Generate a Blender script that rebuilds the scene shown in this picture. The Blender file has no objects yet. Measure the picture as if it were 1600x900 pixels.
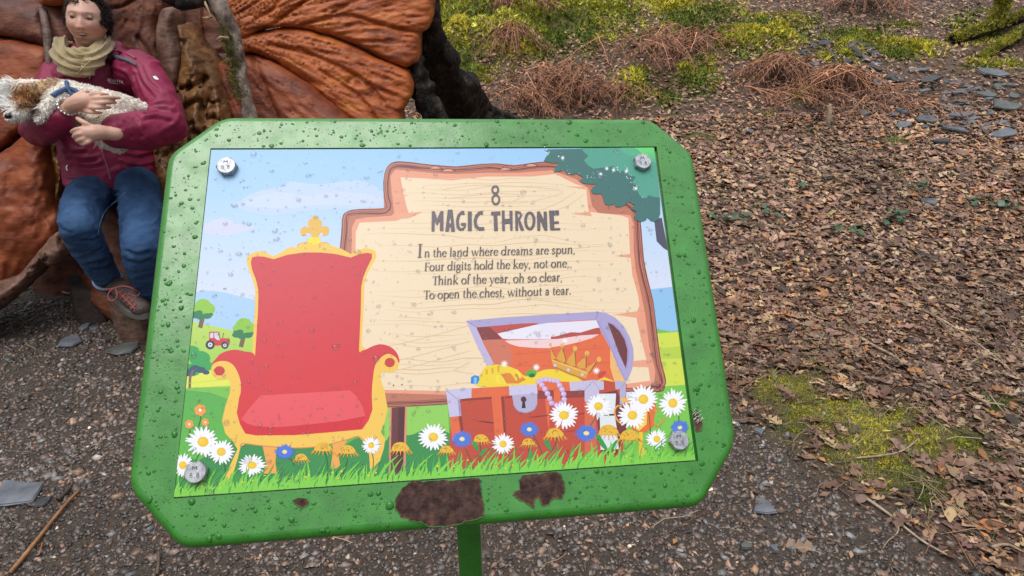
import bpy, bmesh, math, random
import numpy as np
from mathutils import Vector, Matrix, geometry
random.seed(7)
RNG = np.random.default_rng(7)
SC = bpy.context.scene
COL = SC.collection
PITCH = math.radians(25.0); CP, SP = math.cos(PITCH), math.sin(PITCH)
FOC = 1050.0; CAMH = 1.5

# ---------------------------------------------------------------- camera, sky, sun, exposure
cam = bpy.data.cameras.new('camera')
cam.sensor_width = 36.0; cam.lens = 36.0 * FOC / 1600.0
cam.clip_start = 0.02; cam.clip_end = 500
camo = bpy.data.objects.new('camera', cam); COL.objects.link(camo)
camo.location = (0, 0, CAMH); camo.rotation_euler = (math.pi / 2 - PITCH, 0, 0)
SC.camera = camo
SC.render.resolution_x = 1024; SC.render.resolution_y = 576
SC.view_settings.view_transform = 'Standard'; SC.view_settings.look = 'None'
SC.view_settings.exposure = 0.70; SC.view_settings.gamma = 1.0

SUN_EL, SUN_AZ = math.radians(73), math.radians(214)      # azimuth measured clockwise from +Y
w = bpy.data.worlds.new('World'); SC.world = w; w.use_nodes = True
nt = w.node_tree; nt.nodes.clear()
out = nt.nodes.new('ShaderNodeOutputWorld'); bg = nt.nodes.new('ShaderNodeBackground')
sky = nt.nodes.new('ShaderNodeTexSky'); sky.sky_type = 'NISHITA'; sky.sun_disc = False
sky.sun_elevation = SUN_EL; sky.sun_rotation = SUN_AZ
sky.air_density = 1.0; sky.dust_density = 6.0; sky.ozone_density = 1.0
# overcast veil: a grey-white cloud layer, three times brighter overhead than at the horizon
tc = nt.nodes.new('ShaderNodeTexCoord'); sep = nt.nodes.new('ShaderNodeSeparateXYZ')
nt.links.new(tc.outputs['Generated'], sep.inputs[0])
cr = nt.nodes.new('ShaderNodeValToRGB')
cr.color_ramp.elements[0].position = 0.0; cr.color_ramp.elements[0].color = (2.0, 2.1, 2.1, 1)
cr.color_ramp.elements[1].position = 1.0; cr.color_ramp.elements[1].color = (10.5, 11.0, 11.6, 1)
e_ = cr.color_ramp.elements.new(0.5); e_.color = (2.9, 3.05, 3.1, 1)
e_ = cr.color_ramp.elements.new(0.8); e_.color = (8.4, 8.9, 9.4, 1)
nt.links.new(sep.outputs[2], cr.inputs[0])
mx = nt.nodes.new('ShaderNodeMix'); mx.data_type = 'RGBA'; mx.inputs[0].default_value = 0.8
nt.links.new(sky.outputs[0], mx.inputs[6]); nt.links.new(cr.outputs[0], mx.inputs[7])
nt.links.new(mx.outputs[2], bg.inputs[0]); bg.inputs[1].default_value = 0.10
nt.links.new(bg.outputs[0], out.inputs[0])
sl = bpy.data.lights.new('sun', 'SUN'); sl.energy = 0.9; sl.angle = math.radians(34); sl.color = (1, 0.975, 0.94)
so = bpy.data.objects.new('sun', sl); COL.objects.link(so)
sd = Vector((math.sin(SUN_AZ) * math.cos(SUN_EL), math.cos(SUN_AZ) * math.cos(SUN_EL), math.sin(SUN_EL)))
so.rotation_euler = sd.to_track_quat('Z', 'Y').to_euler(); so.location = (0, 0, 12)

# ---------------------------------------------------------------- helpers
def P(px, py, d):
    """point seen at photo pixel (px, py) at axial distance d metres"""
    xc = (px - 800) / FOC * d; yc = (450 - py) / FOC * d
    return np.array((xc, d * CP + yc * SP, CAMH + yc * CP - d * SP))
def proj(X, Y, Z):
    zc = Y * CP - (Z - CAMH) * SP; yc = Y * SP + (Z - CAMH) * CP
    zc = np.where(zc > 0.2, zc, 0.2)
    return 800 + X / zc * FOC, 450 - yc / zc * FOC, zc
_tab = np.random.default_rng(3).random((256, 256))
def vn(x, y, s=0):
    x = np.asarray(x, float) + 37.1 * s + 1000; y = np.asarray(y, float) + 17.7 * s + 1000
    xi = np.floor(x).astype(int); yi = np.floor(y).astype(int); fx = x - xi; fy = y - yi
    fx = fx * fx * (3 - 2 * fx); fy = fy * fy * (3 - 2 * fy)
    a = _tab[xi % 256, yi % 256]; b = _tab[(xi + 1) % 256, yi % 256]
    c = _tab[xi % 256, (yi + 1) % 256]; d = _tab[(xi + 1) % 256, (yi + 1) % 256]
    return (a * (1 - fx) + b * fx) * (1 - fy) + (c * (1 - fx) + d * fx) * fy * 1.0
def fbm(x, y, o=4, s=0):
    v = 0; a = 0.5; t = 0
    for i in range(o):
        v = v + a * vn(x * 2 ** i, y * 2 ** i, s + i * 5); t += a; a *= 0.5
    return v / t
def sst(a, b, x):
    t = np.clip((x - a) / (b - a), 0, 1); return t * t * (3 - 2 * t)

def new_mesh(name, V, F, mat=None, smooth=False, attrs=None, mats=None, midx=None):
    V = np.asarray(V, np.float32).reshape(-1, 3)
    me = bpy.data.meshes.new(name)
    if isinstance(F, np.ndarray) and F.ndim == 2:
        n, k = F.shape
        me.vertices.add(len(V)); me.vertices.foreach_set('co', V.ravel())
        me.loops.add(n * k); me.loops.foreach_set('vertex_index', F.astype(np.int32).ravel())
        me.polygons.add(n); me.polygons.foreach_set('loop_start', np.arange(0, n * k, k, dtype=np.int32))
        me.update(calc_edges=True)
    else:
        me.from_pydata(V.tolist(), [], [tuple(int(i) for i in f) for f in F]); me.update()
    for m in (mats or ([mat] if mat else [])): me.materials.append(m)
    if midx is not None: me.polygons.foreach_set('material_index', np.asarray(midx, np.int32))
    if smooth: me.polygons.foreach_set('use_smooth', np.ones(len(me.polygons), bool))
    for an, av in (attrs or {}).items():
        av = np.asarray(av, np.float32)
        if av.ndim == 1:
            at = me.attributes.new(an, 'FLOAT', 'POINT'); at.data.foreach_set('value', av)
        else:
            if av.shape[1] == 3: av = np.concatenate([av, np.ones((len(av), 1), np.float32)], 1)
            at = me.attributes.new(an, 'FLOAT_COLOR', 'POINT'); at.data.foreach_set('color', av.ravel())
    return me
def wloc(o):
    v = Vector((0, 0, 0))
    while o is not None: v = v + o.location; o = o.parent
    return v
def obj(name, V, F, mat=None, parent=None, label=None, cat=None, group=None, kind=None, origin=None, **kw):
    """V in world coordinates; the object gets its origin at its own base (or its parent's)"""
    V = np.asarray(V, float).reshape(-1, 3)
    if parent is not None: off = np.array(wloc(parent)); loc = (0, 0, 0)
    else:
        off = np.array(origin) if origin is not None else np.array((V[:, 0].mean(), V[:, 1].mean(), V[:, 2].min())); loc = off
    o = bpy.data.objects.new(name, new_mesh(name, V - off, F, mat, **kw)); COL.objects.link(o)
    o.parent = parent; o.location = loc
    return tag(o, label, cat, group, kind)
def tag(o, label=None, cat=None, group=None, kind=None):
    for k, v in (('label', label), ('category', cat), ('group', group), ('kind', kind)):
        if v: o[k] = v
    return o
def empty(name, loc, label=None, cat=None, group=None):
    e = bpy.data.objects.new(name, None); COL.objects.link(e); e.location = tuple(float(v) for v in loc); e.empty_display_size = 0.1
    return tag(e, label, cat, group)
def join(*parts):
    Vs = []; Fs = []; n = 0
    for V, F in parts:
        V = np.asarray(V, float); Vs.append(V); Fs += [tuple(int(i) + n for i in f) for f in F]; n += len(V)
    return np.concatenate(Vs), Fs
def catmull(pts, n=6, closed=False):
    pts = np.asarray(pts, float); N = len(pts); out = []
    rng = range(N if closed else N - 1)
    for i in rng:
        if closed: a, b, c, d = pts[(i - 1) % N], pts[i], pts[(i + 1) % N], pts[(i + 2) % N]
        else: a, b, c, d = pts[max(i - 1, 0)], pts[i], pts[i + 1], pts[min(i + 2, N - 1)]
        for k in range(n):
            t = k / n
            out.append(0.5 * (2 * b + (c - a) * t + (2 * a - 5 * b + 4 * c - d) * t * t + (3 * b - a - 3 * c + d) * t ** 3))
    if not closed: out.append(pts[-1])
    return np.array(out)
def frames(pts):
    T = np.gradient(pts, axis=0); T /= np.linalg.norm(T, axis=1)[:, None] + 1e-12
    up = np.array((0, 0, 1.0)) if abs(T[0][2]) < 0.9 else np.array((1.0, 0, 0))
    A = []; a = np.cross(T[0], up); a /= np.linalg.norm(a)
    for t in T:
        a = a - t * (a @ t); a /= np.linalg.norm(a) + 1e-12; A.append(a)
    A = np.array(A); return T, A, np.cross(T, A)
def tube(pts, rad, seg=8, cap=True, flat=None, noise=0.0, seed=0):
    """swept tube; rad scalar/array; flat = (ra, rb) scale of the two cross axes"""
    pts = np.asarray(pts, float); n = len(pts); rad = np.broadcast_to(np.asarray(rad, float), (n,))
    T, A, B = frames(pts); an = np.arange(seg) * 2 * math.pi / seg
    fa, fb = flat if flat else (1, 1)
    R = rad[:, None] * np.ones(seg)[None]
    if noise:
        R = R * (1 + noise * (2 * fbm(an[None] * 1.3 + seed, np.arange(n)[:, None] * 0.45 + seed * 3.1, 3) - 1))
    V = (pts[:, None] + A[:, None] * (R * np.cos(an)[None] * fa)[..., None] + B[:, None] * (R * np.sin(an)[None] * fb)[..., None]).reshape(-1, 3)
    F = [(i * seg + j, i * seg + (j + 1) % seg, (i + 1) * seg + (j + 1) % seg, (i + 1) * seg + j) for i in range(n - 1) for j in range(seg)]
    if cap:
        V = np.concatenate([V, pts[:1], pts[-1:]]); c0 = n * seg; c1 = c0 + 1
        F += [(c0, (j + 1) % seg, j) for j in range(seg)] + [(c1, (n - 1) * seg + j, (n - 1) * seg + (j + 1) % seg) for j in range(seg)]
    return V, F
def ellipsoid(c, r, R=None, nu=20, nv=12):
    u = np.linspace(0, 2 * math.pi, nu, endpoint=False); v = np.linspace(0, math.pi, nv + 2)[1:-1]
    V = np.array([(math.cos(a) * math.sin(b), math.sin(a) * math.sin(b), math.cos(b)) for b in v for a in u] + [(0, 0, 1), (0, 0, -1)])
    V = V * np.asarray(r)
    if R is not None: V = V @ np.asarray(R).T
    V = V + np.asarray(c)
    F = [(i * nu + j, (i + 1) * nu + j, (i + 1) * nu + (j + 1) % nu, i * nu + (j + 1) % nu) for i in range(nv - 1) for j in range(nu)]
    t = nv * nu
    F += [(t, j, (j + 1) % nu) for j in range(nu)] + [(t + 1, (nv - 1) * nu + (j + 1) % nu, (nv - 1) * nu + j) for j in range(nu)]
    return V, F
def euler(ax, ay, az): return np.array(Matrix.Rotation(az, 3, 'Z') @ Matrix.Rotation(ay, 3, 'Y') @ Matrix.Rotation(ax, 3, 'X'))
def rotmats(yaw, tx, ty):
    """batch: tilt about x, tilt about y, then yaw"""
    c, s = np.cos(yaw), np.sin(yaw); z = np.zeros_like(c); o = z + 1
    Rz = np.stack([np.stack([c, -s, z], -1), np.stack([s, c, z], -1), np.stack([z, z, o], -1)], 1)
    c, s = np.cos(tx), np.sin(tx)
    Rx = np.stack([np.stack([o, z, z], -1), np.stack([z, c, -s], -1), np.stack([z, s, c], -1)], 1)
    c, s = np.cos(ty), np.sin(ty)
    Ry = np.stack([np.stack([c, z, s], -1), np.stack([z, o, z], -1), np.stack([-s, z, c], -1)], 1)
    return Rz @ Rx @ Ry
def scatter(protos, pos, R, scale, col):
    """many small pieces merged into one vertex/triangle array; protos = [(V, F(n,3))]"""
    n = len(pos); which = RNG.integers(0, len(protos), n); Vs = []; Fs = []; Cs = []; base = 0
    scale = np.asarray(scale, float)
    if scale.ndim == 1: scale = np.repeat(scale[:, None], 3, 1)
    for k, (pv, pf) in enumerate(protos):
        ix = np.nonzero(which == k)[0]
        if not len(ix): continue
        v = pv[None] * scale[ix][:, None, :]
        v = np.einsum('nij,nkj->nki', R[ix], v) + pos[ix][:, None]
        m = len(pv)
        f = pf[None] + (np.arange(len(ix)) * m)[:, None, None] + base
        Vs.append(v.reshape(-1, 3)); Fs.append(f.reshape(-1, pf.shape[1])); Cs.append(np.repeat(col[ix], m, 0)); base += m * len(ix)
    return np.concatenate(Vs), np.concatenate(Fs), np.concatenate(Cs)

# ---------------------------------------------------------------- materials
def mat(name, color=(0.5, 0.5, 0.5), rough=0.6, metal=0.0, spec=0.5, coat=0.0, attr=None, noise=None, bump=None, var=0.0, sub=0.0, sheen=0.0, two=None):
    """noise=(scale, [(pos,col)...]) colour from noise; bump=(scale, strength, distance, stretch); attr = colour attribute"""
    m = bpy.data.materials.new(name); m.use_nodes = True; nt = m.node_tree; N = nt.nodes; L = nt.links
    b = N['Principled BSDF']; b.inputs['Roughness'].default_value = rough; b.inputs['Metallic'].default_value = metal
    b.inputs['Specular IOR Level'].default_value = spec; b.inputs['Coat Weight'].default_value = coat; b.inputs['Coat Roughness'].default_value = 0.12
    b.inputs['Sheen Weight'].default_value = sheen
    if sub: b.inputs['Subsurface Weight'].default_value = sub; b.inputs['Subsurface Radius'].default_value = (0.02, 0.008, 0.004); b.inputs['Subsurface Scale'].default_value = 0.5
    tcn = N.new('ShaderNodeTexCoord'); src = None
    if attr:
        a = N.new('ShaderNodeAttribute'); a.attribute_name = attr; src = a.outputs['Color']
    if noise:
        sc, stops = noise[0], noise[1]
        mp = N.new('ShaderNodeMapping'); L.new(tcn.outputs['Object'], mp.inputs[0])
        if len(noise) > 2: mp.inputs['Scale'].default_value = noise[2]
        nz = N.new('ShaderNodeTexNoise'); nz.inputs['Scale'].default_value = sc; nz.inputs['Detail'].default_value = 8; nz.inputs['Roughness'].default_value = 0.62
        L.new(mp.outputs[0], nz.inputs['Vector'])
        r = N.new('ShaderNodeValToRGB'); e = r.color_ramp.elements
        while len(e) < len(stops): e.new(0.5)
        for k, (p, c) in enumerate(stops): e[k].position = p; e[k].color = (*c, 1)
        L.new(nz.outputs['Fac'], r.inputs[0])
        if src is None: src = r.outputs[0]
        else:
            mm = N.new('ShaderNodeMix'); mm.data_type = 'RGBA'; mm.blend_type = 'MULTIPLY'; mm.inputs[0].default_value = 1
            L.new(src, mm.inputs[6]); L.new(r.outputs[0], mm.inputs[7]); src = mm.outputs[2]
    if src is not None: L.new(src, b.inputs['Base Color'])
    else: b.inputs['Base Color'].default_value = (*color, 1)
    if bump:
        bl = bump if isinstance(bump, list) else [bump]; prev = None
        for bb in bl:
            mp = N.new('ShaderNodeMapping'); L.new(tcn.outputs['Object'], mp.inputs[0])
            if len(bb) > 3: mp.inputs['Scale'].default_value = bb[3]
            nz = N.new('ShaderNodeTexNoise'); nz.inputs['Scale'].default_value = bb[0]; nz.inputs['Detail'].default_value = 6
            L.new(mp.outputs[0], nz.inputs['Vector'])
            bp = N.new('ShaderNodeBump'); bp.inputs['Strength'].default_value = bb[1]; bp.inputs['Distance'].default_value = bb[2]
            L.new(nz.outputs['Fac'], bp.inputs['Height'])
            if prev: L.new(prev, bp.inputs['Normal'])
            prev = bp.outputs[0]
        L.new(prev, b.inputs['Normal'])
    return m
def s2l(r, g, b):
    f = lambda c: c / 12.92 if c <= 0.04045 else ((c + 0.055) / 1.055) ** 2.4
    return (f(r / 255), f(g / 255), f(b / 255))
# ---------------------------------------------------------------- the ground: gravel path in front, leaf-littered bank rising behind
MOSS = [  # photo x, y, radius x, radius y, weight, height
 (1225,612,40,22,.8,.01),(1285,655,60,30,1,.015),(1345,690,55,32,1,.015),(1400,655,25,20,.9,.01),(1440,690,50,28,1,.02),(1395,735,45,28,.9,.01),
 (1455,770,28,18,1,.012),(1500,695,38,20,.8,.01),(1565,635,30,12,.7,.01),(1260,585,30,12,.6,.01),(1330,640,40,14,.6,.01),(1500,800,20,10,.6,.01),(1590,720,20,12,.7,.01),
 (1085,216,30,7,.9,.03),(1395,218,22,10,1,.02),(1400,272,30,9,.5,.01),(1290,300,30,10,.35,.0),(1310,280,20,8,.5,.0),(1180,330,20,8,.5,0),
 (760,50,110,60,1,.16),(900,35,100,50,.95,.14),(1040,15,90,22,.8,.06),(1180,62,80,30,.95,.08),(1340,66,60,24,.8,.06),(1430,80,50,16,.7,.04),(720,20,70,40,1,.12),(790,10,70,40,1,.15),(870,20,60,30,1,.16),(940,30,70,35,1,.14),(720,90,40,40,1,.12),(745,120,34,12,1,.05),(860,60,50,30,1,.14),
 (925,76,22,16,1,.10),(1000,10,60,20,.9,.05),(995,140,34,26,1,.12),(1045,155,26,16,1,.09),(1085,125,32,24,1,.12),(1072,40,40,20,1,.10),(1140,62,40,14,.9,.06),
 (1120,20,50,20,.8,.05),(1215,72,40,14,1,.13),(1190,45,60,18,.95,.08),(1250,35,40,14,.6,.03),(1320,93,20,9,1,.09),(1348,58,44,14,.95,.10),(1408,82,46,12,.95,.06),
 (1455,72,16,10,.9,.03),(1400,40,40,10,.5,.02),(1500,40,30,10,.6,.03),(1520,24,34,8,.5,.02),(1560,105,60,8,.8,.03),(1253,150,14,10,.9,.04),(1270,205,26,8,.5,.02),
 (1100,100,20,12,.6,.04),(700,60,40,60,1,.1),(820,90,50,20,.8,.1),(1290,92,20,6,.8,.03),(1540,60,60,12,.6,.03),(640,40,60,60,1,.1),(1110,218,26,5,.8,.02),
 (1190,185,30,8,.35,0),(1130,300,30,12,.3,0),(1350,340,26,10,.4,0),(1570,330,26,10,.3,0),(1440,300,20,8,.3,0)]
def g0(X, Y):
    t = Y - 3.5 + 0.12 * np.clip(X, -3, 6)
    h = 0.27 * 0.55 * np.logaddexp(0, t / 0.55) + 0.03 * np.logaddexp(0, (Y - 9) / .8)
    return h + 0.10 * sst(3.8, 6, Y) * (fbm(X * .8, Y * .8, 3, 1) - .5) + 0.02 * (fbm(X * 2.3, Y * 2.3, 3, 2) - .5)
def mossf(X, Y):
    px, py, zc = proj(X, Y, g0(X, Y)); w_ = 0 * px; h = 0 * px
    wx = px + 26 * (fbm(X * 5, Y * 5, 3, 11) - .5); wy = py + 16 * (fbm(X * 5, Y * 5, 3, 12) - .5)
    for x, y, rx, ry, ww, hh in MOSS:
        if y > 560: rx, ry, ww = rx * 1.3, ry * 1.3, min(1, ww * 1.1)
        q = np.exp(-(((wx - x) / rx) ** 2 + ((wy - y) / ry) ** 2) * 1.1)
        w_ = np.maximum(w_, ww * q); h = np.maximum(h, hh * q)
    far = sst(8, 14, Y) * sst(.5, .62, fbm(X * .5, Y * .5, 3, 20)) * .9
    near = sst(3.4, 3.0, Y); w_ = w_ * (1 - near * .45 * sst(.44, .36, fbm(X * 11, Y * 11, 3, 13)))
    return np.maximum(w_ * sst(.15, .3, Y), far), h
def g(X, Y):
    X = np.asarray(X, float); Y = np.asarray(Y, float)
    m, h = mossf(X, Y)
    return g0(X, Y) + h * np.clip(.6 + 5.0 * (fbm(X * 2.4, Y * 2.4, 2, 9) - .42), .1, 2.6) + 0.012 * (fbm(X * 9, Y * 9, 3, 4) - .5)
BND = np.array([(0.0, 1.34, 1.14), (1, 1.5, 1.08), (0, 1.8, .95), (0, 2.3, .75), (0, 2.9, .72), (0, 3.6, .5), (0, 4.6, -.4), (0, 6, -1.2), (0, 9, -3.0), (0, 40, -9)])
def litter(X, Y):
    """1 on the leafy bank, 0 on the gravel path"""
    xb = np.interp(Y, BND[:, 1], BND[:, 2]) + 0.35 * (fbm(X * 2.5, Y * 2.5, 3, 31) - .5)
    a = sst(-.12, .16, X - xb)
    return np.maximum(a, sst(3.5, 4.3, Y + .5 * (fbm(X * 2, Y * 2, 3, 33) - .5)))
_ds = np.arange(0.8, 30, 0.04)
def hit(px, py, z0=0.0):
    """ground point seen at a photo pixel"""
    lo, hi = 0.8, 30.0
    for n_ in (150, 24, 24):
        ds = np.linspace(lo, hi, n_) if n_ != 150 else np.concatenate([np.linspace(.8, 8, 110), np.linspace(8.2, 30, 40)])
        q = np.array([P(px, py, d) for d in ds]); k = np.nonzero(q[:, 2] <= g(q[:, 0], q[:, 1]) + z0)[0]; k = max(1, int(k[0])) if len(k) else len(ds) - 1; lo, hi = ds[k - 1], ds[k]
    p = P(px, py, hi); return np.array((p[0], p[1], float(g(p[0], p[1]))))
xs = np.concatenate([np.linspace(-60, -6.2, 26), np.linspace(-6, 10, 270), np.linspace(10.4, 60, 26)])
ys = np.concatenate([np.linspace(-30, .6, 22), np.linspace(.7, 12, 235), np.linspace(12.4, 80, 40)])
GX, GY = np.meshgrid(xs, ys); GZ = g(GX, GY); nx, ny = len(xs), len(ys)
idx = np.arange(nx * ny).reshape(ny, nx)
GF = np.stack([idx[:-1, :-1], idx[:-1, 1:], idx[1:, 1:], idx[1:, :-1]], -1).reshape(-1, 4)
GM, _ = mossf(GX, GY); GL = litter(GX, GY)
def ground_mat():
    m = bpy.data.materials.new('woodland_ground'); m.use_nodes = True; N = m.node_tree.nodes; L = m.node_tree.links; b = N['Principled BSDF']
    tcn = N.new('ShaderNodeTexCoord')
    def nz(sc, stops, det=8):
        n = N.new('ShaderNodeTexNoise'); n.inputs['Scale'].default_value = sc; n.inputs['Detail'].default_value = det; n.inputs['Roughness'].default_value = .7
        L.new(tcn.outputs['Object'], n.inputs['Vector']); r = N.new('ShaderNodeValToRGB'); e = r.color_ramp.elements
        while len(e) < len(stops): e.new(.5)
        for k, (p, c) in enumerate(stops): e[k].position = p; e[k].color = (*c, 1)
        L.new(n.outputs['Fac'], r.inputs[0]); return r.outputs[0], n.outputs['Fac']
    def mixn(f, a, c):
        k = N.new('ShaderNodeMix'); k.data_type = 'RGBA'; L.new(f, k.inputs[0]); L.new(a, k.inputs[6]); L.new(c, k.inputs[7]); return k.outputs[2]
    grav, gf = nz(90, [(.3, (.028, .019, .014)), (.5, (.08, .056, .041)), (.62, (.12, .087, .064)), (.75, (.18, .14, .11))])
    lit, lf = nz(30, [(.3, (.035, .02, .014)), (.5, (.11, .062, .042)), (.65, (.18, .11, .075)), (.8, (.27, .17, .10))])
    mos, mf = nz(40, [(.3, (.05, .055, .010)), (.5, (.15, .155, .022)), (.7, (.28, .27, .035))])
    al = N.new('ShaderNodeAttribute'); al.attribute_name = 'litter'; am = N.new('ShaderNodeAttribute'); am.attribute_name = 'moss'
    c = mixn(al.outputs['Fac'], grav, lit); c = mixn(am.outputs['Fac'], c, mos)
    L.new(c, b.inputs['Base Color']); b.inputs['Roughness'].default_value = .75
    bp = N.new('ShaderNodeBump'); bp.inputs['Strength'].default_value = .9; bp.inputs['Distance'].default_value = .02
    L.new(gf, bp.inputs['Height']); L.new(bp.outputs[0], b.inputs['Normal']); return m
o = obj('ground', np.stack([GX, GY, GZ], -1).reshape(-1, 3), GF, ground_mat(), kind='structure', origin=(0, 0, 0), smooth=True,
        attrs={'moss': GM.ravel() * .9, 'litter': GL.ravel()})

def slope_tilt(n): return RNG.normal(0, n)
# ---- leaf litter
def leaf_proto(seg, kind, r):
    t = np.linspace(0, 1, seg + 1)
    if kind == 'oak': wd = .26 * np.sin(np.pi * np.clip(t * .93 + .03, 0, 1)) ** .7 * (.72 + .36 * np.cos(t * 2 * np.pi * (seg / 2 if seg > 4 else 1) + np.pi)) * (.75 + .6 * t)
    else: wd = .24 * np.sin(np.pi * t) ** .8
    wd[0] = .012; wd[-1] = .02
    cz = (r.uniform(-.1, .28)) * (t - .5) ** 2 * 2 + .03 * np.sin(t * 9 + r.uniform(0, 6)); cu = r.uniform(.1, .7)
    V = []
    for i in range(seg + 1):
        off = .04 * math.sin(t[i] * 7 + r.uniform(0, .5)); a = wd[i] * r.uniform(.8, 1.15); b = wd[i] * r.uniform(.8, 1.15)
        V += [(t[i] - .5, off, cz[i]), (t[i] - .5 + .05, off + a, cz[i] + cu * a * r.uniform(.3, 1.2)), (t[i] - .5 + .05, off - b, cz[i] + cu * b * r.uniform(.3, 1.2))]
    F = []
    for i in range(seg):
        a = 3 * i; c = a + 3
        F += [(a, c, c + 1), (a, c + 1, a + 1), (a, a + 2, c + 2), (a, c + 2, c)]
    return np.array(V), np.array(F)
_r = random.Random(5)
LEAF_HI = [leaf_proto(8, 'oak', _r) for _ in range(10)] + [leaf_proto(6, 'b', _r) for _ in range(5)]
LEAF_MD = [leaf_proto(4, 'oak', _r) for _ in range(10)] + [leaf_proto(3, 'b', _r) for _ in range(5)]
LEAF_LO = [leaf_proto(2, 'b', _r) for _ in range(8)]
LCOL = np.array([(.092, .046, .031), (.13, .068, .046), (.165, .095, .068), (.205, .12, .085), (.29, .185, .115), (.40, .28, .17), (.27, .115, .045), (.04, .024, .018), (.14, .08, .072), (.31, .21, .165)])
LP = np.array([.17, .18, .17, .13, .09, .04, .05, .09, .05, .03])
def leaf_cols(n, Y=4):
    c = LCOL[RNG.choice(len(LCOL), n, p=LP)] * RNG.lognormal(0, .25, (n, 1)) * (1.28 + .6 * sst(2.2, 5.5, Y + np.zeros(n)))[:, None] * np.array((1.0, 1.0, .90)) * RNG.normal(1, .04, (n, 3)); return c * np.minimum(1, .5 / c.max(1))[:, None]
lmat = mat('dead_leaf', attr='col', rough=.5, spec=.45, bump=(160, .5, .002))
def leaf_xs(r):
    a, b = r.uniform(.16, .3), r.uniform(.16, .3); cz = r.uniform(-.05, .12)
    return np.array([(-.5, 0, cz), (.05, a, cz * .6 + r.uniform(0, .12)), (.5, r.uniform(-.1, .1), cz), (.0, -b, cz * .6 + r.uniform(0, .12)), (.02, 0, -.02)]), np.array([(4, 2, 1), (4, 1, 0), (4, 0, 3), (4, 3, 2)])
LEAF_XS = [leaf_xs(_r) for _ in range(12)]
def rand_area(n, x0, x1, y0, y1):
    return RNG.uniform(x0, x1, n), RNG.uniform(y0, y1, n)
LV = []
def leaves(n, box, protos, size, lift=.012, dens=None, tilt=.24):
    X, Y = rand_area(n, *box); L_ = litter(X, Y); M_, _ = mossf(X, Y)
    p = L_ ** 1.5 * (1 - .97 * sst(.2 + .2 * (Y > 3.2), .5 + .25 * (Y > 3.2), M_)) * (.6 + .6 * fbm(X * 3, Y * 3, 3, 44)); p = np.maximum(p, .012 * (Y < 3))
    if dens is not None: p = dens(X, Y)
    k = RNG.random(n) < p; X, Y = X[k], Y[k]; n = len(X)
    s = RNG.lognormal(math.log(size), .25, n)
    pos = np.stack([X, Y, g(X, Y) + RNG.uniform(.002, lift, n)], 1)
    e = .03; sy = np.arctan((g(X, Y + e) - g(X, Y - e)) / (2 * e))
    R = rotmats(RNG.uniform(0, 6.28, n), RNG.normal(0, tilt, n), RNG.normal(0, tilt, n))
    c, s_ = np.cos(sy), np.sin(sy); z = 0 * c; Rs = np.stack([np.stack([z + 1, z, z], -1), np.stack([z, c, -s_], -1), np.stack([z, s_, c], -1)], 1)
    return scatter(protos, pos, Rs @ R, s, leaf_cols(n, Y) * (.62 + .78 * fbm(X * 2.1, Y * 2.1, 3, 61))[:, None] * (1 + .22 * np.stack([fbm(X * 1.3, Y * 1.3, 2, 62) - .5, 0 * X, .5 - fbm(X * 1.3, Y * 1.3, 2, 62)], 1)))
def merged(name, lst, material, label, cat, group=None, kind='stuff', **kw):
    V = []; F = []; C = []; b = 0
    for v, f, c in lst: V.append(v); F.append(f + b); C.append(c); b += len(v)
    return obj(name, np.concatenate(V), np.concatenate(F), material, label=label, cat=cat, kind=kind, attrs={'col': np.concatenate(C)}, origin=(0, 0, 0), **kw)
merged('leaf_litter', [leaves(5200, (.2, 3.6, 1.1, 3.1), LEAF_HI, .060, .014, tilt=.17), leaves(16500, (-.2, 5.2, 3.1, 5.2), LEAF_MD, .047, .018),
    leaves(86000, (-6, 9.5, 5.2, 11), LEAF_XS, .038, .03), leaves(7000, (-4, 13, 11, 18), LEAF_XS, .10, .03),
    leaves(2600, (-5, -.6, 3.0, 5.5), LEAF_MD, .06, .02, dens=lambda X, Y: .25 + .6 * sst(3.6, 4.6, Y)),
    leaves(26000, (.2, 3.2, 1.1, 3.1), LEAF_LO, .024, .014, tilt=.3), leaves(22000, (.2, 5, 3.1, 5.2), LEAF_LO, .028, .02, tilt=.3)],
    lmat, 'wet brown oak leaf litter covering the woodland bank', 'leaf litter')
# ---- gravel of flat slate chips
def chip_proto(r):
    k = 4; an = np.sort([2 * math.pi * (i + r.uniform(-.3, .3)) / k for i in range(k)]); h = r.uniform(.08, .22)
    el = r.uniform(.5, 1)
    top = [(math.cos(a) * .42, math.sin(a) * .42 * el, h * r.uniform(.6, 1.1)) for a in an]; bot = [(math.cos(a) * .5, math.sin(a) * .5 * el, -.1) for a in an]
    F = [(0, i, i + 1) for i in range(1, k - 1)] + [t for i in range(k) for t in ((k + i, k + (i + 1) % k, (i + 1) % k), (k + i, (i + 1) % k, i))]
    return np.array(top + bot), np.array(F)
CHIP = [chip_proto(_r) for _ in range(14)]
CC = np.array([(.045, .036, .032), (.07, .055, .05), (.10, .08, .072), (.085, .09, .10), (.15, .14, .14), (.17, .105, .07), (.4, .36, .3), (.03, .024, .022), (.12, .075, .055)])
CPB = np.array([.26, .22, .12, .08, .02, .04, .005, .2, .07])
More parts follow.
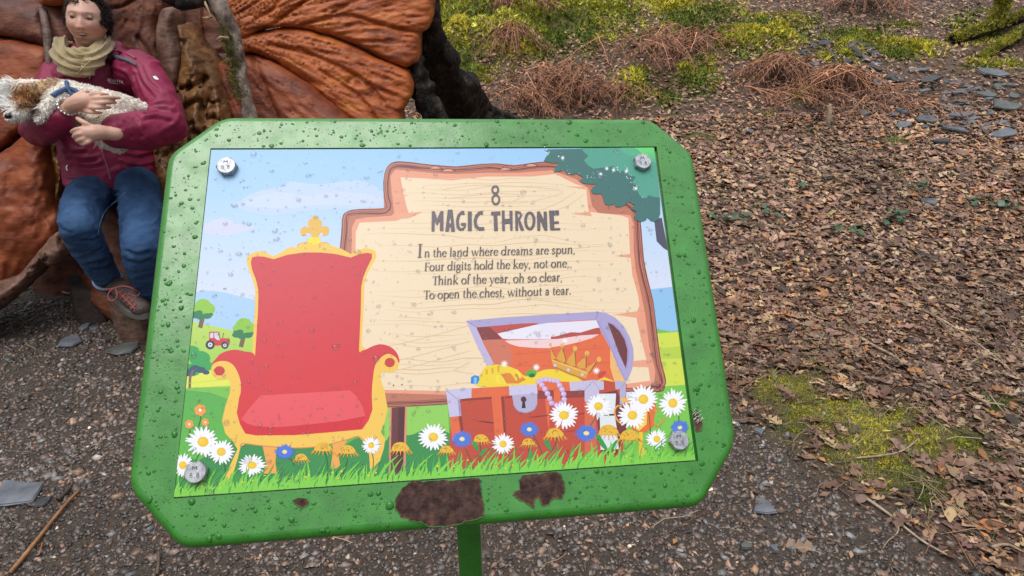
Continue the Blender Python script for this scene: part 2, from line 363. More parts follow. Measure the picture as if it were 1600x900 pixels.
def chips(n, box, size, sg=.45):
    X, Y = rand_area(n, *box); p = 1 - .96 * litter(X, Y) ** .7; k = RNG.random(n) < p; X, Y = X[k], Y[k]; n = len(X)
    pos = np.stack([X, Y, g(X, Y) + RNG.uniform(-.001, .004, n)], 1); s = RNG.lognormal(math.log(size), sg, n)
    s = np.minimum(s, .045)
    R = rotmats(RNG.uniform(0, 6.28, n), RNG.normal(0, .35, n), RNG.normal(0, .35, n))
    c = CC[RNG.choice(len(CC), n, p=CPB / CPB.sum())] * np.minimum(RNG.lognormal(.5, .36, (n, 1)), 2.6) * np.array((1.08, 1.0, .90)) * (.55 + .85 * fbm(X * 2.6, Y * 2.6, 3, 66))[:, None]
    return scatter(CHIP, pos, R, np.stack([s, s * RNG.uniform(.5, 1, n), s], 1), c)
merged('gravel', [chips(27000, (-2.0, 1.4, 1.15, 2.0), .0130), chips(23000, (-3.0, 1.3, 2.0, 3.0), .0150), chips(9000, (-4, 1.0, 3.0, 4.2), .015), chips(5000, (-3, 3, .3, 1.15), .014)],
    mat('slate_chip', attr='col', rough=.42, spec=.6), 'dark wet gravel of slate chips and bark on the path', 'gravel')
# ---- moss and grass
def tuft_proto(r, nb, hgt, wid, lean):
    V = []; F = []
    for i in range(nb):
        a = r.uniform(0, 6.28); l = hgt * r.uniform(.5, 1.1); ln = lean * r.uniform(.4, 1.3); ox, oy = r.uniform(-.3, .3), r.uniform(-.3, .3); q = a + math.pi / 2
        V += [(ox + math.cos(q) * wid, oy + math.sin(q) * wid, 0), (ox - math.cos(q) * wid, oy - math.sin(q) * wid, 0), (ox + math.cos(a) * ln * l, oy + math.sin(a) * ln * l, l)]
        F.append((3 * i, 3 * i + 1, 3 * i + 2))
    return np.array(V), np.array(F)
MT = [tuft_proto(_r, 7, 1, .11, .9) for _ in range(8)]
MTF = [tuft_proto(_r, 6, 1, .21, 1.0) for _ in range(8)]; MTN = [tuft_proto(_r, 5, 1, .15, .9) for _ in range(8)]
MCOL = np.array([(.20, .20, .02), (.26, .26, .03), (.13, .15, .02), (.09, .13, .025), (.33, .31, .05), (.06, .075, .015)])
def moss(n, box, size, thr=.1, protos=None):
    X, Y = rand_area(n, *box); M_, _ = mossf(X, Y); k = RNG.random(n) < sst(thr, .75, M_); X, Y = X[k], Y[k]; n = len(X)
    pos = np.stack([X, Y, g(X, Y) - .002], 1)
    tone = fbm(X * 2.2, Y * 2.2, 3, 71); px, py, zc = proj(X, Y, pos[:, 2])
    hb = fbm(X * 2.4, Y * 2.4, 2, 9); ci = np.clip(np.array([5, 3, 2, 0, 1, 4])[np.clip(((hb - .34 + .10 * (px > 1000) * (Y > 4) + .03 * (Y > 4)) * 13 + (tone - .5) * 4 + RNG.normal(0, .8, n)), 0, 5).astype(int)], 0, 5)
    c = MCOL[ci] * RNG.lognormal(.48, .30, (n, 1)) * np.array((1.08, 1.0, .95)) * (.8 + .35 * (Y > 4))[:, None]
    green = ((px < 1020) & (py < 130))[:, None] * .4 * (fbm(X * 1.4, Y * 1.4, 2, 72) > .5)[:, None]; c = c * (1 - green) + c * np.array((.62, .82, 1.0)) * green
    R = rotmats(RNG.uniform(0, 6.28, n), RNG.normal(0, .4, n), RNG.normal(0, .4, n))
    print('moss', n); return scatter(protos or MT, pos, R, RNG.lognormal(math.log(size), .3, n), c)
merged('moss', [moss(72000, (.8, 2.9, 1.45, 2.7), .0085, .1, MTN), moss(20000, (.2, 5, 2.7, 5.2), .012), moss(160000, (-1.8, 6.5, 5.2, 9.6), .024, .08, MTF), moss(25000, (-3, 10, 9.6, 15), .035)],
    mat('moss', attr='col', rough=.85, spec=.2), 'yellow green moss growing in cushions over the bank', 'moss')
# grass blades
GT = [tuft_proto(_r, 6, 1, .035, 1.1) for _ in range(6)]
def grass(n, box, size, dens):
    X, Y = rand_area(n, *box); p = dens(X, Y); k = RNG.random(n) < p; X, Y = X[k], Y[k]; n = len(X)
    pos = np.stack([X, Y, g(X, Y)], 1); c = np.array([(.08, .12, .02), (.17, .2, .05), (.3, .26, .12)])[RNG.integers(0, 3, n)] * RNG.lognormal(0, .2, (n, 1))
    R = rotmats(RNG.uniform(0, 6.28, n), RNG.normal(0, .3, n), RNG.normal(0, .3, n)); return scatter(GT, pos, R, RNG.lognormal(math.log(size), .3, n), c)
md = lambda X, Y: .16 * sst(.05, .4, mossf(X, Y)[0]) + .05 * sst(.55, .7, fbm(X * 1.5, Y * 1.5, 3, 90)) * litter(X, Y)
merged('grass', [grass(14000, (.5, 3.6, 1.3, 3.4), .034, md), grass(24000, (-1, 7, 3.4, 8), .045, md)], mat('grass_blade', attr='col', rough=.6), 'sparse grass and dry stems among moss and leaves', 'grass')
# straw-like debris: short bent stems
def stem_proto(r):
    p = np.array([(-.5, 0, 0), (-.15, r.uniform(-.08, .08), .03), (.2, r.uniform(-.1, .1), .04), (.5, r.uniform(-.15, .15), .0)]); V = []; F = []
    for i, q in enumerate(p):
        for a in (0, 2.1, 4.2): V.append(q + .011 * np.array((0, math.cos(a), math.sin(a))))
    for i in range(3):
        for j in range(3):
            a, b = 3 * i + j, 3 * i + (j + 1) % 3; F += [(a, b, b + 3), (a, b + 3, a + 3)]
    return np.array(V), np.array(F)
ST = [stem_proto(_r) for _ in range(8)]
def stems(n, box, size, dens):
    X, Y = rand_area(n, *box); k = RNG.random(n) < dens(X, Y); X, Y = X[k], Y[k]; n = len(X)
    pos = np.stack([X, Y, g(X, Y) + RNG.uniform(.008, .03, n)], 1); c = np.array([(.26, .17, .1), (.4, .3, .19), (.1, .05, .03), (.2, .1, .06)])[RNG.integers(0, 4, n)] * RNG.lognormal(0, .2, (n, 1))
    R = rotmats(RNG.uniform(0, 6.28, n), RNG.normal(0, .1, n), RNG.normal(0, .18, n)); s = RNG.lognormal(math.log(size), .45, n)
    return scatter(ST, pos, R, np.stack([s, np.minimum(s, .12), np.minimum(s, .12)], 1) * np.array((1, 1.3, 1.3)), c)
ld = lambda X, Y: litter(X, Y) * .8 + .02
merged('fallen_stems', [stems(2000, (.3, 3.4, 1.15, 3.2), .09, ld), stems(2600, (-.5, 6, 3.2, 6), .12, ld), stems(1500, (-2, 9, 6, 11), .16, ld), stems(900, (-3.5, .6, 1.2, 3.4), .06, lambda X, Y: .35 + 0 * X)],
    mat('dry_stem', attr='col', rough=.6), 'thin dry stems and needles fallen among the leaves', 'plant debris')
# ---------------------------------------------------------------- the information sign: green steel lectern with a printed panel
def _plane():
    px = [(330, 234), (1022, 231), (1086, 719), (272, 777)]; A = []; asp = 1.38
    for (x, y), (u, v) in zip([(0, 1 / asp), (1, 1 / asp), (1, 0), (0, 0)], [(a - 800, 450 - b) for a, b in px]):
        A.append([x, y, 1, 0, 0, 0, -u * x, -u * y, -u]); A.append([0, 0, 0, x, y, 1, -v * x, -v * y, -v])
    h = np.linalg.svd(np.array(A, float))[2][-1].reshape(3, 3); m = np.diag([1 / FOC, 1 / FOC, 1]) @ h
    if m[2, 2] < 0: m = -m
    n = (np.linalg.norm(m[:, 0]) + np.linalg.norm(m[:, 1])) / 2; m = m / n * 0.42
    W = lambda v: np.array((v[0], v[2] * CP + v[1] * SP, v[1] * CP - v[2] * SP))
    a, b, t = W(m[:, 0]), W(m[:, 1]), W(m[:, 2]) + np.array((0, 0, CAMH))
    nn = np.cross(a, b); nn /= np.linalg.norm(nn); u = a / np.linalg.norm(a); return t, u, np.cross(nn, u), nn
SO, SU, SV, SN = _plane()
CAMP = np.array((0, 0, CAMH))
def S(px, py, h=0.0):
    """point of the sign's plane (raised by h along its normal) seen at a photo pixel -> plane coordinates (u, v, h)"""
    px = np.asarray(px, float); py = np.asarray(py, float)
    d = np.stack([(px - 800) / FOC, CP + (450 - py) / FOC * SP, (450 - py) / FOC * CP - SP], -1)
    t = ((SO + SN * h - CAMP) @ SN) / (d @ SN); q = CAMP + d * t[..., None] - SO
    return np.stack([q @ SU, q @ SV, h + 0 * t], -1)
SMAT = Matrix(((SU[0], SV[0], SN[0], SO[0]), (SU[1], SV[1], SN[1], SO[1]), (SU[2], SV[2], SN[2], SO[2]), (0, 0, 0, 1)))
SROOT = empty('information_sign', (0, 0, 0), 'green metal lectern sign with illustrated throne panel wet with raindrops', 'sign')
_c = S(738, 500); _cw = SO + SU * _c[0] + SV * _c[1]
SROOT.location = (float(_cw[0]), float(_cw[1]), float(g(_cw[0], _cw[1])))
SB = SMAT.copy(); SB.translation = SMAT.translation - SROOT.location
def sobj(name, V, F, material, parent=None, **kw):
    """mesh in sign-plane coordinates"""
    me = new_mesh(name, V, F, material, **kw); o = bpy.data.objects.new(name, me); COL.objects.link(o)
    if parent is None: o.parent = SROOT; o.matrix_basis = SB
    else: o.parent = parent
    return o
def rounded(pts, r, n=7):
    pts = np.asarray(pts, float); out = []; N = len(pts)
    for i in range(N):
        p = pts[i]; a = pts[i - 1] - p; b = pts[(i + 1) % N] - p; ra = min(r, np.linalg.norm(a) * .45); a = p + a / np.linalg.norm(a) * ra; b = p + b / np.linalg.norm(b) * ra
        for t in np.linspace(0, 1, n): out.append((1 - t) ** 2 * a + 2 * t * (1 - t) * p + t * t * b)
    return np.array(out)
def inset(loop, d):
    """offset a clockwise-or-counter loop inwards by d"""
    a = np.roll(loop, 1, 0); b = np.roll(loop, -1, 0); t = b - a; t /= np.linalg.norm(t, axis=1)[:, None] + 1e-12
    area = 0.5 * np.sum(loop[:, 0] * np.roll(loop[:, 1], -1) - np.roll(loop[:, 0], -1) * loop[:, 1])
    n = np.stack([-t[:, 1], t[:, 0]], 1) * (1 if area > 0 else -1); return loop + n * d
outer_px = np.array([(347, 180), (1018, 183), (1084, 238), (1153.5, 690), (1098, 791), (280, 858.5), (197, 762), (260, 240)])
oc = S(outer_px[:, 0], outer_px[:, 1], 0)[:, :2]; OUT = rounded(oc, .0115, 8)[::-1]
hole_px = np.array([(329.3, 232.2), (1025.8, 229.3), (1091, 720.5), (271.6, 779)]); HOLE = S(hole_px[:, 0], hole_px[:, 1], 0)[:, :2][::-1]
RB = .0075; loops = [(inset(OUT, RB), .0006)]
for k in range(1, 7):
    th = k / 6 * math.pi / 2; loops.append((inset(OUT, RB * (1 - math.sin(th))), .0006 - RB * (1 - math.cos(th))))
loops.append((OUT, -.016)); loops.append((inset(OUT, .004), -.018))
V = []; F = []; sm = []; nO = len(OUT)
for lp, h in loops: V += [(x, y, h) for x, y in lp]
tri = geometry.tessellate_polygon([[Vector((x, y, 0)) for x, y in loops[0][0]], [Vector((x, y, 0)) for x, y in HOLE]])
hb = len(V); V += [(x, y, .0006) for x, y in HOLE] + [(x, y, -.0045) for x, y in HOLE]
def _fix(t):
    t = [i if i < nO else hb + i - nO for i in t]; a, b, c = (np.array(V[i][:2]) for i in t); q = b - a; s = c - a
    return t if q[0] * s[1] - q[1] * s[0] > 0 else t[::-1]
for t in tri: F.append(_fix(t)); sm.append(0)
ccw = np.sum(OUT[:, 0] * np.roll(OUT[:, 1], -1) - np.roll(OUT[:, 0], -1) * OUT[:, 1]) > 0
for k in range(len(loops) - 1):
    for i in range(nO):
        j = (i + 1) % nO; q = (k * nO + i, (k + 1) * nO + i, (k + 1) * nO + j, k * nO + j); F.append(q if ccw else q[::-1]); sm.append(1)
for i in range(4):
    j = (i + 1) % 4; F.append((hb + i, hb + j, hb + 4 + j, hb + 4 + i)); sm.append(0)
F.append(tuple(hb + 4 + i for i in range(4))); sm.append(0)
F.append(tuple((len(loops) - 1) * nO + i for i in range(nO))[::-1]); sm.append(0)
def paint_mat():
    m = mat('green_gloss_paint', (.03, .235, .045), rough=.24, spec=.5, coat=.5, noise=(40, [(.25, (.024, .155, .014)), (.5, (.036, .215, .021)), (.64, (.042, .245, .026)), (.8, (.06, .28, .045))]),
            bump=[(55, .2, .0012), (420, .2, .0004)])
    N = m.node_tree.nodes; L = m.node_tree.links; b = N['Principled BSDF']; n = N.new('ShaderNodeTexNoise'); n.inputs['Scale'].default_value = 55; n.inputs['Detail'].default_value = 7; t = N.new('ShaderNodeTexCoord'); L.new(t.outputs['Object'], n.inputs['Vector'])
    r = N.new('ShaderNodeMapRange'); r.inputs[1].default_value = .35; r.inputs[2].default_value = .68; r.inputs[3].default_value = .13; r.inputs[4].default_value = .34; L.new(n.outputs['Fac'], r.inputs[0]); L.new(r.outputs[0], b.inputs['Roughness']); L.new(r.outputs[0], b.inputs['Coat Roughness'])
    return m
PAINT = paint_mat()
frame_o = sobj('frame', V, F, PAINT); frame_o.data.polygons.foreach_set('use_smooth', np.array(sm, bool))
# post below the frame, slightly leaning box section
pc = S(737, 640, 0); pw = SO + SU * pc[0] + SV * pc[1]
top = np.array((P(737, 858, .665)[0], P(737, 858, .665)[1], P(737, 858, .665)[2] + .14)); zb = float(g(top[0] + .01, top[1])) - .1
def rbox(c0, c1, hw, r=.002):
    prof = [(sx * (hw - (0 if k else r)), sy * (hw - (r if k else 0))) for sx, sy, ks in ((1, -1, (1, 0)), (1, 1, (0, 1))[::1] and (1, 1, (1, 0)), (-1, 1, (0, 1)), (-1, -1, (1, 0))) for k in ks]
    prof = [(hw, -hw + r), (hw, hw - r), (hw - r, hw), (-hw + r, hw), (-hw, hw - r), (-hw, -hw + r), (-hw + r, -hw), (hw - r, -hw)]
    n = len(prof); V = [(c[0] + x, c[1] + y, c[2]) for c in (c0, c1) for x, y in prof]
    return V, [(i, (i + 1) % n, n + (i + 1) % n, n + i) for i in range(n)] + [tuple(range(n))[::-1], tuple(range(n, 2 * n))]
pv, pf = rbox((top[0] + .012, top[1], zb), (top[0] - .003, top[1], top[2]), .0112)
obj('post', pv, pf, PAINT, SROOT)
bp = SO + SU * pc[0] + SV * pc[1] - SN * .0195
bq = [np.array(v) for v in (bp + SU * .05 + SV * .05, bp - SU * .05 + SV * .05, bp - SU * .05 - SV * .07, bp + SU * .05 - SV * .07)]
V8 = bq + [v - SN * .006 for v in bq]
obj('mounting_plate', V8, [(0, 1, 2, 3), (7, 6, 5, 4), (0, 4, 5, 1), (1, 5, 6, 2), (2, 6, 7, 3), (3, 7, 4, 0)], PAINT, SROOT)

# ---- printed panel: thin sheet, its flat print laid on in hair-thin layers
PQ = np.array([(330, 234), (1022, 231), (1086, 719), (272, 777)], float)
pq = S(PQ[:, 0], PQ[:, 1], 0)[:, :2]
pv = [(x, y, 0) for x, y in pq] + [(x, y, -.003) for x, y in pq]
panel = sobj('panel', pv, [(3, 2, 1, 0), (4, 5, 6, 7), (0, 1, 5, 4), (1, 2, 6, 5), (2, 3, 7, 6), (3, 0, 4, 7)], mat('white_laminate', (.75, .76, .78), rough=.4, spec=.5))
ART = {'V': [], 'F': [], 'C': [], 'n': 0, 'L': 1}
LAY = 1.0e-6
def bump_layer(k=1): ART['L'] += k
def _emit(V2, F, cols):
    h = ART['L'] * LAY; q = S(V2[:, 0], V2[:, 1], 0); q[:, 2] = h
    ART['V'].append(q); ART['F'] += [tuple(i + ART['n'] for i in f) for f in F]; ART['C'].append(cols); ART['n'] += len(V2)
def _cross(a, b): return a[0] * b[1] - a[1] * b[0]
def clipq(poly, Q=PQ):
    poly = [np.array(p, float) for p in poly]
    for i in range(4):
        a, b = Q[i], Q[(i + 1) % 4]; out = []
        if not poly: break
        for k in range(len(poly)):
            p, q = poly[k - 1], poly[k]; dp = _cross(b - a, p - a); dq = _cross(b - a, q - a)
            if (dp >= 0) != (dq >= 0): out.append(p + (q - p) * dp / (dp - dq))
            if dq >= 0: out.append(q)
        poly = out
    return np.array(poly)
def zc(pts, z):
    pts = np.asarray(pts, float)
    return pts if z is None else np.stack([z[0] + pts[:, 0] / z[2], z[1] + pts[:, 1] / z[2]], 1)
def art(pts, col, z=None, sm=0, grad=None, layer=True, clip=True):
    """filled shape in photo pixels (or in a crop z=(x0, y0, scale)); grad=(y0, col0, y1, col1) printed gradient"""
    p = zc(pts, z)
    if sm: p = catmull(p, sm, True)
    if clip: p = clipq(p)
    if len(p) < 3: return
    t = geometry.tessellate_polygon([[Vector((x, y, 0)) for x, y in p]])
    F = []
    for f in t:
        a, b, c = p[f[0]], p[f[1]], p[f[2]]; F.append(tuple(f) if _cross(b - a, c - a) < 0 else tuple(f)[::-1])
    if grad:
        y0, c0, y1, c1 = grad; k = np.clip((p[:, 1] - y0) / (y1 - y0), 0, 1)[:, None]; C = (1 - k) * np.array(s2l(*c0)) + k * np.array(s2l(*c1))
    else: C = np.tile(np.array(s2l(*col)), (len(p), 1))
    if layer: bump_layer()
    _emit(p, F, C)
def line(pts, w, col, z=None, sm=0, taper=False, layer=True, clip=False):
    p = zc(pts, z)
    if z is not None: w = np.asarray(w, float) / z[2]
    if sm: p = catmull(p, sm)
    n = len(p); w = np.broadcast_to(np.asarray(w, float), (n,)) if np.ndim(w) else np.full(n, w)
    if taper: w = w * np.sin(np.linspace(.12, math.pi - .12, n)) if taper == 2 else w * np.linspace(1, .05, n)
    t = np.gradient(p, axis=0); t /= np.linalg.norm(t, axis=1)[:, None] + 1e-9; nn = np.stack([-t[:, 1], t[:, 0]], 1) * w[:, None] / 2
    V = np.concatenate([p + nn, p - nn]); F = [(i, i + 1, n + i + 1, n + i) for i in range(n - 1)]
    if layer: bump_layer()
    _emit(V, F, np.tile(np.array(s2l(*col)), (len(V), 1)))
def disc(cx, cy, rx, ry, col, n=16, rot=0, z=None, layer=True, a0=0, a1=2 * math.pi):
    a = np.linspace(a0, a1, n, endpoint=(a1 - a0) < 6.2); x = np.cos(a) * rx; y = np.sin(a) * ry
    art(np.stack([cx + x * math.cos(rot) - y * math.sin(rot), cy + x * math.sin(rot) + y * math.cos(rot)], 1), col, z, layer=layer)
def bil(s, t): return (PQ[0] * (1 - s) + PQ[1] * s) * (1 - t) + (PQ[3] * (1 - s) + PQ[2] * s) * t
ar = random.Random(11)
# sky
ns, ntt = 8, 24; pts = np.array([bil(i / ns, j / ntt) for j in range(ntt + 1) for i in range(ns + 1)])
k = np.array([j / ntt for j in range(ntt + 1) for i in range(ns + 1)]); stops = [(0, (160, 208, 250)), (.12, (172, 213, 250)), (.25, (196, 222, 250)), (.45, (222, 228, 248)), (1, (225, 228, 246))]
C = np.stack([np.interp(k, [s[0] for s in stops], [s2l(*s[1])[c] for s in stops]) for c in range(3)], 1)
_emit(pts, [(j * (ns + 1) + i, (j + 1) * (ns + 1) + i, (j + 1) * (ns + 1) + i + 1, j * (ns + 1) + i + 1) for j in range(ntt) for i in range(ns)], C)
art([(370, 322), (400, 300), (440, 292), (455, 284), (500, 288), (560, 282), (598, 300), (598, 330), (540, 326), (470, 330), (420, 336)], (198, 218, 248), sm=5)
art([(318, 362), (325, 348), (350, 341), (372, 350), (398, 355), (372, 364), (345, 368)], (214, 218, 244), sm=5)
art([(380, 318), (430, 300), (480, 306), (520, 300), (590, 306), (590, 322), (500, 320), (440, 326)], (208, 221, 247), sm=5)
# distant hill and fields, left
Z3 = (260, 400, 4.5)
art([(150, 262), (200, 256), (260, 245), (330, 243), (420, 258), (520, 285), (660, 315), (660, 600), (150, 600)], (176, 212, 246), Z3)
art([(150, 452), (200, 462), (260, 478), (330, 492), (480, 528), (700, 590), (700, 960), (100, 960)], (178, 220, 92), Z3, grad=(500, (196, 224, 104), 590, (150, 210, 84)))
art([(100, 830), (250, 800), (330, 780), (420, 700), (700, 700), (700, 900), (100, 930)], (232, 238, 96), Z3)
def tree(x, y, s, z=Z3):
    line([(x - 2 * s, y + 1.05 * s * 10), (x, y + 40 * s / 10 * .6), (x, y)], 3 * s, (120, 100, 70), z)
    for a, b, r in ((0, -4, 5.6), (-3, -1.5, 4.5), (3.6, -2, 4.6), (0, -1, 5)): disc(x + a * s, y + b * s, r * s, r * s * .9, (146, 204, 66), 14, z=z)
    for a, b, r in ((-5, 2.4, 3), (-1.5, 3, 3.4), (2.6, 2.6, 3.2), (5, 1.6, 1.8), (-5.6, .4, 1.6), (-2.6, .2, 2.4)): disc(x + a * s, y + b * s, r * s, r * s * .62, (40, 128, 84), 12, z=z)
tree(258, 395, 10.5); tree(545, 530, 10.5)
# tractor
art([(300, 590), (300, 532), (372, 532), (378, 578), (440, 578), (448, 600), (440, 628), (300, 632), (280, 615)], (214, 62, 66), Z3)
art([(308, 542), (330, 540), (330, 576), (306, 576)], (205, 226, 240), Z3); art([(336, 540), (362, 540), (376, 592), (356, 590), (338, 574)], (205, 226, 240), Z3)
line([(396, 578), (400, 548), (406, 541)], 5, (70, 50, 60), Z3)
for x, y, r in ((308, 624, 33), (411, 628, 26)):
    disc(x, y, r, r, (62, 58, 74), 16, z=Z3); disc(x, y, r * .5, r * .5, (225, 232, 244), 12, z=Z3); disc(x, y, r * .2, r * .2, (90, 90, 120), 8, z=Z3)
# dark shrub at left edge
for a, b, r in ((300, 590, 10), (312, 572, 12), (300, 560, 8), (322, 584, 8)): disc(a, b - 12, r * 1.4, r, (60, 170, 90), 14)
for a, b, r in ((296, 582, 9), (305, 576, 8), (314, 578, 7), (322, 582, 5)): disc(a, b, r * 1.1, r * .7, (58, 92, 112), 12)
line([(296, 610), (297, 590), (302, 578)], 4, (130, 105, 95)); line([(285, 600), (360, 592)], 5, (196, 220, 84), taper=2)
art([(280, 612), (330, 604), (370, 602), (370, 616), (330, 618), (284, 622)], (180, 214, 84))
# lower meadow
art([(262, 612), (300, 606), (380, 604), (480, 612), (480, 640), (262, 640)], (128, 198, 84))
art([(262, 606), (330, 614), (380, 632), (450, 640), (600, 646), (700, 632), (760, 660), (1090, 660), (1090, 800), (262, 800)], (96, 190, 78), grad=(620, (92, 178, 84), 760, (110, 200, 76)))
art([(600, 632), (700, 625), (705, 800), (600, 800)], (150, 212, 96))
art([(340, 700), (380, 688), (430, 700), (470, 690), (530, 698), (560, 684), (600, 690), (612, 676), (640, 680), (668, 670), (700, 676), (720, 700), (720, 780), (280, 790), (290, 740)], (62, 148, 82), sm=4)
art([(276, 720), (300, 715), (330, 735), (370, 740), (380, 780), (268, 790)], (70, 156, 80), sm=4)
# right strip: sky, hill, field
art([(1016, 452), (1052, 448), (1090, 446), (1090, 530), (1020, 530)], (150, 200, 240))
art([(1026, 514), (1050, 518), (1090, 512), (1090, 530), (1026, 530)], (120, 196, 90)); art([(1026, 521), (1090, 516), (1090, 700), (1020, 700)], (214, 228, 84))
art([(1026, 545), (1090, 538), (1090, 560), (1028, 561)], (190, 216, 78)); art([(1030, 604), (1090, 600), (1090, 760), (960, 760), (960, 640)], (128, 204, 84))
art([(1022, 343), (1034, 340), (1044, 392), (1037, 388), (1026, 377)], (86, 84, 104))
# wooden notice board: bark rim, peach bevel, cream boards
RIM = [(530, 402), (534, 365), (535, 341), (541, 331), (560, 326.5), (600, 325), (599.5, 309), (598.5, 285), (603, 264), (612, 255), (627, 253), (669, 257), (713, 260), (752, 256), (775, 255), (804, 258), (846, 252.5), (880, 255),
       (950, 262), (965, 300), (975, 310), (990, 320), (998, 330), (1001, 345), (1004, 380), (1007, 410), (1014, 442), (1021, 470), (1025, 503), (1032, 560), (1039, 590), (1039, 603), (1030, 612), (980, 612), (700, 632), (600, 637), (560, 637), (530, 560)]
PEACH = [(549, 402), (550, 355), (556, 343), (570, 340), (612, 337), (616, 333), (612, 300), (610, 275), (618, 265), (640, 267), (680, 271), (715, 272), (760, 270), (810, 270), (862, 266), (900, 280), (920, 295), (925, 322), (935, 333), (985, 336),
         (990, 350), (990, 390), (993, 420), (1001, 455), (1008, 490), (1014, 540), (1024, 580), (1022, 598), (1008, 606), (975, 606), (700, 617), (600, 614), (560, 614), (545, 560)]
CREAM = [(555, 405), (556, 362), (562, 348), (620, 345), (640, 337), (635, 322), (628, 290), (626, 277), (668, 279), (705, 282), (760, 276), (830, 276), (868, 272), (900, 288), (916, 293), (918, 318), (920, 331), (972, 337), (982, 341), (984, 390), (988, 430), (997, 462),
         (999, 478), (994, 489), (995, 500), (1001, 528), (1010, 562), (1013, 575), (1016, 595), (976, 600), (700, 611), (600, 609), (560, 609), (550, 560)]
art(RIM, (196, 124, 100), clip=False)
inn = lambda a, b, f: np.array(a) * (1 - f) + np.array(b) * f
for seg in (RIM[0:12], RIM[9:18], RIM[20:33], RIM[31:36]):
    sp = np.array(seg)
    for o_, wd, cc in ((.8, 1.6, (128, 66, 66)), (4.2, 1.1, (150, 84, 78)), (6.6, 2.0, (112, 60, 66)), (9.2, 1.0, (150, 80, 74))):
        cpt = catmull(sp, 5); t = np.gradient(cpt, axis=0); t /= np.linalg.norm(t, axis=1)[:, None]; nn = np.stack([-t[:, 1], t[:, 0]], 1)
        cpt = cpt + nn * (o_ + 1.4 * (2 * fbm(np.arange(len(cpt)) * .22, 0 * cpt[:, 0] + o_, 2, 5) - 1))[:, None]
        line(cpt, wd * (.5 + fbm(np.arange(len(cpt)) * .3, 0 * cpt[:, 0] + o_, 2, 8)), cc)
for x, y in ((680, 262), (830, 258), (700, 266), (790, 264)): disc(x, y, 9, 1.8, (224, 160, 128), 12); line([(x - 12, y + 2), (x, y - 3), (x + 12, y + 2)], 1, (110, 58, 60), sm=4)
art(PEACH, (240, 164, 134), clip=False); art(CREAM, (247, 224, 190), clip=False)
for a in ([(614, 302), (640, 306), (616, 309)], [(618, 334), (662, 331), (640, 341), (618, 343)], [(914, 292), (880, 291), (916, 296)], [(922, 331), (890, 334), (925, 338)], [(990, 396), (960, 400), (991, 404)], [(999, 486), (955, 492), (996, 494)], [(1009, 562), (965, 567), (1013, 574)], [(556, 398), (580, 400), (556, 404)]):
    art(a, (240, 170, 138), clip=False)
art([(1010, 562), (975, 566), (978, 573), (1013, 574)], (240, 170, 138), clip=False); art([(996, 487), (962, 492), (996, 497)], (240, 170, 138), clip=False)
grain = (232, 200, 160)
for i in range(36):
    y = 352 + i * 7.2; x0 = 560 + ar.uniform(0, 60); x1 = 985 + (i * 7.2 / 260) * 24 - ar.uniform(0, 60)
    if 492 < y < 612 and ar.random() < .8: x1 = min(x1, 735 + ar.uniform(-8, 0)) if y < 600 else x1
    if ar.random() < .35: x0 += ar.uniform(60, 240)
    if ar.random() < .35: x1 -= ar.uniform(30, 150)
    if x1 - x0 < 40: continue
    n = 26; xx = np.linspace(x0, x1, n); yy = y + 5 * (2 * fbm(xx * .012, 0 * xx + i * .35, 2, 50) - 1) * 2
    line(np.stack([xx, np.minimum(yy, 606)], 1), 1.25 * ar.uniform(.6, 1.2), (226, 193, 152) if ar.random() < .5 else grain, taper=2)
for i in range(9):
    y = 282 + i * 6.5; x0 = 632 + ar.uniform(0, 40); x1 = 900 - ar.uniform(0, 60); xx = np.linspace(x0, x1, 20)
    line(np.stack([xx, y + 6 * (2 * fbm(xx * .014, 0 * xx + i * .4, 2, 60) - 1)], 1), 1.0, grain, taper=2)
line([(690, 297), (740, 290), (820, 292), (880, 300), (815, 317), (760, 314)], 1.0, grain, sm=6); line([(700, 310), (770, 303), (818, 305), (800, 315)], 1.0, grain, sm=6)
line([(900, 300), (870, 318), (840, 330)], 1, grain, sm=5); line([(912, 304), (890, 320), (860, 332)], 1, grain, sm=5)
for yy in (520, 545, 560): line([(570 + (yy - 500) * .2, yy + 25), (640, yy + 14), (735, yy - 12)], 1.2, grain, sm=6)
line([(735, 566), (714, 576), (712, 580), (740, 584)], 1.2, grain, sm=6)
for (x, y) in ((603, 602), (616, 601)): disc(x + 12, y, 1.2, 1.2, (90, 60, 50), 8)
# board post
art([(609, 637), (636, 635), (633, 760), (607, 765)], (222, 150, 120)); art([(612, 637), (633, 635.5), (629, 760), (610, 762)], (112, 62, 62)); art([(622, 637), (633, 635.5), (629, 760), (621, 761)], (92, 48, 54))
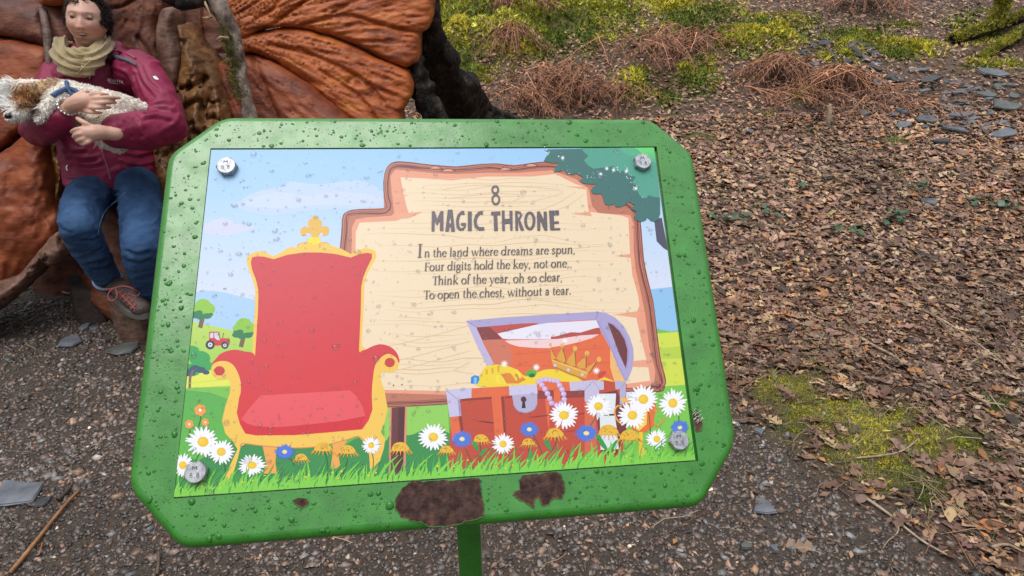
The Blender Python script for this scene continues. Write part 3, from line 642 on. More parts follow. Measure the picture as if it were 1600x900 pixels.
# throne
Y1, Y2, RD = (250, 204, 92), (240, 180, 90), (220, 62, 72)
Z4 = (260, 570, 4.0); ZF = (420, 320, 5.627); Z5 = (580, 460, 3.0)
art([(600, 500), (695, 500), (682, 600), (690, 680), (606, 680), (626, 620)], (246, 174, 88), Z4); art([(1040, 480), (1140, 455), (1075, 560), (1088, 640), (1026, 655), (1038, 560)], (246, 174, 88), Z4)
body = [(428, 400), (438, 395), (450, 387), (458, 385.5), (463, 388), (468, 381), (479, 378), (500, 377), (514, 382), (519, 384), (534, 389), (548, 397), (560, 391), (571, 387.5), (580, 389), (587, 393), (588, 402), (580, 416), (573, 430), (569.5, 444), (568, 480),
        (565, 540), (590, 560), (596, 580), (595, 593), (602, 617), (606, 640), (601, 660), (595, 675), (602, 686), (600, 700), (593, 722), (584, 744), (578, 732), (577, 712), (571, 693), (560, 682), (542, 687), (500, 697), (460, 700), (410, 696), (385, 693), (376, 698),
        (372, 715), (366, 735), (357, 757), (349, 752), (362, 722), (371, 702), (364, 690), (352, 677), (347, 657), (352, 635), (360, 612), (360, 597), (352, 585), (372, 552), (394, 551), (398, 489), (399, 453), (395, 438), (389, 422), (385, 409), (387, 400), (393, 396), (402, 393), (413, 393), (424, 399)]
art(body, Y1, clip=False)
line([(376, 700), (380, 693), (410, 696.5), (460, 700), (500, 697), (542, 687), (560, 682), (572, 692)], 1.6, (226, 142, 84), sm=4)
# finial
art([(410, 88), (432, 115), (462, 140), (468, 172), (456, 196), (490, 186), (520, 196), (532, 225), (520, 262), (490, 272), (470, 266), (476, 248), (458, 246), (440, 262), (442, 290), (460, 320), (440, 350), (370, 352), (338, 330), (350, 300), (374, 286), (368, 256), (344, 243), (332, 262), (308, 274), (284, 262), (276, 232), (290, 202), (322, 190), (352, 200), (344, 168), (352, 136), (384, 112)], (236, 188, 84), ZF, sm=3, clip=False)
art([(372, 286), (440, 288), (458, 318), (440, 345), (400, 352), (360, 350), (334, 328), (350, 300)], (248, 226, 60), ZF, sm=3, clip=False)
for s in ((344, 262), (462, 262)): disc(s[0], s[1], 13, 17, (240, 214, 220), 12, z=ZF)
line([(250, 375), (262, 345), (330, 330), (380, 345)], 6, (226, 182, 74), ZF, sm=4); line([(440, 350), (500, 330), (540, 352)], 6, (226, 182, 74), ZF, sm=4)
# red upholstery
back = [(392, 410), (394, 402), (402, 400.5), (412, 401), (428, 405), (450, 398), (475, 394.5), (500, 394.5), (525, 397), (548, 402.5), (562, 397), (574, 395), (581, 397), (581, 404), (574, 418), (568, 432), (564.5, 448), (563.5, 490), (561, 548), (582, 585), (581, 620), (582, 640), (576, 657), (566, 671), (510, 676), (460, 680),
        (400, 680.5), (384, 677), (375, 663), (370, 645), (374, 620), (376, 597), (368, 572), (398.5, 556), (403, 489), (404, 455), (400, 437), (394, 422)]
art(back, RD, clip=False, grad=(395, (214, 58, 74), 680, (226, 62, 66)))
line([(563.5, 550), (561, 556), (563, 572), (560, 612)], 1.0, (214, 60, 68), sm=4)
art([(333, 570), (338, 560), (346, 552), (364, 546.5), (382, 549), (399, 556), (410, 600), (372, 600), (362, 580)], RD, sm=4, clip=False)
art([(561, 556), (574, 545), (593, 538), (610, 542), (621, 553), (624, 567), (614, 560), (600, 556), (588, 570), (583, 600), (575, 600)], RD, sm=4, clip=False)
art([(331, 584), (330, 575), (336, 567), (348, 564), (360, 567), (369, 577), (376, 597), (374, 620), (360, 614), (362, 598), (358, 590), (350, 592), (340, 592)], Y1, sm=4, clip=False)
art([(582, 612), (583, 590), (586, 572), (594, 560), (606, 553), (618, 558), (623, 570), (618, 579), (606, 582), (596, 580), (595, 593), (602, 617), (592, 625)], Y1, sm=4, clip=False)
disc(343, 579.5, 8.5, 7.5, (206, 64, 66), 16); disc(609, 566.5, 8, 7.5, (206, 64, 66), 16)
art([(590, 192), (860, 176), (1148, 160), (1190, 200), (1225, 260), (1243, 320), (1080, 352), (900, 372), (700, 390), (560, 385), (500, 366), (468, 340), (520, 270)], (240, 92, 100), Z4, clip=False)
art([(466, 342), (500, 366), (560, 385), (700, 390), (900, 372), (1080, 352), (1243, 322), (1220, 402), (1000, 424), (800, 440), (560, 442), (494, 430), (470, 390)], (220, 48, 62), Z4, clip=False)
# treasure chest
ZA = (690, 480, 7.5); ZB = (840, 480, 7.5); ZC = (690, 590, 6.0); ZD = (840, 590, 6.0)
LIL, LID, OR_, BR = (178, 168, 212), (156, 146, 196), (234, 112, 70), (200, 80, 62)
art([(738, 504), (900, 494), (934, 492), (990, 560), (976, 600), (930, 612), (772, 606)], OR_, clip=False)
art([(405, 235), (900, 195), (1280, 170), (1280, 300), (680, 395), (480, 395)], (196, 84, 78), ZA, clip=False)
art([(410, 238), (560, 232), (640, 300), (715, 378), (600, 388), (480, 382)], (138, 66, 66), ZA, clip=False)
art([(480, 384), (715, 376), (780, 440), (820, 540), (826, 640), (810, 700), (640, 700), (560, 560)], (214, 122, 100), ZA, clip=False)
art([(840, 506), (935, 502), (938, 520), (937, 523), (880, 533), (840, 534)], (196, 84, 78), clip=False)
art([(655, 310), (1180, 190), (1280, 172), (1280, 374), (900, 375), (780, 376), (715, 368)], (238, 236, 250), ZA, clip=False)
art([(740, 392), (960, 384), (1275, 376), (1275, 480), (1100, 478), (900, 462), (800, 432)], (248, 214, 214), ZA, clip=False)
art([(0, 208), (110, 186), (690, 152), (730, 240), (660, 258), (500, 300), (390, 296), (200, 345), (60, 344), (45, 368), (0, 372)], (238, 232, 246), ZB, clip=False)
art([(0, 384), (240, 372), (500, 332), (720, 318), (640, 362), (480, 410), (330, 444), (160, 470), (0, 480)], (248, 212, 214), ZB, clip=False)
art([(205, 345), (390, 294), (500, 298), (660, 250), (712, 238), (740, 310), (500, 326), (300, 342)], (188, 84, 74), ZB, clip=False)
for a in ([(860, 555), (1100, 535), (1275, 522)], [(860, 690), (1060, 680), (1275, 690)]): line(a, 5, (206, 96, 64), ZA)
for a in ([(0, 530), (400, 500), (780, 480)], [(560, 668), (860, 645)]): line(a, 5, (206, 96, 70), ZB)
art([(288, 160), (700, 122), (1280, 85), (1280, 178), (900, 195), (405, 237)], LIL, ZA, clip=False); art([(0, 100), (350, 72), (710, 52), (682, 145), (350, 165), (110, 186), (0, 205)], LIL, ZB, clip=False)
art([(288, 160), (405, 237), (500, 450), (612, 662), (540, 690), (520, 660), (400, 420)], (196, 186, 222), ZA, clip=False)
art([(682, 145), (710, 52), (800, 68), (900, 115), (1000, 210), (1080, 350), (1120, 480), (1126, 600), (1108, 720), (1070, 820), (1030, 880), (940, 700), (850, 480), (750, 300)], LIL, ZB, clip=False)
art([(820, 182), (880, 205), (960, 280), (1020, 380), (1052, 500), (1050, 620), (1032, 715), (960, 560), (880, 340)], (118, 60, 62), ZB, clip=False)
line([(820, 175), (900, 210), (980, 290), (1040, 400), (1064, 520), (1058, 640), (1034, 730)], 9, LID, ZB, sm=4)
line([(700, 160), (790, 330), (880, 520), (960, 720), (1030, 860)], 9, LID, ZB, sm=4); line([(710, 52), (682, 140)], 7, (130, 124, 170), ZB); line([(290, 162), (405, 237)], 5, (130, 124, 170), ZA)
art([(850, 480), (940, 700), (1030, 880), (900, 880), (850, 700)], (246, 190, 120), ZB, clip=False)
# gold
GD, GD2 = (248, 216, 62), (232, 176, 52)
art([(748, 604), (752, 584), (760, 572), (785, 570), (808, 578), (822, 588), (850, 578), (872, 578), (890, 586), (905, 592), (905, 606)], GD, sm=3, clip=False)
art([(640, 800), (760, 770), (900, 780), (990, 850), (900, 895), (640, 895)], (228, 140, 60), ZA, clip=False)
for i in range(6): art([(480 + i * 34, 740 - i * 8), (505 + i * 34, 735 - i * 8), (510 + i * 34, 792 - i * 6), (484 + i * 34, 796 - i * 6)], GD2 if i % 2 else GD, ZA, clip=False)
art([(470, 800), (630, 800), (640, 895), (460, 895)], GD, ZA, clip=False); art([(630, 800), (700, 790), (760, 895), (640, 895)], (252, 226, 70), ZA, clip=False); art([(800, 760), (850, 752), (890, 850), (870, 862)], GD, ZA, clip=False); art([(860, 730), (890, 730), (940, 820), (915, 840)], (252, 226, 70), ZA, clip=False)
art([(340, 895), (345, 820), (390, 795), (440, 812), (445, 850), (420, 900)], (52, 140, 220), ZA, clip=False); art([(380, 895), (375, 835), (395, 815), (415, 835), (410, 895)], (120, 196, 246), ZA, clip=False)
art([(980, 775), (1040, 728), (1120, 745), (1110, 790), (1050, 830), (990, 800)], (88, 182, 72), ZA, clip=False); disc(1060, 800, 38, 24, (40, 120, 60), z=ZA)
def spark(x, y, r, z=None, c=(255, 250, 236)):
    for k in range(6):
        a = k * math.pi / 6; line([(x - math.cos(a) * r, y - math.sin(a) * r), (x, y), (x + math.cos(a) * r, y + math.sin(a) * r)], np.array([.02, .3, .02]) * r if z is None else np.array([.02, .3, .02]) * r, c, z, layer=(k == 0))
        bump_layer()
spark(735, 665, 50, ZA); spark(1110, 705, 50, ZA); spark(320, 395, 46, ZB); spark(688, 745, 48, ZB)
# crown
CG, CGD = (226, 168, 72), (150, 84, 44)
for a in ([(160, 620), (150, 480), (205, 585), (225, 600)], [(220, 600), (285, 470), (330, 630), (300, 660)], [(330, 640), (430, 510), (445, 690), (390, 690)], [(450, 680), (565, 570), (560, 720), (500, 720)], [(560, 720), (690, 630), (620, 740), (590, 770)]): art(np.array(a) + (10, 4), CGD, ZB, clip=False); art(a, CG, ZB, clip=False)
art([(160, 600), (230, 640), (400, 690), (590, 760), (560, 850), (380, 800), (250, 740), (180, 690)], CG, ZB, clip=False); line([(170, 625), (350, 690), (585, 775)], 10, (246, 206, 120), ZB, sm=3); line([(180, 690), (380, 780), (560, 845)], 8, CGD, ZB, sm=3)
for a in ((150, 440, 18), (285, 450, 20), (438, 485, 26), (578, 545, 28), (718, 612, 26)): disc(a[0], a[1], a[2], a[2] * 1.2, (236, 184, 90), z=ZB)
for a in ((204, 684), (360, 735), (523, 790)): disc(a[0], a[1], 18, 18, (214, 206, 226), z=ZB)
art([(700, 800), (740, 760), (790, 745), (808, 770), (760, 820), (720, 835)], (222, 72, 62), ZB, clip=False); art([(780, 820), (860, 850), (900, 880), (700, 860)], GD, ZB, clip=False)
# chest front
art([(697, 612), (738, 607), (800, 603), (840, 603), (905, 600), (944, 594), (979, 600), (977, 640), (972, 725), (700, 735), (704, 660)], BR, clip=False)
for a in ([(38, 115), (980, 60), (980, 150), (560, 172), (170, 200)], [(75, 370), (155, 365), (190, 600), (100, 600)], [(465, 150), (560, 172), (600, 560), (500, 560)], [(965, 150), (1010, 150), (1010, 520), (990, 400)]): art(a, OR_, ZC, clip=False)
for a in ([(160, 362), (190, 362), (210, 520), (185, 520)], [(556, 178), (585, 180), (606, 540), (584, 540)], [(180, 200), (470, 182), (470, 200), (190, 222)], [(600, 178), (660, 174), (660, 188), (600, 196)]): art(a, (150, 62, 54), ZC, clip=False)
art([(300, 402), (400, 408), (488, 420), (488, 432), (420, 424)], (120, 50, 44), ZC, clip=False); art([(800, 372), (990, 352), (990, 360), (860, 374)], (120, 50, 44), ZC, clip=False)
art([(0, 120), (440, 125), (440, 185), (0, 200)], (150, 66, 60), ZD, clip=False); art([(150, 120), (215, 120), (215, 480), (160, 480)], OR_, ZD, clip=False)
art([(0, 110), (0, 30), (300, 40), (310, 125)], OR_, ZD, clip=False); line([(0, 360), (120, 352)], 7, (150, 62, 54), ZD); line([(380, 345), (450, 335)], 9, (130, 52, 50), ZD); line([(250, 510), (380, 495)], 7, (150, 62, 54), ZD)
art([(440, 120), (530, 130), (560, 760), (440, 760)], (222, 108, 78), ZD, clip=False); art([(575, 150), (740, 120), (800, 240), (840, 340), (830, 500), (740, 720), (600, 740), (560, 420)], (120, 58, 58), ZD, clip=False)
art([(38, 115), (280, 96), (280, 190), (150, 205), (182, 360), (75, 370)], (206, 200, 232), ZC, clip=False); line([(50, 125), (150, 203)], 6, (150, 144, 186), ZC); art([(150, 205), (172, 205), (186, 358), (164, 360)], (172, 160, 200), ZC, clip=False)
art([(295, 42), (440, 32), (520, 22), (620, 36), (620, 112), (575, 118), (576, 180), (540, 240), (470, 240), (440, 220), (440, 118), (308, 126)], (204, 196, 226), ZD, clip=False); line([(440, 118), (522, 28), (580, 115)], 5, (150, 144, 186), ZD)
art([(722, 30), (826, 40), (826, 150), (810, 260), (770, 250), (770, 110), (730, 110)], (186, 180, 214), ZD, clip=False); line([(824, 44), (770, 112)], 5, (150, 144, 186), ZD)
art([(560, 152), (735, 150), (722, 345), (740, 470), (760, 670), (590, 678), (582, 350), (545, 215)], (232, 236, 240), ZD, clip=False); line([(598, 356), (660, 356)], 6, (90, 90, 96), ZD); line([(670, 350), (722, 348)], 16, (52, 44, 50), ZD)
art([(630, 80), (890, 62), (900, 150), (636, 168)], (210, 204, 234), ZC, clip=False)
art([(660, 166), (895, 152), (896, 250), (870, 300), (820, 326), (770, 332), (710, 310), (676, 262)], (186, 180, 210), ZC, sm=0, clip=False); line([(676, 262), (712, 310), (770, 330), (820, 324), (870, 298), (894, 250)], 8, (150, 144, 180), ZC, sm=3)
disc(768, 205, 26, 28, (92, 52, 60), z=ZC); art([(758, 225), (780, 225), (788, 286), (750, 288)], (66, 38, 46), ZC, clip=False)
# cup
art([(768, 195), (860, 188), (880, 215), (800, 235)], (250, 190, 70), ZD, clip=False); art([(840, 240), (1110, 230), (1085, 460), (1000, 520), (900, 495), (850, 440)], (236, 116, 60), ZD, clip=False); art([(960, 250), (1030, 245), (1020, 440), (950, 500), (920, 480)], (252, 214, 80), ZD, clip=False)
line([(790, 270), (750, 265), (722, 310), (735, 380), (780, 430), (810, 440)], 15, (244, 168, 72), ZD, sm=5); line([(1105, 330), (1100, 290), (1135, 290), (1130, 320)], 12, (232, 150, 62), ZD, sm=4); line([(1090, 430), (1130, 450), (1180, 400), (1195, 370)], 12, (232, 150, 62), ZD, sm=5)
art([(950, 510), (985, 510), (985, 650), (1015, 700), (990, 760), (900, 770), (950, 680)], (250, 200, 60), ZD, clip=False)
# pearls
for a in [(8, 38), (40, 22), (75, 18), (115, 22), (150, 28), (185, 34)]: disc(a[0], a[1], 24, 24, (190, 150, 206), 12, z=ZD); disc(a[0], a[1] - 2, 21, 20, (220, 196, 232), 12, z=ZD)
for a in [(40, 70), (68, 108), (92, 150), (112, 195), (130, 240), (178, 262), (222, 242), (248, 205), (243, 155), (228, 112), (205, 72)]: disc(a[0], a[1], 27, 27, (190, 150, 206), 14, z=ZD); disc(a[0] - 1, a[1] - 2, 24, 23, (214, 184, 228), 14, z=ZD); disc(a[0] - 6, a[1] - 7, 10, 9, (236, 222, 244), 8, z=ZD)
# flowers
def stem(x0, y0, x1, y1, c=(48, 100, 50)): line([(x0, y0), ((x0 + x1) / 2 + 2, (y0 + y1) / 2), (x1, y1)], 1.2, c, sm=4)
def daisy(x, y, r, ry=None, c=(252, 252, 255), cc=(244, 202, 62), n=22, w=.17, cr=.33):
    ry = ry or r * .92
    for i in range(n):
        a = 2 * math.pi * (i + ar.uniform(-.25, .25)) / n; l = ar.uniform(.85, 1.05); d = np.array((math.cos(a), math.sin(a))); q = np.array((-d[1], d[0])); sx = np.array((r, ry))
        base, mid, tip = d * .2, d * .68 * l, d * l
        art([(np.array((x, y)) + sx * v) for v in (base + q * .05, mid + q * w * .62, tip + q * .03, tip - q * .03, mid - q * w * .62, base - q * .05)], c, layer=(i == 0)); ART['L'] += (1 if i % 2 == 0 else -1)
    bump_layer(2); disc(x, y, r * cr, ry * cr, cc, 14); disc(x - r * .05, y - ry * .04, r * cr * .6, ry * cr * .6, tuple(min(255, v + 8) for v in cc), 10)
def echin(x, y, r):
    for i in range(11):
        a = math.radians(200 - i * 22); tipx = x + math.cos(a) * r * 1.1; tipy = y + abs(math.sin(a)) * r * .25 + r * .35 - (1 - abs(math.cos(a))) * r * .0
        line([(x + math.cos(a) * r * .5, y - r * .1), (tipx, tipy)], r * .2, (240, 176, 58), taper=True, layer=(i == 0))
    art([(x - r * .78, y + r * .08), (x - r * .6, y - r * .42), (x - r * .1, y - r * .62), (x + r * .4, y - r * .5), (x + r * .76, y - r * .05), (x + r * .5, y + r * .12), (x, y + r * .18), (x - r * .5, y + r * .14)], (240, 190, 66), sm=3)
    for i in range(12): disc(x + ar.uniform(-.6, .6) * r, y - r * .18 + ar.uniform(-.25, .2) * r, .9, .9, (178, 120, 40), 5, layer=(i == 0))
for (x, y, r) in ((313, 641, 10), (296, 663, 7.5), (321, 660, 6.5)):
    stem(x, y, x - 3, y + 26, (60, 90, 50))
    for k in range(6): a = k * math.pi / 3 + .3; disc(x + math.cos(a) * r * .55, y + math.sin(a) * r * .55, r * .42, r * .42, (248, 164, 84), 10, layer=(k == 0)); bump_layer()
    disc(x, y, r * .25, r * .25, (255, 246, 230), 8)
for a in ((317, 690, 298, 735), (346, 705, 352, 742), (524, 735, 528, 760), (1057, 640, 1060, 660), (581, 705, 582, 735), (448, 712, 460, 728), (508, 706, 512, 745), (543, 710, 536, 740), (1010, 625, 1016, 690), (935, 640, 922, 665), (722, 690, 742, 740), (750, 690, 748, 730), (830, 675, 848, 712), (826, 698, 822, 735), (870, 680, 862, 705), (398, 735, 410, 755)): stem(*a)
WH = [(317.5, 690.5, 27), (346, 706, 22), (394, 727, 23, 18), (286, 727, 19, 19), (580, 696, 15.5), (677, 683, 24, 21.5), (786, 694, 18, 17), (881, 649, 24, 21.5), (935, 635, 22, 20), (1005, 624, 24, 23), (1051, 630, 22, 23), (988, 649, 24), (1026, 686, 17, 16)]
for (x, y, rx, ry) in ((722, 686, 17, 14), (827, 671, 16, 13), (445, 706, 16, 13), (916, 677, 19, 14), (1062, 668, 15, 12.5)): daisy(x, y, rx, ry, (84, 126, 222), (246, 226, 150), 26, .15, .24)
for t_ in WH[:3] + WH[4:8]: daisy(*t_)
for t_ in (WH[8], WH[11], WH[12], WH[9], WH[10]): daisy(*t_)
daisy(*WH[3])
for t_ in ((471, 717, 13), (505, 702, 18), (543, 706, 17), (626, 702, 18), (698, 705, 14), (752, 688, 15), (826, 693, 13), (867, 680, 18), (951, 676, 20), (984, 684, 20)): echin(*t_)
# leaves and grass blades at the foot
for a in ([(738, 690), (745, 692), (748, 705), (741, 700)], [(762, 700), (752, 705), (748, 714), (757, 708)], [(850, 690), (856, 688), (862, 704), (855, 700)], [(930, 680), (938, 682), (950, 703), (940, 698)], [(965, 688), (960, 690), (950, 704), (958, 702)], [(832, 705), (826, 710), (822, 720), (830, 716)]): art(a, (58, 160, 84), sm=3)
def blades(n, x0, x1, hgt, col, wid, seed, base=0):
    r = random.Random(seed)
    for i in range(n):
        x = x0 + (x1 - x0) * (i + r.random()) / n; s = (x - 272) / (1086 - 272); yb = 777 + (719 - 777) * s - base; h = hgt * r.uniform(.5, 1.15); ln = r.uniform(-.1, .75) * h
        w0 = wid * r.uniform(.6, 1.2)
        p = catmull(np.array([(x, yb - .3), (x + ln * .25, yb - h * .5), (x + ln, yb - h)]), 5); n_ = len(p); t = np.gradient(p, axis=0); t /= np.linalg.norm(t, axis=1)[:, None]; nn = np.stack([-t[:, 1], t[:, 0]], 1) * (w0 * np.linspace(1, .03, n_) ** .8)[:, None]
        pl = clipq(np.concatenate([p + nn, (p - nn)[::-1]]))
        if len(pl) > 2: art(pl, col, clip=False, layer=False); ART['L'] += 1 if i % 14 < 13 else -13
    ART['L'] += 14
bump_layer(); blades(80, 274, 1084, 40, (84, 172, 84), 2.6, 1)
bump_layer(); blades(100, 272, 1084, 38, (126, 208, 76), 3.4, 2)
bump_layer(); blades(90, 272, 1084, 26, (142, 220, 84), 3.4, 3); bump_layer(); blades(50, 272, 1084, 20, (78, 168, 78), 1.8, 4)
bump_layer(); blades(170, 272, 1084, 17, (134, 214, 80), 3.6, 5)
for i in range(26): x = ar.uniform(300, 1000); s = (x - 272) / 814; disc(x, 777 - 58 * s - ar.uniform(8, 26), ar.uniform(1, 2.6), ar.uniform(.8, 2), (240, 210, 64), 6)
# foliage, top right
ZG = (840, 225, 6.92)
art([(70, 62), (1256, 40), (1300, 400), (1322, 580), (1322, 760), (1300, 820), (1262, 842), (1220, 832), (1188, 796), (1160, 830), (1110, 842), (1060, 826), (1040, 795), (1062, 760), (1075, 735), (1040, 720), (1000, 704), (1050, 665), (980, 625), (940, 668), (880, 686), (838, 680), (825, 650), (770, 668), (725, 650), (710, 600), (690, 545), (668, 540), (630, 546), (590, 536), (575, 505), (600, 466), (640, 436),
     (560, 436), (490, 428), (445, 404), (500, 368), (450, 340), (418, 322), (370, 336), (320, 328), (296, 300), (290, 280), (240, 300), (175, 308), (190, 262), (225, 208), (150, 208), (66, 188), (90, 140), (135, 104), (110, 85)], (70, 120, 116), ZG)
art([(470, 50), (1256, 40), (1290, 300), (1322, 585), (1240, 570), (1200, 556), (1170, 590), (1110, 570), (1075, 510), (1100, 470), (1020, 420), (1060, 360), (980, 330), (960, 290), (860, 300), (820, 240), (700, 260), (600, 270), (540, 230), (500, 180), (550, 130), (510, 100)], (88, 168, 146), ZG)
art([(1000, 46), (1256, 40), (1280, 210), (1180, 180), (1100, 100)], (104, 208, 130), ZG, grad=(236, (112, 222, 120), 255, (92, 176, 146)))
art([(900, 44), (1040, 44), (1120, 110), (1000, 130), (920, 90)], (92, 182, 140), ZG, sm=3)
for i in range(60):
    t = ar.random(); base = np.array([(90, 70), (250, 130), (330, 270), (520, 350), (680, 320), (830, 270), (960, 300), (1000, 400), (1060, 480), (1065, 570)], float); cu = catmull(base, 6); q = cu[int(t * (len(cu) - 1))]; r = ar.choice([4, 5, 6, 8, 10])
    q = q + np.array((ar.gauss(0, 28), ar.gauss(0, 24))); line([q - (r, 0), q, q + (r, 0)], np.array([.1, .75, .1]) * r, (232, 248, 250), ZG); line([q - (0, r), q, q + (0, r)], np.array([.1, .75, .1]) * r, (232, 248, 250), ZG)
for q in ((270, 155), (680, 330), (820, 285), (1060, 485), (745, 270), (960, 295)): spark(q[0], q[1], 26, ZG, (240, 252, 255))
print('layers', ART['L'])
INKF = .80
artmat = mat('printed_inks', attr='col', rough=.34, spec=.3, coat=.04)
nv = ART['n']; me_o = sobj('printed_picture', np.concatenate(ART['V']), ART['F'], artmat, panel, attrs={'col': np.concatenate(ART['C']) * INKF})
print('art layers', ART['L'], nv)
# ---- lettering on the panel
ART.update({'V': [], 'F': [], 'C': [], 'n': 0}); ART['L'] += 2
INK = (84, 74, 84)
ZT = (660, 280, 6.957)
def T(pts, c=INK): art(pts, c, ZT, clip=False)
def TL(pts, w, c=INK, sm=0): line(pts, w, c, ZT, sm=sm)
a = np.linspace(0, 2 * math.pi, 25)
TL(np.stack([791 + 33 * np.cos(a), 117 + 38 * np.sin(a)], 1), 20); TL(np.stack([797 + 38 * np.cos(a), 224 + 50 * np.sin(a)], 1), 20)
T([(102, 352), (132, 350), (160, 432), (196, 350), (228, 350), (228, 562), (190, 562), (190, 452), (156, 508), (134, 450), (130, 568), (99, 568)])
T([(276, 335), (326, 333), (354, 570), (312, 570), (308, 520), (292, 520), (288, 569), (248, 569)]); art([(294, 482), (303, 430), (309, 482)], (247, 224, 190), ZT, clip=False)
TL([(452, 362), (420, 366), (392, 400), (380, 450), (386, 520), (410, 548), (440, 545), (462, 515), (462, 485)], [18, 26, 30, 32, 34, 30, 26, 20, 16]); T([(426, 350), (452, 345), (460, 384), (430, 388)]); T([(420, 478), (474, 478), (472, 505), (418, 505)])
T([(493, 355), (536, 355), (536, 562), (493, 562)])
TL([(652, 362), (618, 370), (586, 405), (572, 460), (582, 515), (618, 542), (672, 540)], [34, 34, 34, 34, 36, 36, 34]); T([(636, 347), (656, 345), (656, 386), (636, 386)])
T([(746, 357), (846, 354), (848, 390), (812, 392), (820, 562), (779, 564), (772, 392), (746, 390)])
T([(862, 345), (892, 343), (896, 562), (866, 563)]); T([(944, 346), (978, 346), (980, 558), (954, 560)]); T([(890, 435), (960, 432), (960, 482), (890, 486)])
T([(1006, 350), (1034, 348), (1040, 560), (1010, 560)]); TL([(1026, 360), (1060, 366), (1072, 392), (1058, 424), (1034, 440)], 22); T([(1028, 436), (1056, 432), (1106, 558), (1068, 560)])
a = np.linspace(0, 2 * math.pi, 29); TL(np.stack([1166 + 46 * np.cos(a), 455 + 88 * np.sin(a)], 1), 25 + 6 * np.abs(np.cos(a)))
T([(1244, 355), (1276, 355), (1318, 440), (1316, 356), (1350, 354), (1358, 558), (1324, 558), (1280, 450), (1280, 560), (1248, 560)])
T([(1374, 345), (1482, 343), (1483, 392), (1426, 392), (1430, 462), (1482, 460), (1482, 484), (1430, 486), (1432, 536), (1496, 535), (1497, 554), (1388, 556)])
# serif letters drawn with a broad pen: strokes (x, y in x-heights; thick or thin), then serifs
def nib(pts, thick=.2, thin=.085, sm=6, ang=0):
    p = catmull(np.array(pts, float), sm) if len(pts) > 2 else np.array(pts, float); t = np.gradient(p, axis=0); t /= np.linalg.norm(t, axis=1)[:, None] + 1e-9
    w = thin + (thick - thin) * np.abs(t[:, 1] * math.cos(ang) + t[:, 0] * math.sin(ang)) ** 1.3; return p, w
def bowl(cx, cy, rx, ry, a0=0, a1=360, n=14, off=.15):
    a = np.radians(np.linspace(a0, a1, n)); p = np.stack([cx + rx * np.cos(a), cy + ry * np.sin(a)], 1); w = .085 + .12 * np.abs(np.cos(a + off)) ** 1.4; return p, w
def stem_(x, y0, y1, w=.19): return np.array([(x, y0), (x, y1)], float), np.array([w, w])
def serif(x, y, l=.22, w=.06): return np.array([(x - l, y), (x + l, y)], float), np.array([w, w])
def flag(x, y, l=.2): return np.array([(x - l, y - .1), (x, y)], float), np.array([.03, .14])
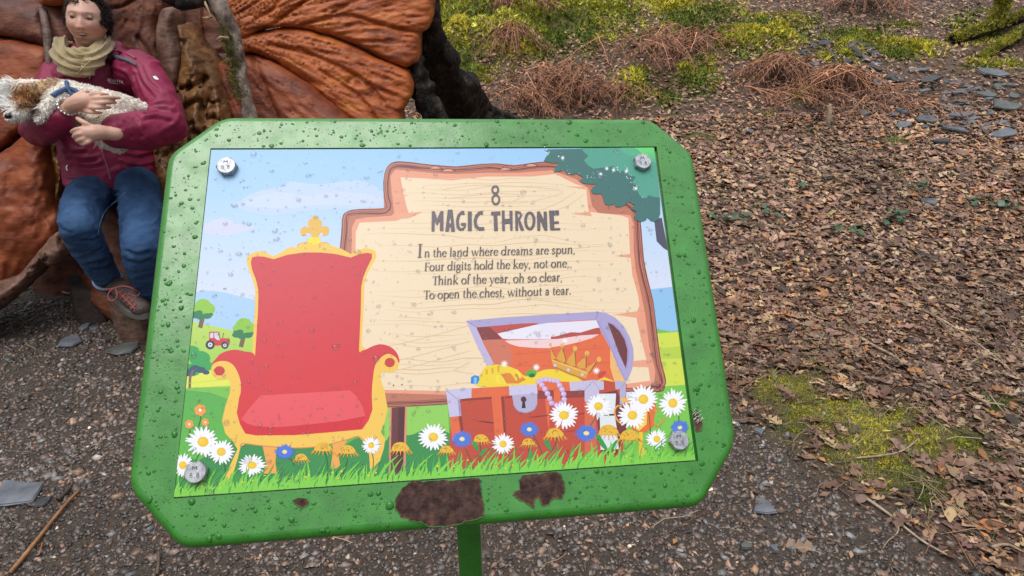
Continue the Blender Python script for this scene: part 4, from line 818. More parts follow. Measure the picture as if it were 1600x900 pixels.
G = {
 'I': ([stem_(.3, 0, 1.45), serif(.3, .03, .26), serif(.3, 1.42, .26)], .62),
 'F': ([stem_(.3, 0, 1.42), serif(.3, .03, .26), (np.array([(.08, 1.39), (.95, 1.39)]), np.array([.07, .07])), (np.array([(.93, 1.42), (.95, 1.1)]), np.array([.09, .03])), (np.array([(.3, .74), (.75, .74)]), np.array([.07, .07])), (np.array([(.75, .62), (.75, .88)]), np.array([.05, .05]))], .98),
 'T': ([stem_(.52, 0, 1.42), serif(.52, .03, .25), (np.array([(0, 1.39), (1.05, 1.39)]), np.array([.075, .075])), (np.array([(.02, 1.42), (-.02, 1.1)]), np.array([.09, .03])), (np.array([(1.03, 1.42), (1.07, 1.1)]), np.array([.09, .03]))], 1.0),
 'n': ([stem_(.24, 0, .95), flag(.26, .98), serif(.24, .03, .2), (catmull(np.array([(.28, .72), (.5, .93), (.72, .93), (.83, .7)]), 5), np.linspace(.08, .17, 16)), stem_(.83, 0, .72), serif(.83, .03, .2)], 1.12),
 'h': ([stem_(.24, 0, 1.58), flag(.26, 1.58), serif(.24, .03, .2), (catmull(np.array([(.28, .72), (.5, .93), (.72, .93), (.83, .7)]), 5), np.linspace(.08, .17, 16)), stem_(.83, 0, .72), serif(.83, .03, .2)], 1.1),
 'm': ([stem_(.24, 0, .95), flag(.26, .98), serif(.24, .03, .2), (catmull(np.array([(.28, .72), (.5, .93), (.7, .92), (.78, .7)]), 5), np.linspace(.08, .17, 16)), stem_(.78, 0, .72), serif(.78, .03, .18), (catmull(np.array([(.82, .72), (1.04, .93), (1.24, .92), (1.33, .7)]), 5), np.linspace(.08, .17, 16)), stem_(1.33, 0, .72), serif(1.33, .03, .2)], 1.62),
 'u': ([stem_(.24, .28, .95), flag(.24, .98), (catmull(np.array([(.24, .3), (.32, .06), (.52, .05), (.78, .25)]), 5), np.linspace(.17, .08, 16)), stem_(.83, .05, .95), flag(.83, .98), (np.array([(.83, .06), (1.03, .05)]), np.array([.12, .04]))], 1.1),
 'r': ([stem_(.24, 0, .95), flag(.26, .98), serif(.24, .03, .22), (catmull(np.array([(.28, .7), (.42, .9), (.62, .92)]), 5), np.linspace(.08, .2, 11))], .74),
 't': ([stem_(.26, .2, 1.25, .17), (catmull(np.array([(.26, .22), (.34, .05), (.58, .1)]), 5), np.linspace(.17, .06, 11)), (np.array([(.02, .93), (.56, .93)]), np.array([.07, .07]))], .62),
 'l': ([stem_(.24, 0, 1.58), flag(.26, 1.58), serif(.24, .03, .2)], .5),
 'i': ([stem_(.24, 0, .95), flag(.26, .98), serif(.24, .03, .2), (np.array([(.23, 1.2), (.23, 1.4)]), np.array([.18, .18]))], .52),
 'k': ([stem_(.24, 0, 1.58), flag(.26, 1.58), serif(.24, .03, .2), (np.array([(.3, .48), (.82, .92)]), np.array([.08, .06])), (np.array([(.42, .56), (.92, .02)]), np.array([.15, .19])), serif(.8, .93, .17, .05), serif(.94, .03, .14)], 1.08),
 'd': ([bowl(.45, .47, .35, .45, 40, 330), (np.array([(.72, .78), (.5, .9)]), np.array([.08, .08])), stem_(.84, .04, 1.58), flag(.84, 1.58), (np.array([(.84, .08), (1.02, .05)]), np.array([.12, .03])), (np.array([(.74, .22), (.84, .16)]), np.array([.08, .08]))], 1.12),
 'p': ([stem_(.26, -.45, .92), flag(.26, .96), serif(.26, -.43, .22), bowl(.62, .47, .35, .45, -150, 150)], 1.08),
 'g': ([bowl(.44, .62, .3, .3), (np.array([(.66, .84), (.9, .92)]), np.array([.06, .12])), (catmull(np.array([(.28, .36), (.2, .2), (.4, .1), (.7, .06), (.86, -.12), (.7, -.36), (.4, -.42), (.12, -.3), (.14, -.1), (.34, .06)]), 4), .12)], .96),
 'o': ([bowl(.5, .46, .4, .46, n=20)], 1.02),
 'e': ([bowl(.46, .47, .36, .46, 10, 325, 16), (np.array([(.12, .54), (.82, .54)]), np.array([.065, .065])), (np.array([(.78, .54), (.80, .62)]), np.array([.1, .12]))], .9),
 'c': ([bowl(.48, .47, .38, .46, 48, 318, 14), (np.array([(.72, .66), (.74, .82)]), np.array([.16, .1]))], .86),
 'a': ([(catmull(np.array([(.14, .7), (.24, .88), (.46, .92), (.6, .74)]), 5), np.linspace(.12, .17, 16)), stem_(.61, .12, .74, .17), (np.array([(.61, .14), (.82, .06)]), np.array([.14, .04])), (catmull(np.array([(.6, .54), (.28, .44), (.12, .24), (.24, .05), (.44, .08), (.6, .22)]), 4), .12)], .86),
 's': ([(catmull(np.array([(.58, .74), (.5, .9), (.3, .93), (.13, .76), (.22, .58), (.5, .42), (.62, .24), (.46, .03), (.24, .02), (.1, .22)]), 4), .13)], .74),
 'w': ([(np.array([(.1, .93), (.42, .02)]), np.array([.17, .15])), (np.array([(.42, .02), (.7, .9)]), np.array([.08, .07])), (np.array([(.68, .93), (1.0, .02)]), np.array([.17, .15])), (np.array([(1.0, .02), (1.3, .93)]), np.array([.08, .06])), serif(.1, .93, .17, .05), serif(.68, .93, .14, .05), serif(1.3, .93, .15, .05)], 1.42),
 'y': ([(np.array([(.14, .93), (.5, .06)]), np.array([.17, .15])), (catmull(np.array([(.84, .93), (.52, .08), (.34, -.34), (.12, -.42)]), 5), np.linspace(.06, .13, 16)), serif(.14, .93, .18, .05), serif(.84, .93, .15, .05)], .98),
 'f': ([stem_(.26, 0, 1.3), (catmull(np.array([(.26, 1.26), (.34, 1.52), (.52, 1.6), (.66, 1.5)]), 5), np.linspace(.16, .15, 16)), (np.array([(.04, .93), (.56, .93)]), np.array([.07, .07])), serif(.26, .03, .24)], .58),
 'v': ([(np.array([(.12, .93), (.48, .02)]), np.array([.17, .15])), (np.array([(.48, .02), (.8, .93)]), np.array([.08, .06]))], .9),
 ',': ([(catmull(np.array([(.2, .1), (.24, -.02), (.1, -.26)]), 5), np.linspace(.2, .05, 11))], .42),
 '.': ([(np.array([(.18, .0), (.18, .19)]), np.array([.19, .19]))], .42), ' ': ([], .5)}
def text(s, x0, y0, x1, y1, xh, col=(70, 62, 66)):
    """baseline from (x0, y0) to (x1, y1) in photo pixels"""
    total = sum(G[c][1] for c in s); L_ = math.hypot(x1 - x0, y1 - y0); ux, uy = (x1 - x0) / L_, (y1 - y0) / L_; k = L_ / total; cur = 0
    for c in s:
        st, adv = G[c]
        for p, w in st:
            q = np.stack([x0 + ((cur + p[:, 0]) * k) * ux + p[:, 1] * xh * .06, y0 + ((cur + p[:, 0]) * k) * uy - p[:, 1] * xh], 1)
            line(q, np.broadcast_to(np.asarray(w, float), (len(q),)) * xh * 1.03, col)
        cur += adv; ART['L'] -= len(st) * .8
text('I', 651.5, 402.8, 659.8, 402.6, 14.6)
text('n the land where dreams are spun,', 662.5, 402.2, 898.5, 396.3, 9.0)
text('Four digits hold the key, not one,', 662.5, 423.6, 889, 417.6, 9.0)
text('Think of the year, oh so clear,', 675.5, 445.4, 878.5, 439.6, 9.2)
text('To open the chest, without a tear.', 662, 467.6, 892.5, 460.4, 9.2)
sobj('lettering', np.concatenate(ART['V']), ART['F'], mat('black_print', attr='col', rough=.4, coat=.1), panel, attrs={'col': np.concatenate(ART['C'])})
ARTTOP = (ART['L'] + 3) * LAY
print('text top', ARTTOP)
# ---- hex bolts
bolt_mat = mat('zinc_bolt', (.55, .56, .58), rough=.45, metal=.6, noise=(260, [(.3, (.17, .18, .19)), (.5, (.36, .37, .39)), (.7, (.5, .51, .54))]), bump=(500, .3, .0003))
mark_mat = mat('bolt_marks', (.12, .12, .13), rough=.6, metal=.3)
for bx, by, rot in ((354, 259.5, .1), (1004, 253, .52), (1061, 688, .05), (306, 738, .3)):
    c = S(bx, by, .004)[:2]; R6 = .0092; V = []; F = []; H0, H1 = ARTTOP, .0062
    rings = [(R6, H0), (R6, H1 - .0009), (R6 * .87, H1)]
    for q, (r, h) in enumerate(rings):
        for i in range(24):
            an = i * math.pi / 12; hexr = r * math.cos(math.pi / 6) / math.cos((an % (math.pi / 3)) - math.pi / 6) if q < 2 else r * .97
            hh = h
            if q == 1: hh = h - .0006 * (abs(math.sin(3 * an + math.pi / 2 * 0)) * 0 + (1 - abs(math.cos(1.5 * (an % (math.pi / 3)) * 2 - math.pi / 2))) )
            V.append((c[0] + hexr * math.cos(an + rot), c[1] + hexr * math.sin(an + rot), hh))
    for q in range(2):
        for i in range(24): j = (i + 1) % 24; F.append((q * 24 + i, q * 24 + j, (q + 1) * 24 + j, (q + 1) * 24 + i))
    F.append(tuple(48 + i for i in range(24)))
    b = sobj('bolt', V, F, bolt_mat, panel)
    mv = []; mf = []
    def mk(pts, w=.0006):
        global mv, mf
        pts = np.array(pts, float)
        for p, q in zip(pts[:-1], pts[1:]):
            t = q - p; t = t / np.linalg.norm(t); n = np.array((-t[1], t[0])) * w / 2; k = len(mv)
            mv += [(*(c + a_), H1 + .00004 + len(mv) * 2e-6) for a_ in (p + n, p - n, q - n, q + n)]; mf.append((k, k + 1, k + 2, k + 3))
    for ox, s_ in ((-.0028, 1), (.0022, 1)):
        for oy, r in ((.0012 - .0035, .0009), (.0029 - .0035, .0008)):
            an = np.linspace(0, 2 * math.pi, 9); mk([(ox + r * math.cos(t), oy - .0008 + r * math.sin(t)) for t in an], .0005)
    mk([(-.0004, -.0042), (.0001, -.0042)], .0006)
    mk([(-.002, .0018), (-.0018, .0045), (-.0004, .0028), (.001, .0045), (.0012, .0018)], .0006)
    mo = sobj('grade_mark', mv, mf, mark_mat, panel); mo.parent = b
    b.parent = SROOT; b.matrix_basis = SB
# ---- rust where the paint has flaked off
rust_mat = mat('rust', attr='col', rough=.8, spec=.3, noise=(150, [(.3, (.22, .2, .2)), (.42, (.5, .45, .45)), (.58, (1, 1, 1)), (.72, (2.0, 1.5, 1.1))]), bump=[(130, 1.0, .0018), (480, .8, .0006)])
lip_mat = mat('paint_edge', (.02, .13, .03), rough=.5)
ZR = (560, 700, 4.0); ZR3 = (840, 590, 6.0)
def rust(pts, z, amp=.0005):
    p = zc(pts, z); p = catmull(p, 5, True); r = np.random.default_rng(int(p[0, 0])); p = p + r.normal(0, .5, p.shape) + 2.2 * (2 * np.stack([fbm(p[:, 0] * .22, p[:, 1] * .22, 2, 1), fbm(p[:, 0] * .22, p[:, 1] * .22, 2, 2)], 1) - 1) * min(1, np.ptp(p[:, 0]) / 40)
    x0, y0 = p.min(0); x1, y1 = p.max(0); ing = []
    step = 1.6; from_in = []
    for yy in np.arange(y0, y1, step):
        for xx in np.arange(x0, x1, step):
            c = False; j = len(p) - 1
            for i in range(len(p)):
                if (p[i, 1] > yy) != (p[j, 1] > yy) and xx < (p[j, 0] - p[i, 0]) * (yy - p[i, 1]) / (p[j, 1] - p[i, 1]) + p[i, 0]: c = not c
                j = i
            if c: dm = np.min(np.hypot(p[:, 0] - xx, p[:, 1] - yy)); (from_in.append((xx + r.uniform(-.4, .4), yy + r.uniform(-.4, .4))) if dm > 1.1 else None)
    allp = [Vector(v) for v in p] + [Vector(v) for v in from_in]; n = len(p)
    res = geometry.delaunay_2d_cdt(allp, [(i, (i + 1) % n) for i in range(n)], [list(range(n))], 1, 1e-6)
    vo = np.array([tuple(v) for v in res[0]]); q = S(vo[:, 0], vo[:, 1], .0006); nz = fbm(vo[:, 0] * .45, vo[:, 1] * .45, 4, 9)
    edge = np.array([min(1, np.min(np.hypot(p[:, 0] - a, p[:, 1] - b)) / 3.5) for a, b in vo])
    q[:, 2] = .00065 + amp * (.25 + nz * .9) * edge
    F = []
    for f in res[2]:
        a, b, c = q[f[0], :2], q[f[1], :2], q[f[2], :2]; F.append(tuple(f) if _cross(b - a, c - a) > 0 else tuple(f)[::-1])
    rim = (1 - np.clip(edge * 1.1, 0, 1)) * np.clip(fbm(vo[:, 0] * .12, vo[:, 1] * .12, 2, 15) * 2.4 - .5 + .5 * (vo[:, 1] > p[:, 1].mean()), 0, 1); rc = np.array((.07, .036, .029)) * (1 - rim[:, None]) + np.array((.30, .085, .02)) * rim[:, None]; o = sobj('rust_patch', q, F, rust_mat, attrs={'col': rc})
    # curled rim of paint
    w3 = S(p[:, 0], p[:, 1], .0006); w3[:, 2] = .0007; w3 = np.concatenate([w3, w3[:1]])
    V, F2 = tube(w3, .00042 * (.5 + fbm(np.arange(len(w3)) * .4, 0 * w3[:, 0], 2, 3)), 5, cap=False); sobj('paint_lip', V, F2, lip_mat, o, smooth=True)
rust([(228, 350), (245, 300), (290, 240), (320, 215), (430, 208), (560, 200), (735, 190), (765, 225), (772, 290), (786, 370), (778, 430), (700, 455), (640, 470), (560, 488), (440, 494), (400, 468), (340, 455), (290, 440), (240, 400)], ZR)
rust([(1010, 200), (1040, 166), (1110, 160), (1250, 156), (1275, 200), (1292, 260), (1270, 312), (1235, 318), (1205, 330), (1178, 360), (1142, 350), (1125, 312), (1105, 330), (1095, 378), (1060, 350), (1010, 330), (968, 290), (1004, 258)], ZR)
rust([(1452, 330), (1478, 305), (1500, 330), (1530, 390), (1548, 470), (1490, 508), (1468, 440)], ZR3, .0003)
rust([(458, 782), (468, 778), (480, 780), (482, 788), (474, 793), (464, 790)], None, .0003)
for a in ((890.5, 754.5, 1.6), (900, 779, 1.8), (906.5, 769.5, 1.5), (1089, 616, 1.2), (901, 791.5, 1)): rust([(a[0] - a[2], a[1]), (a[0], a[1] - a[2]), (a[0] + a[2], a[1]), (a[0], a[1] + a[2])], None, .0001)
BRS = mat('frayed_paint', (.55, .6, .5), .7)
for k in range(16):
    x, y = 1083 + ar.uniform(-2, 12), 642 + ar.uniform(-2, 22); a = S(np.array([x, x + ar.uniform(2, 6)]), np.array([y, y - ar.uniform(2, 6)]), .0006); a[:, 2] = (.0008, .0017); V, F = tube(a, .00022, 4); sobj('paint_sliver', V, F, BRS)
# ---- rain beads
dr = np.random.default_rng(21)
def water():
    """a clear film of water over the print: see-through, with its own sky reflection"""
    m = bpy.data.materials.new('rain_water'); m.use_nodes = True; nt = m.node_tree; nt.nodes.clear(); o_ = nt.nodes.new('ShaderNodeOutputMaterial'); tr = nt.nodes.new('ShaderNodeBsdfTransparent'); gl = nt.nodes.new('ShaderNodeBsdfGlossy'); mx_ = nt.nodes.new('ShaderNodeMixShader'); fr = nt.nodes.new('ShaderNodeLayerWeight'); fr.inputs[0].default_value = .35; pw_ = nt.nodes.new('ShaderNodeMath'); pw_.operation = 'POWER'; pw_.inputs[1].default_value = 2.2; ml_ = nt.nodes.new('ShaderNodeMath'); ml_.operation = 'MULTIPLY_ADD'; ml_.inputs[1].default_value = .55; ml_.inputs[2].default_value = .025
    tr.inputs[0].default_value = (.965, .965, .97, 1); gl.inputs['Roughness'].default_value = .08; nt.links.new(fr.outputs['Facing'], pw_.inputs[0]); nt.links.new(pw_.outputs[0], ml_.inputs[0])
    nt.links.new(ml_.outputs[0], mx_.inputs[0]); nt.links.new(tr.outputs[0], mx_.inputs[1]); nt.links.new(gl.outputs[0], mx_.inputs[2]); nt.links.new(mx_.outputs[0], o_.inputs[0]); return m
def bead(c, r, asp, rot, base, rg, n=14, nr=4):
    an = np.arange(n) * 2 * math.pi / n; wob = 1 + .13 * np.sin(2 * an + rg.uniform(0, 6)) * rg.random() + .1 * np.sin(3 * an + rg.uniform(0, 6)) * rg.random(); V = []; F = []; hm = .36 * r * rg.uniform(.75, 1.15)
    for k in range(nr):
        th = k / nr * math.pi / 2; rr = r * math.cos(th) ** .8; h = hm * math.sin(th)
        x = rr * wob * np.cos(an) * asp; y = rr * wob * np.sin(an)
        V += [(c[0] + a_ * math.cos(rot) - b_ * math.sin(rot), c[1] + a_ * math.sin(rot) + b_ * math.cos(rot), base + h) for a_, b_ in zip(x, y)]
    V.append((c[0], c[1], base + hm)); t = nr * n
    for k in range(nr - 1):
        for i in range(n): j = (i + 1) % n; F.append((k * n + i, k * n + j, (k + 1) * n + j, (k + 1) * n + i))
    F += [((nr - 1) * n + i, (nr - 1) * n + (i + 1) % n, t) for i in range(n)]; F.append(tuple(range(n))[::-1]); return V, F
def beads(name, n, test, base, smin, sbig, matr=None, tiny=0.6):
    allV = []; allF = []; nn = 0; placed = []
    for _ in range(n):
        for _t in range(6):
            x = dr.uniform(200, 1150); y = dr.uniform(182, 856)
            if not test(x, y): continue
            r = smin * dr.lognormal(0, .5) if dr.random() < tiny else sbig * dr.lognormal(0, .42)
            r = min(r, .0042); c = S(x, y, base)[:2]
            if all((c[0] - p[0]) ** 2 + (c[1] - p[1]) ** 2 > (r + p[2]) ** 2 * 1.1 for p in placed[-900:]):
                placed.append((c[0], c[1], r)); big = r > .0009
                V, F = bead(c, r, dr.uniform(.75, 1.35), dr.uniform(-.5, .5), base, dr, 12 if big else 5, 3 if big else 2)
                allV += V; allF += [tuple(i + nn for i in f) for f in F]; nn += len(V); break
    o = sobj(name, allV, allF, matr, smooth=True); o['kind'] = 'stuff'; return o
WATER = water(); WATG = mat('water_bead_on_green', (.026, .165, .018), rough=.09, spec=.35)
def inpoly(x, y, P_):
    s = [_cross(P_[(i + 1) % len(P_)] - P_[i], np.array((x, y)) - P_[i]) for i in range(len(P_))]; return min(s) > 0
OPX = outer_px; cen = OPX.mean(0); OPI = cen + (OPX - cen) * .975; HPX = cen + (hole_px - cen) * 1.012; PIN = cen + (PQ - cen) * .985
rustbox = [(612, 745, 762, 830), (795, 735, 888, 800), (1076, 640, 1104, 682)]
bolts_px = [(354, 259.5), (1004, 253), (1061, 688), (306, 738)]
fr_t = lambda x, y: inpoly(x, y, OPI) and not inpoly(x, y, HPX) and not any(a < x < c and b < y < d for a, b, c, d in rustbox)
dens_n = lambda x, y: float(fbm(x * .012, y * .012, 3, 55)) 
pn_t = lambda x, y: inpoly(x, y, PIN) and all((x - a) ** 2 + (y - b) ** 2 > 22 ** 2 for a, b in bolts_px) and dr.random() < (.35 + 1.1 * max(0, dens_n(x, y) - .25))
beads('raindrops', 4600, fr_t, .0006, .00034, .00125, WATG, tiny=.86)
beads('raindrops', 2500, pn_t, ARTTOP + 2e-5, .0004, .00105, WATER, tiny=.70)
# ---------------------------------------------------------------- carved wooden throne
def edge_dist(p, poly):
    a = poly; b = np.roll(poly, -1, 0); d = b - a; dm = np.full(len(p), 1e9)
    for i in range(len(a)):
        t = np.clip(((p - a[i]) @ d[i]) / (d[i] @ d[i] + 1e-9), 0, 1); q = a[i] + t[:, None] * d[i]; dm = np.minimum(dm, np.hypot(*(p - q).T))
    return dm
def inside(p, poly):
    c = np.zeros(len(p), bool); j = len(poly) - 1
    for i in range(len(poly)):
        yi, yj = poly[i, 1], poly[j, 1]
        k = ((yi > p[:, 1]) != (yj > p[:, 1])); x = (poly[j, 0] - poly[i, 0]) * (p[:, 1] - yi) / (yj - yi + 1e-12) + poly[i, 0]
        c ^= k & (p[:, 0] < x); j = i
    return c
def line_dist(p, ln):
    dm = np.full(len(p), 1e9)
    for a, b in zip(ln[:-1], ln[1:]):
        d = b - a; t = np.clip(((p - a) @ d) / (d @ d + 1e-9), 0, 1); dm = np.minimum(dm, np.hypot(*(p - (a + t[:, None] * d)).T))
    return dm
def relief(name, outline, depth, material, parent, thick=.12, bulge=.05, soft=14, grooves=(), carve=None, step=3.2, seed=1, label=None, wob=1.2, **kw):
    """a carved slab: outline and depth chosen from the photo, front face sculpted, real thickness behind"""
    ol = catmull(np.array(outline, float), 4, True); r = np.random.default_rng(seed); ol = ol + wob * (2 * np.stack([fbm(ol[:, 0] * .09, ol[:, 1] * .09, 2, seed), fbm(ol[:, 0] * .09, ol[:, 1] * .09, 2, seed + 7)], 1) - 1) * 1.5
    x0, y0 = ol.min(0); x1, y1 = ol.max(0)
    gx, gy = np.meshgrid(np.arange(x0, x1, step), np.arange(y0, y1, step)); gp = np.stack([gx.ravel(), gy.ravel()], 1) + r.uniform(-.3, .3, (gx.size, 2)) * step * .5
    gp = gp[(gp[:, 1] < 235) | (r.random(len(gp)) < (1.0 if x0 < 120 else .2))]
    gp = gp[inside(gp, ol)]; gp = gp[edge_dist(gp, ol) > step * .6]; n = len(ol)
    res = geometry.delaunay_2d_cdt([Vector(v) for v in ol] + [Vector(v) for v in gp], [(i, (i + 1) % n) for i in range(n)], [list(range(n))], 1, 1e-6)
    p = np.array([tuple(v) for v in res[0]]); ed = edge_dist(p, ol)
    rel = bulge * (1 - np.exp(-ed / soft)) * 1.3
    for gl, wd, dp in grooves: rel = rel - dp * np.exp(-(line_dist(p, catmull(np.array(gl, float), 5)) / wd) ** 2)
    if carve is not None: rel = rel + carve(p[:, 0], p[:, 1]) * np.clip(ed / 5, 0, 1)
    dd = (depth(p[:, 0], p[:, 1]) if callable(depth) else np.full(len(p), depth)) - rel
    xc = (p[:, 0] - 800) / FOC * dd; yc = (450 - p[:, 1]) / FOC * dd
    W_ = np.stack([xc, dd * CP + yc * SP, CAMH + yc * CP - dd * SP], 1)
    F = []
    for f in res[2]:
        f = tuple(f); a, b, c = p[f[0]], p[f[1]], p[f[2]]; F.append(f if _cross(b - a, c - a) < 0 else f[::-1])
    # rim and back
    ei = list(range(n)); m = len(W_); mid = (W_[:n] + np.array((0, thick * .5, 0))) ; bk = W_[:n] + np.array((0, thick, 0))
    cen_ = W_[:n].mean(0); mid = mid + (mid - cen_) * .01; V = np.concatenate([W_, mid, bk])
    sgn = np.sum(ol[:, 0] * np.roll(ol[:, 1], -1) - np.roll(ol[:, 0], -1) * ol[:, 1]) > 0
    for A0, B0 in ((0, m), (m, m + n)):
        for i in range(n):
            j = (i + 1) % n; q = (A0 + i, B0 + i, B0 + j, A0 + j); F.append(q[::-1] if sgn else q)
    F.append(tuple(m + n + i for i in range(n)) if sgn else tuple(m + n + i for i in range(n))[::-1])
    o = obj(name, V, F, material, parent, label=label, smooth=True, **kw)
    return o
def wood(name, stops, sc=3.0, rough=.5, coat=.06, bump=.9, spec=.28):
    return mat(name, rough=rough, coat=coat, spec=spec, noise=(sc, stops, (1, 1, 3.0)), bump=[(30, .55, .007, (1, 1, 2.6)), (140, .6, .003, (1, 1, 3))])
W_OR = wood('varnished_wood_orange', [(.3, (.14, .028, .009)), (.45, (.36, .085, .021)), (.6, (.48, .13, .030)), (.75, (.56, .21, .05))], 4.5, .4)
W_RD = wood('varnished_wood_red', [(.3, (.08, .017, .008)), (.5, (.235, .055, .021)), (.65, (.34, .095, .033)), (.8, (.44, .16, .055))], 4)
W_DK = wood('varnished_wood_dark', [(.3, (.045, .013, .008)), (.5, (.125, .038, .020)), (.7, (.22, .08, .04))], 5)
W_TN = wood('knotty_wood_tan', [(.28, (.035, .014, .008)), (.42, (.15, .06, .022)), (.58, (.27, .13, .045)), (.75, (.38, .24, .13))], 12, .45, .15, 1.0)
W_RIM = wood('weathered_rim_wood', [(.3, (.05, .024, .016)), (.5, (.15, .075, .05)), (.7, (.25, .15, .11))], 10, .6, .05)
BARK_DK = mat('wet_black_bark', rough=.65, spec=.2, noise=(14, [(.35, (.003, .002, .002)), (.5, (.014, .010, .008)), (.62, (.06, .042, .03)), (.8, (.10, .08, .05))]), bump=[(26, 1, .05, (1, 1, .22)), (110, 1, .008)])
BARK_GR = mat('grey_root_bark', rough=.7, noise=(22, [(.3, (.03, .02, .015)), (.5, (.16, .11, .085)), (.65, (.3, .23, .18)), (.8, (.13, .14, .05))]), bump=[(60, 1, .01, (1, 1, .3))])
tb = hit(150, 500); TH = empty('carved_wooden_throne', (-1.9, 3.0, float(g(-1.9, 3.0))), 'giant carved wooden throne with varnished red-brown leaf-shaped wings', 'throne')
def fan(cx, cy, amp=.012, fr=16, rl=.018, seed=3):
    def f(x, y):
        th = np.arctan2(y - cy, x - cx); r = np.hypot(x - cx, y - cy); v = fbm(th * fr + 50, r * rl, 3, seed) ; v2 = fbm(th * fr * 2.6 + 90, r * rl * 2.3, 2, seed + 3)
        return amp * (-(np.abs(2 * v - 1) * 2) - 1.3 * np.clip(.42 - v2, 0, 1) * 3 + .8)
    return f
fz = lambda amp, sc, seed: (lambda x, y: amp * (2 * fbm(x * sc, y * sc, 4, seed) - 1))
relief('leaf_lobe', [(352, -60), (560, -90), (700, -80), (688, -30), (677, 0), (674, 28), (666, 46), (654, 56), (652, 92), (644, 100), (631, 105), (600, 93), (550, 67), (500, 50), (449, 42), (400, 50), (376, 62), (356, 34)], lambda x, y: 3.22 + (x - 352) * .0007, W_OR, TH, .16, .024, 5,
       grooves=[([(430, 36), (470, 6), (520, -30)], 3, .03), ([(470, 40), (540, 24), (600, 40), (655, 52)], 2.4, .022), ([(520, 20), (580, -10), (650, -20)], 2.5, .02), ([(400, 30), (430, 10), (450, -30)], 2.5, .02)], carve=fan(300, 60, .011, 30), step=2.6, seed=2)
relief('leaf_lobe', [(362, 40), (380, 54), (449, 44), (500, 54), (550, 72), (590, 92), (631, 108), (643, 130), (641, 148), (634, 162), (626, 182), (628, 215), (600, 260), (560, 240), (537, 181), (507, 154), (481, 131), (449, 108), (420, 90), (392, 82), (372, 84), (356, 60)], lambda x, y: 3.24 + (x - 352) * .0006, W_OR, TH, .15, .028, 5,
       grooves=[([(420, 70), (480, 84), (560, 120), (600, 160)], 3, .02), ([(500, 110), (560, 150), (590, 190)], 2.4, .018), ([(545, 128), (552, 122), (560, 130)], 4, .02)], carve=fan(300, 20, .010, 30, .02, 13), step=2.6, seed=3)
relief('leaf_lobe', [(345, 96), (384, 86), (420, 94), (449, 112), (481, 135), (507, 158), (537, 185), (572, 235), (600, 300), (575, 400), (470, 480), (350, 500), (322, 420), (300, 250), (318, 150)], lambda x, y: 3.27 + 0 * x, W_RD, TH, .15, .04, 10,
       grooves=[([(395, 90), (415, 140), (440, 200)], 4, .02), ([(330, 110), (350, 160), (372, 220)], 5, .02)], carve=fan(330, 60, .009, 14, .02, 23), step=3, seed=4)
relief('dark_backboard', [(268, -50), (372, -50), (384, 60), (372, 130), (345, 240), (286, 250), (270, 100)], 3.46, W_DK, TH, .1, .02, 20, grooves=[([(290, 40), (310, 70), (300, 110)], 4, .03), ([(310, 90), (345, 82), (372, 86)], 2.5, .02), ([(315, 50), (316, 80), (322, 95)], 2.5, .02)], carve=fz(.012, .04, 4), step=4)
# back of the seat and the lobes behind the woman
relief('backboard', [(60, -60), (300, -60), (296, 200), (290, 470), (60, 480), (70, 200)], 3.42, W_DK, TH, .12, .02, 20, carve=fz(.02, .03, 5), step=6)
relief('leaf_lobe', [(164, -40), (262, -50), (262, 10), (250, 40), (252, 84), (266, 128), (268, 170), (250, 200), (215, 150), (176, 70), (168, 30)], 3.27, W_DK, TH, .12, .05, 14, grooves=[([(172, 14), (200, 6), (232, -20)], 2.6, .03), ([(215, 60), (235, 90), (262, 130)], 5, .02)], carve=fan(240, -60, .008, 8, .03, 41), step=3, seed=9)
relief('wing_edge', [(250, 18), (262, 12), (272, 16), (276, 50), (283, 80), (282, 112), (276, 140), (268, 150), (258, 124), (248, 90), (244, 52)], 3.13, W_RIM, TH, .10, .045, 8, carve=fz(.008, .07, 6), step=2.6, seed=11)
relief('gnarled_trunk', [(276, 40), (288, 56), (302, 78), (322, 100), (336, 132), (348, 165), (356, 205), (352, 260), (340, 420), (235, 440), (228, 250), (236, 160), (262, 150), (272, 120), (280, 96)], lambda x, y: 3.15 + 0 * x, W_TN, TH, .2, .10, 22,
       grooves=[([(284, 138), (305, 132), (322, 122)], 3.5, .05), ([(290, 165), (312, 158), (316, 190)], 4, .05), ([(300, 120), (290, 160), (282, 220)], 3, .03), ([(330, 140), (335, 175), (338, 230)], 3, .03)], carve=lambda x, y: .045 * (2 * fbm(x * .05, y * .035, 4, 8) - 1) - .04 * np.exp(-(np.abs(2 * fbm(x * .04, y * .02, 3, 18) - 1) / .06) ** 2), step=2.6, seed=12)
# left wing
relief('leaf_lobe', [(-90, -30), (0, -4), (28, 0), (44, 9), (62, 16), (71, 42), (75, 72), (45, 64), (0, 56), (-90, 50)], 3.0, W_DK, TH, .15, .03, 6, carve=fz(.012, .04, 14), step=3, seed=14)
relief('leaf_lobe', [(-90, 60), (0, 62), (40, 69), (75, 79), (77, 112), (72, 134), (62, 162), (52, 190), (22, 212), (0, 230), (-90, 280)], 2.98, W_RD, TH, .15, .03, 6, carve=fz(.014, .03, 15), step=3, seed=15)
relief('leaf_lobe', [(-90, 292), (0, 240), (24, 222), (48, 200), (62, 192), (72, 222), (78, 262), (84, 310), (96, 345), (100, 372), (80, 392), (50, 410), (20, 436), (-90, 480)], lambda x, y: 2.96 + (y - 200) * .0004, W_RD, TH, .15, .06, 22, carve=lambda x, y: .03 * (2 * fbm(x * .025, y * .02, 3, 16) - 1) + .008 * (2 * fbm(x * .11, y * .09, 2, 26) - 1), step=3, seed=16)
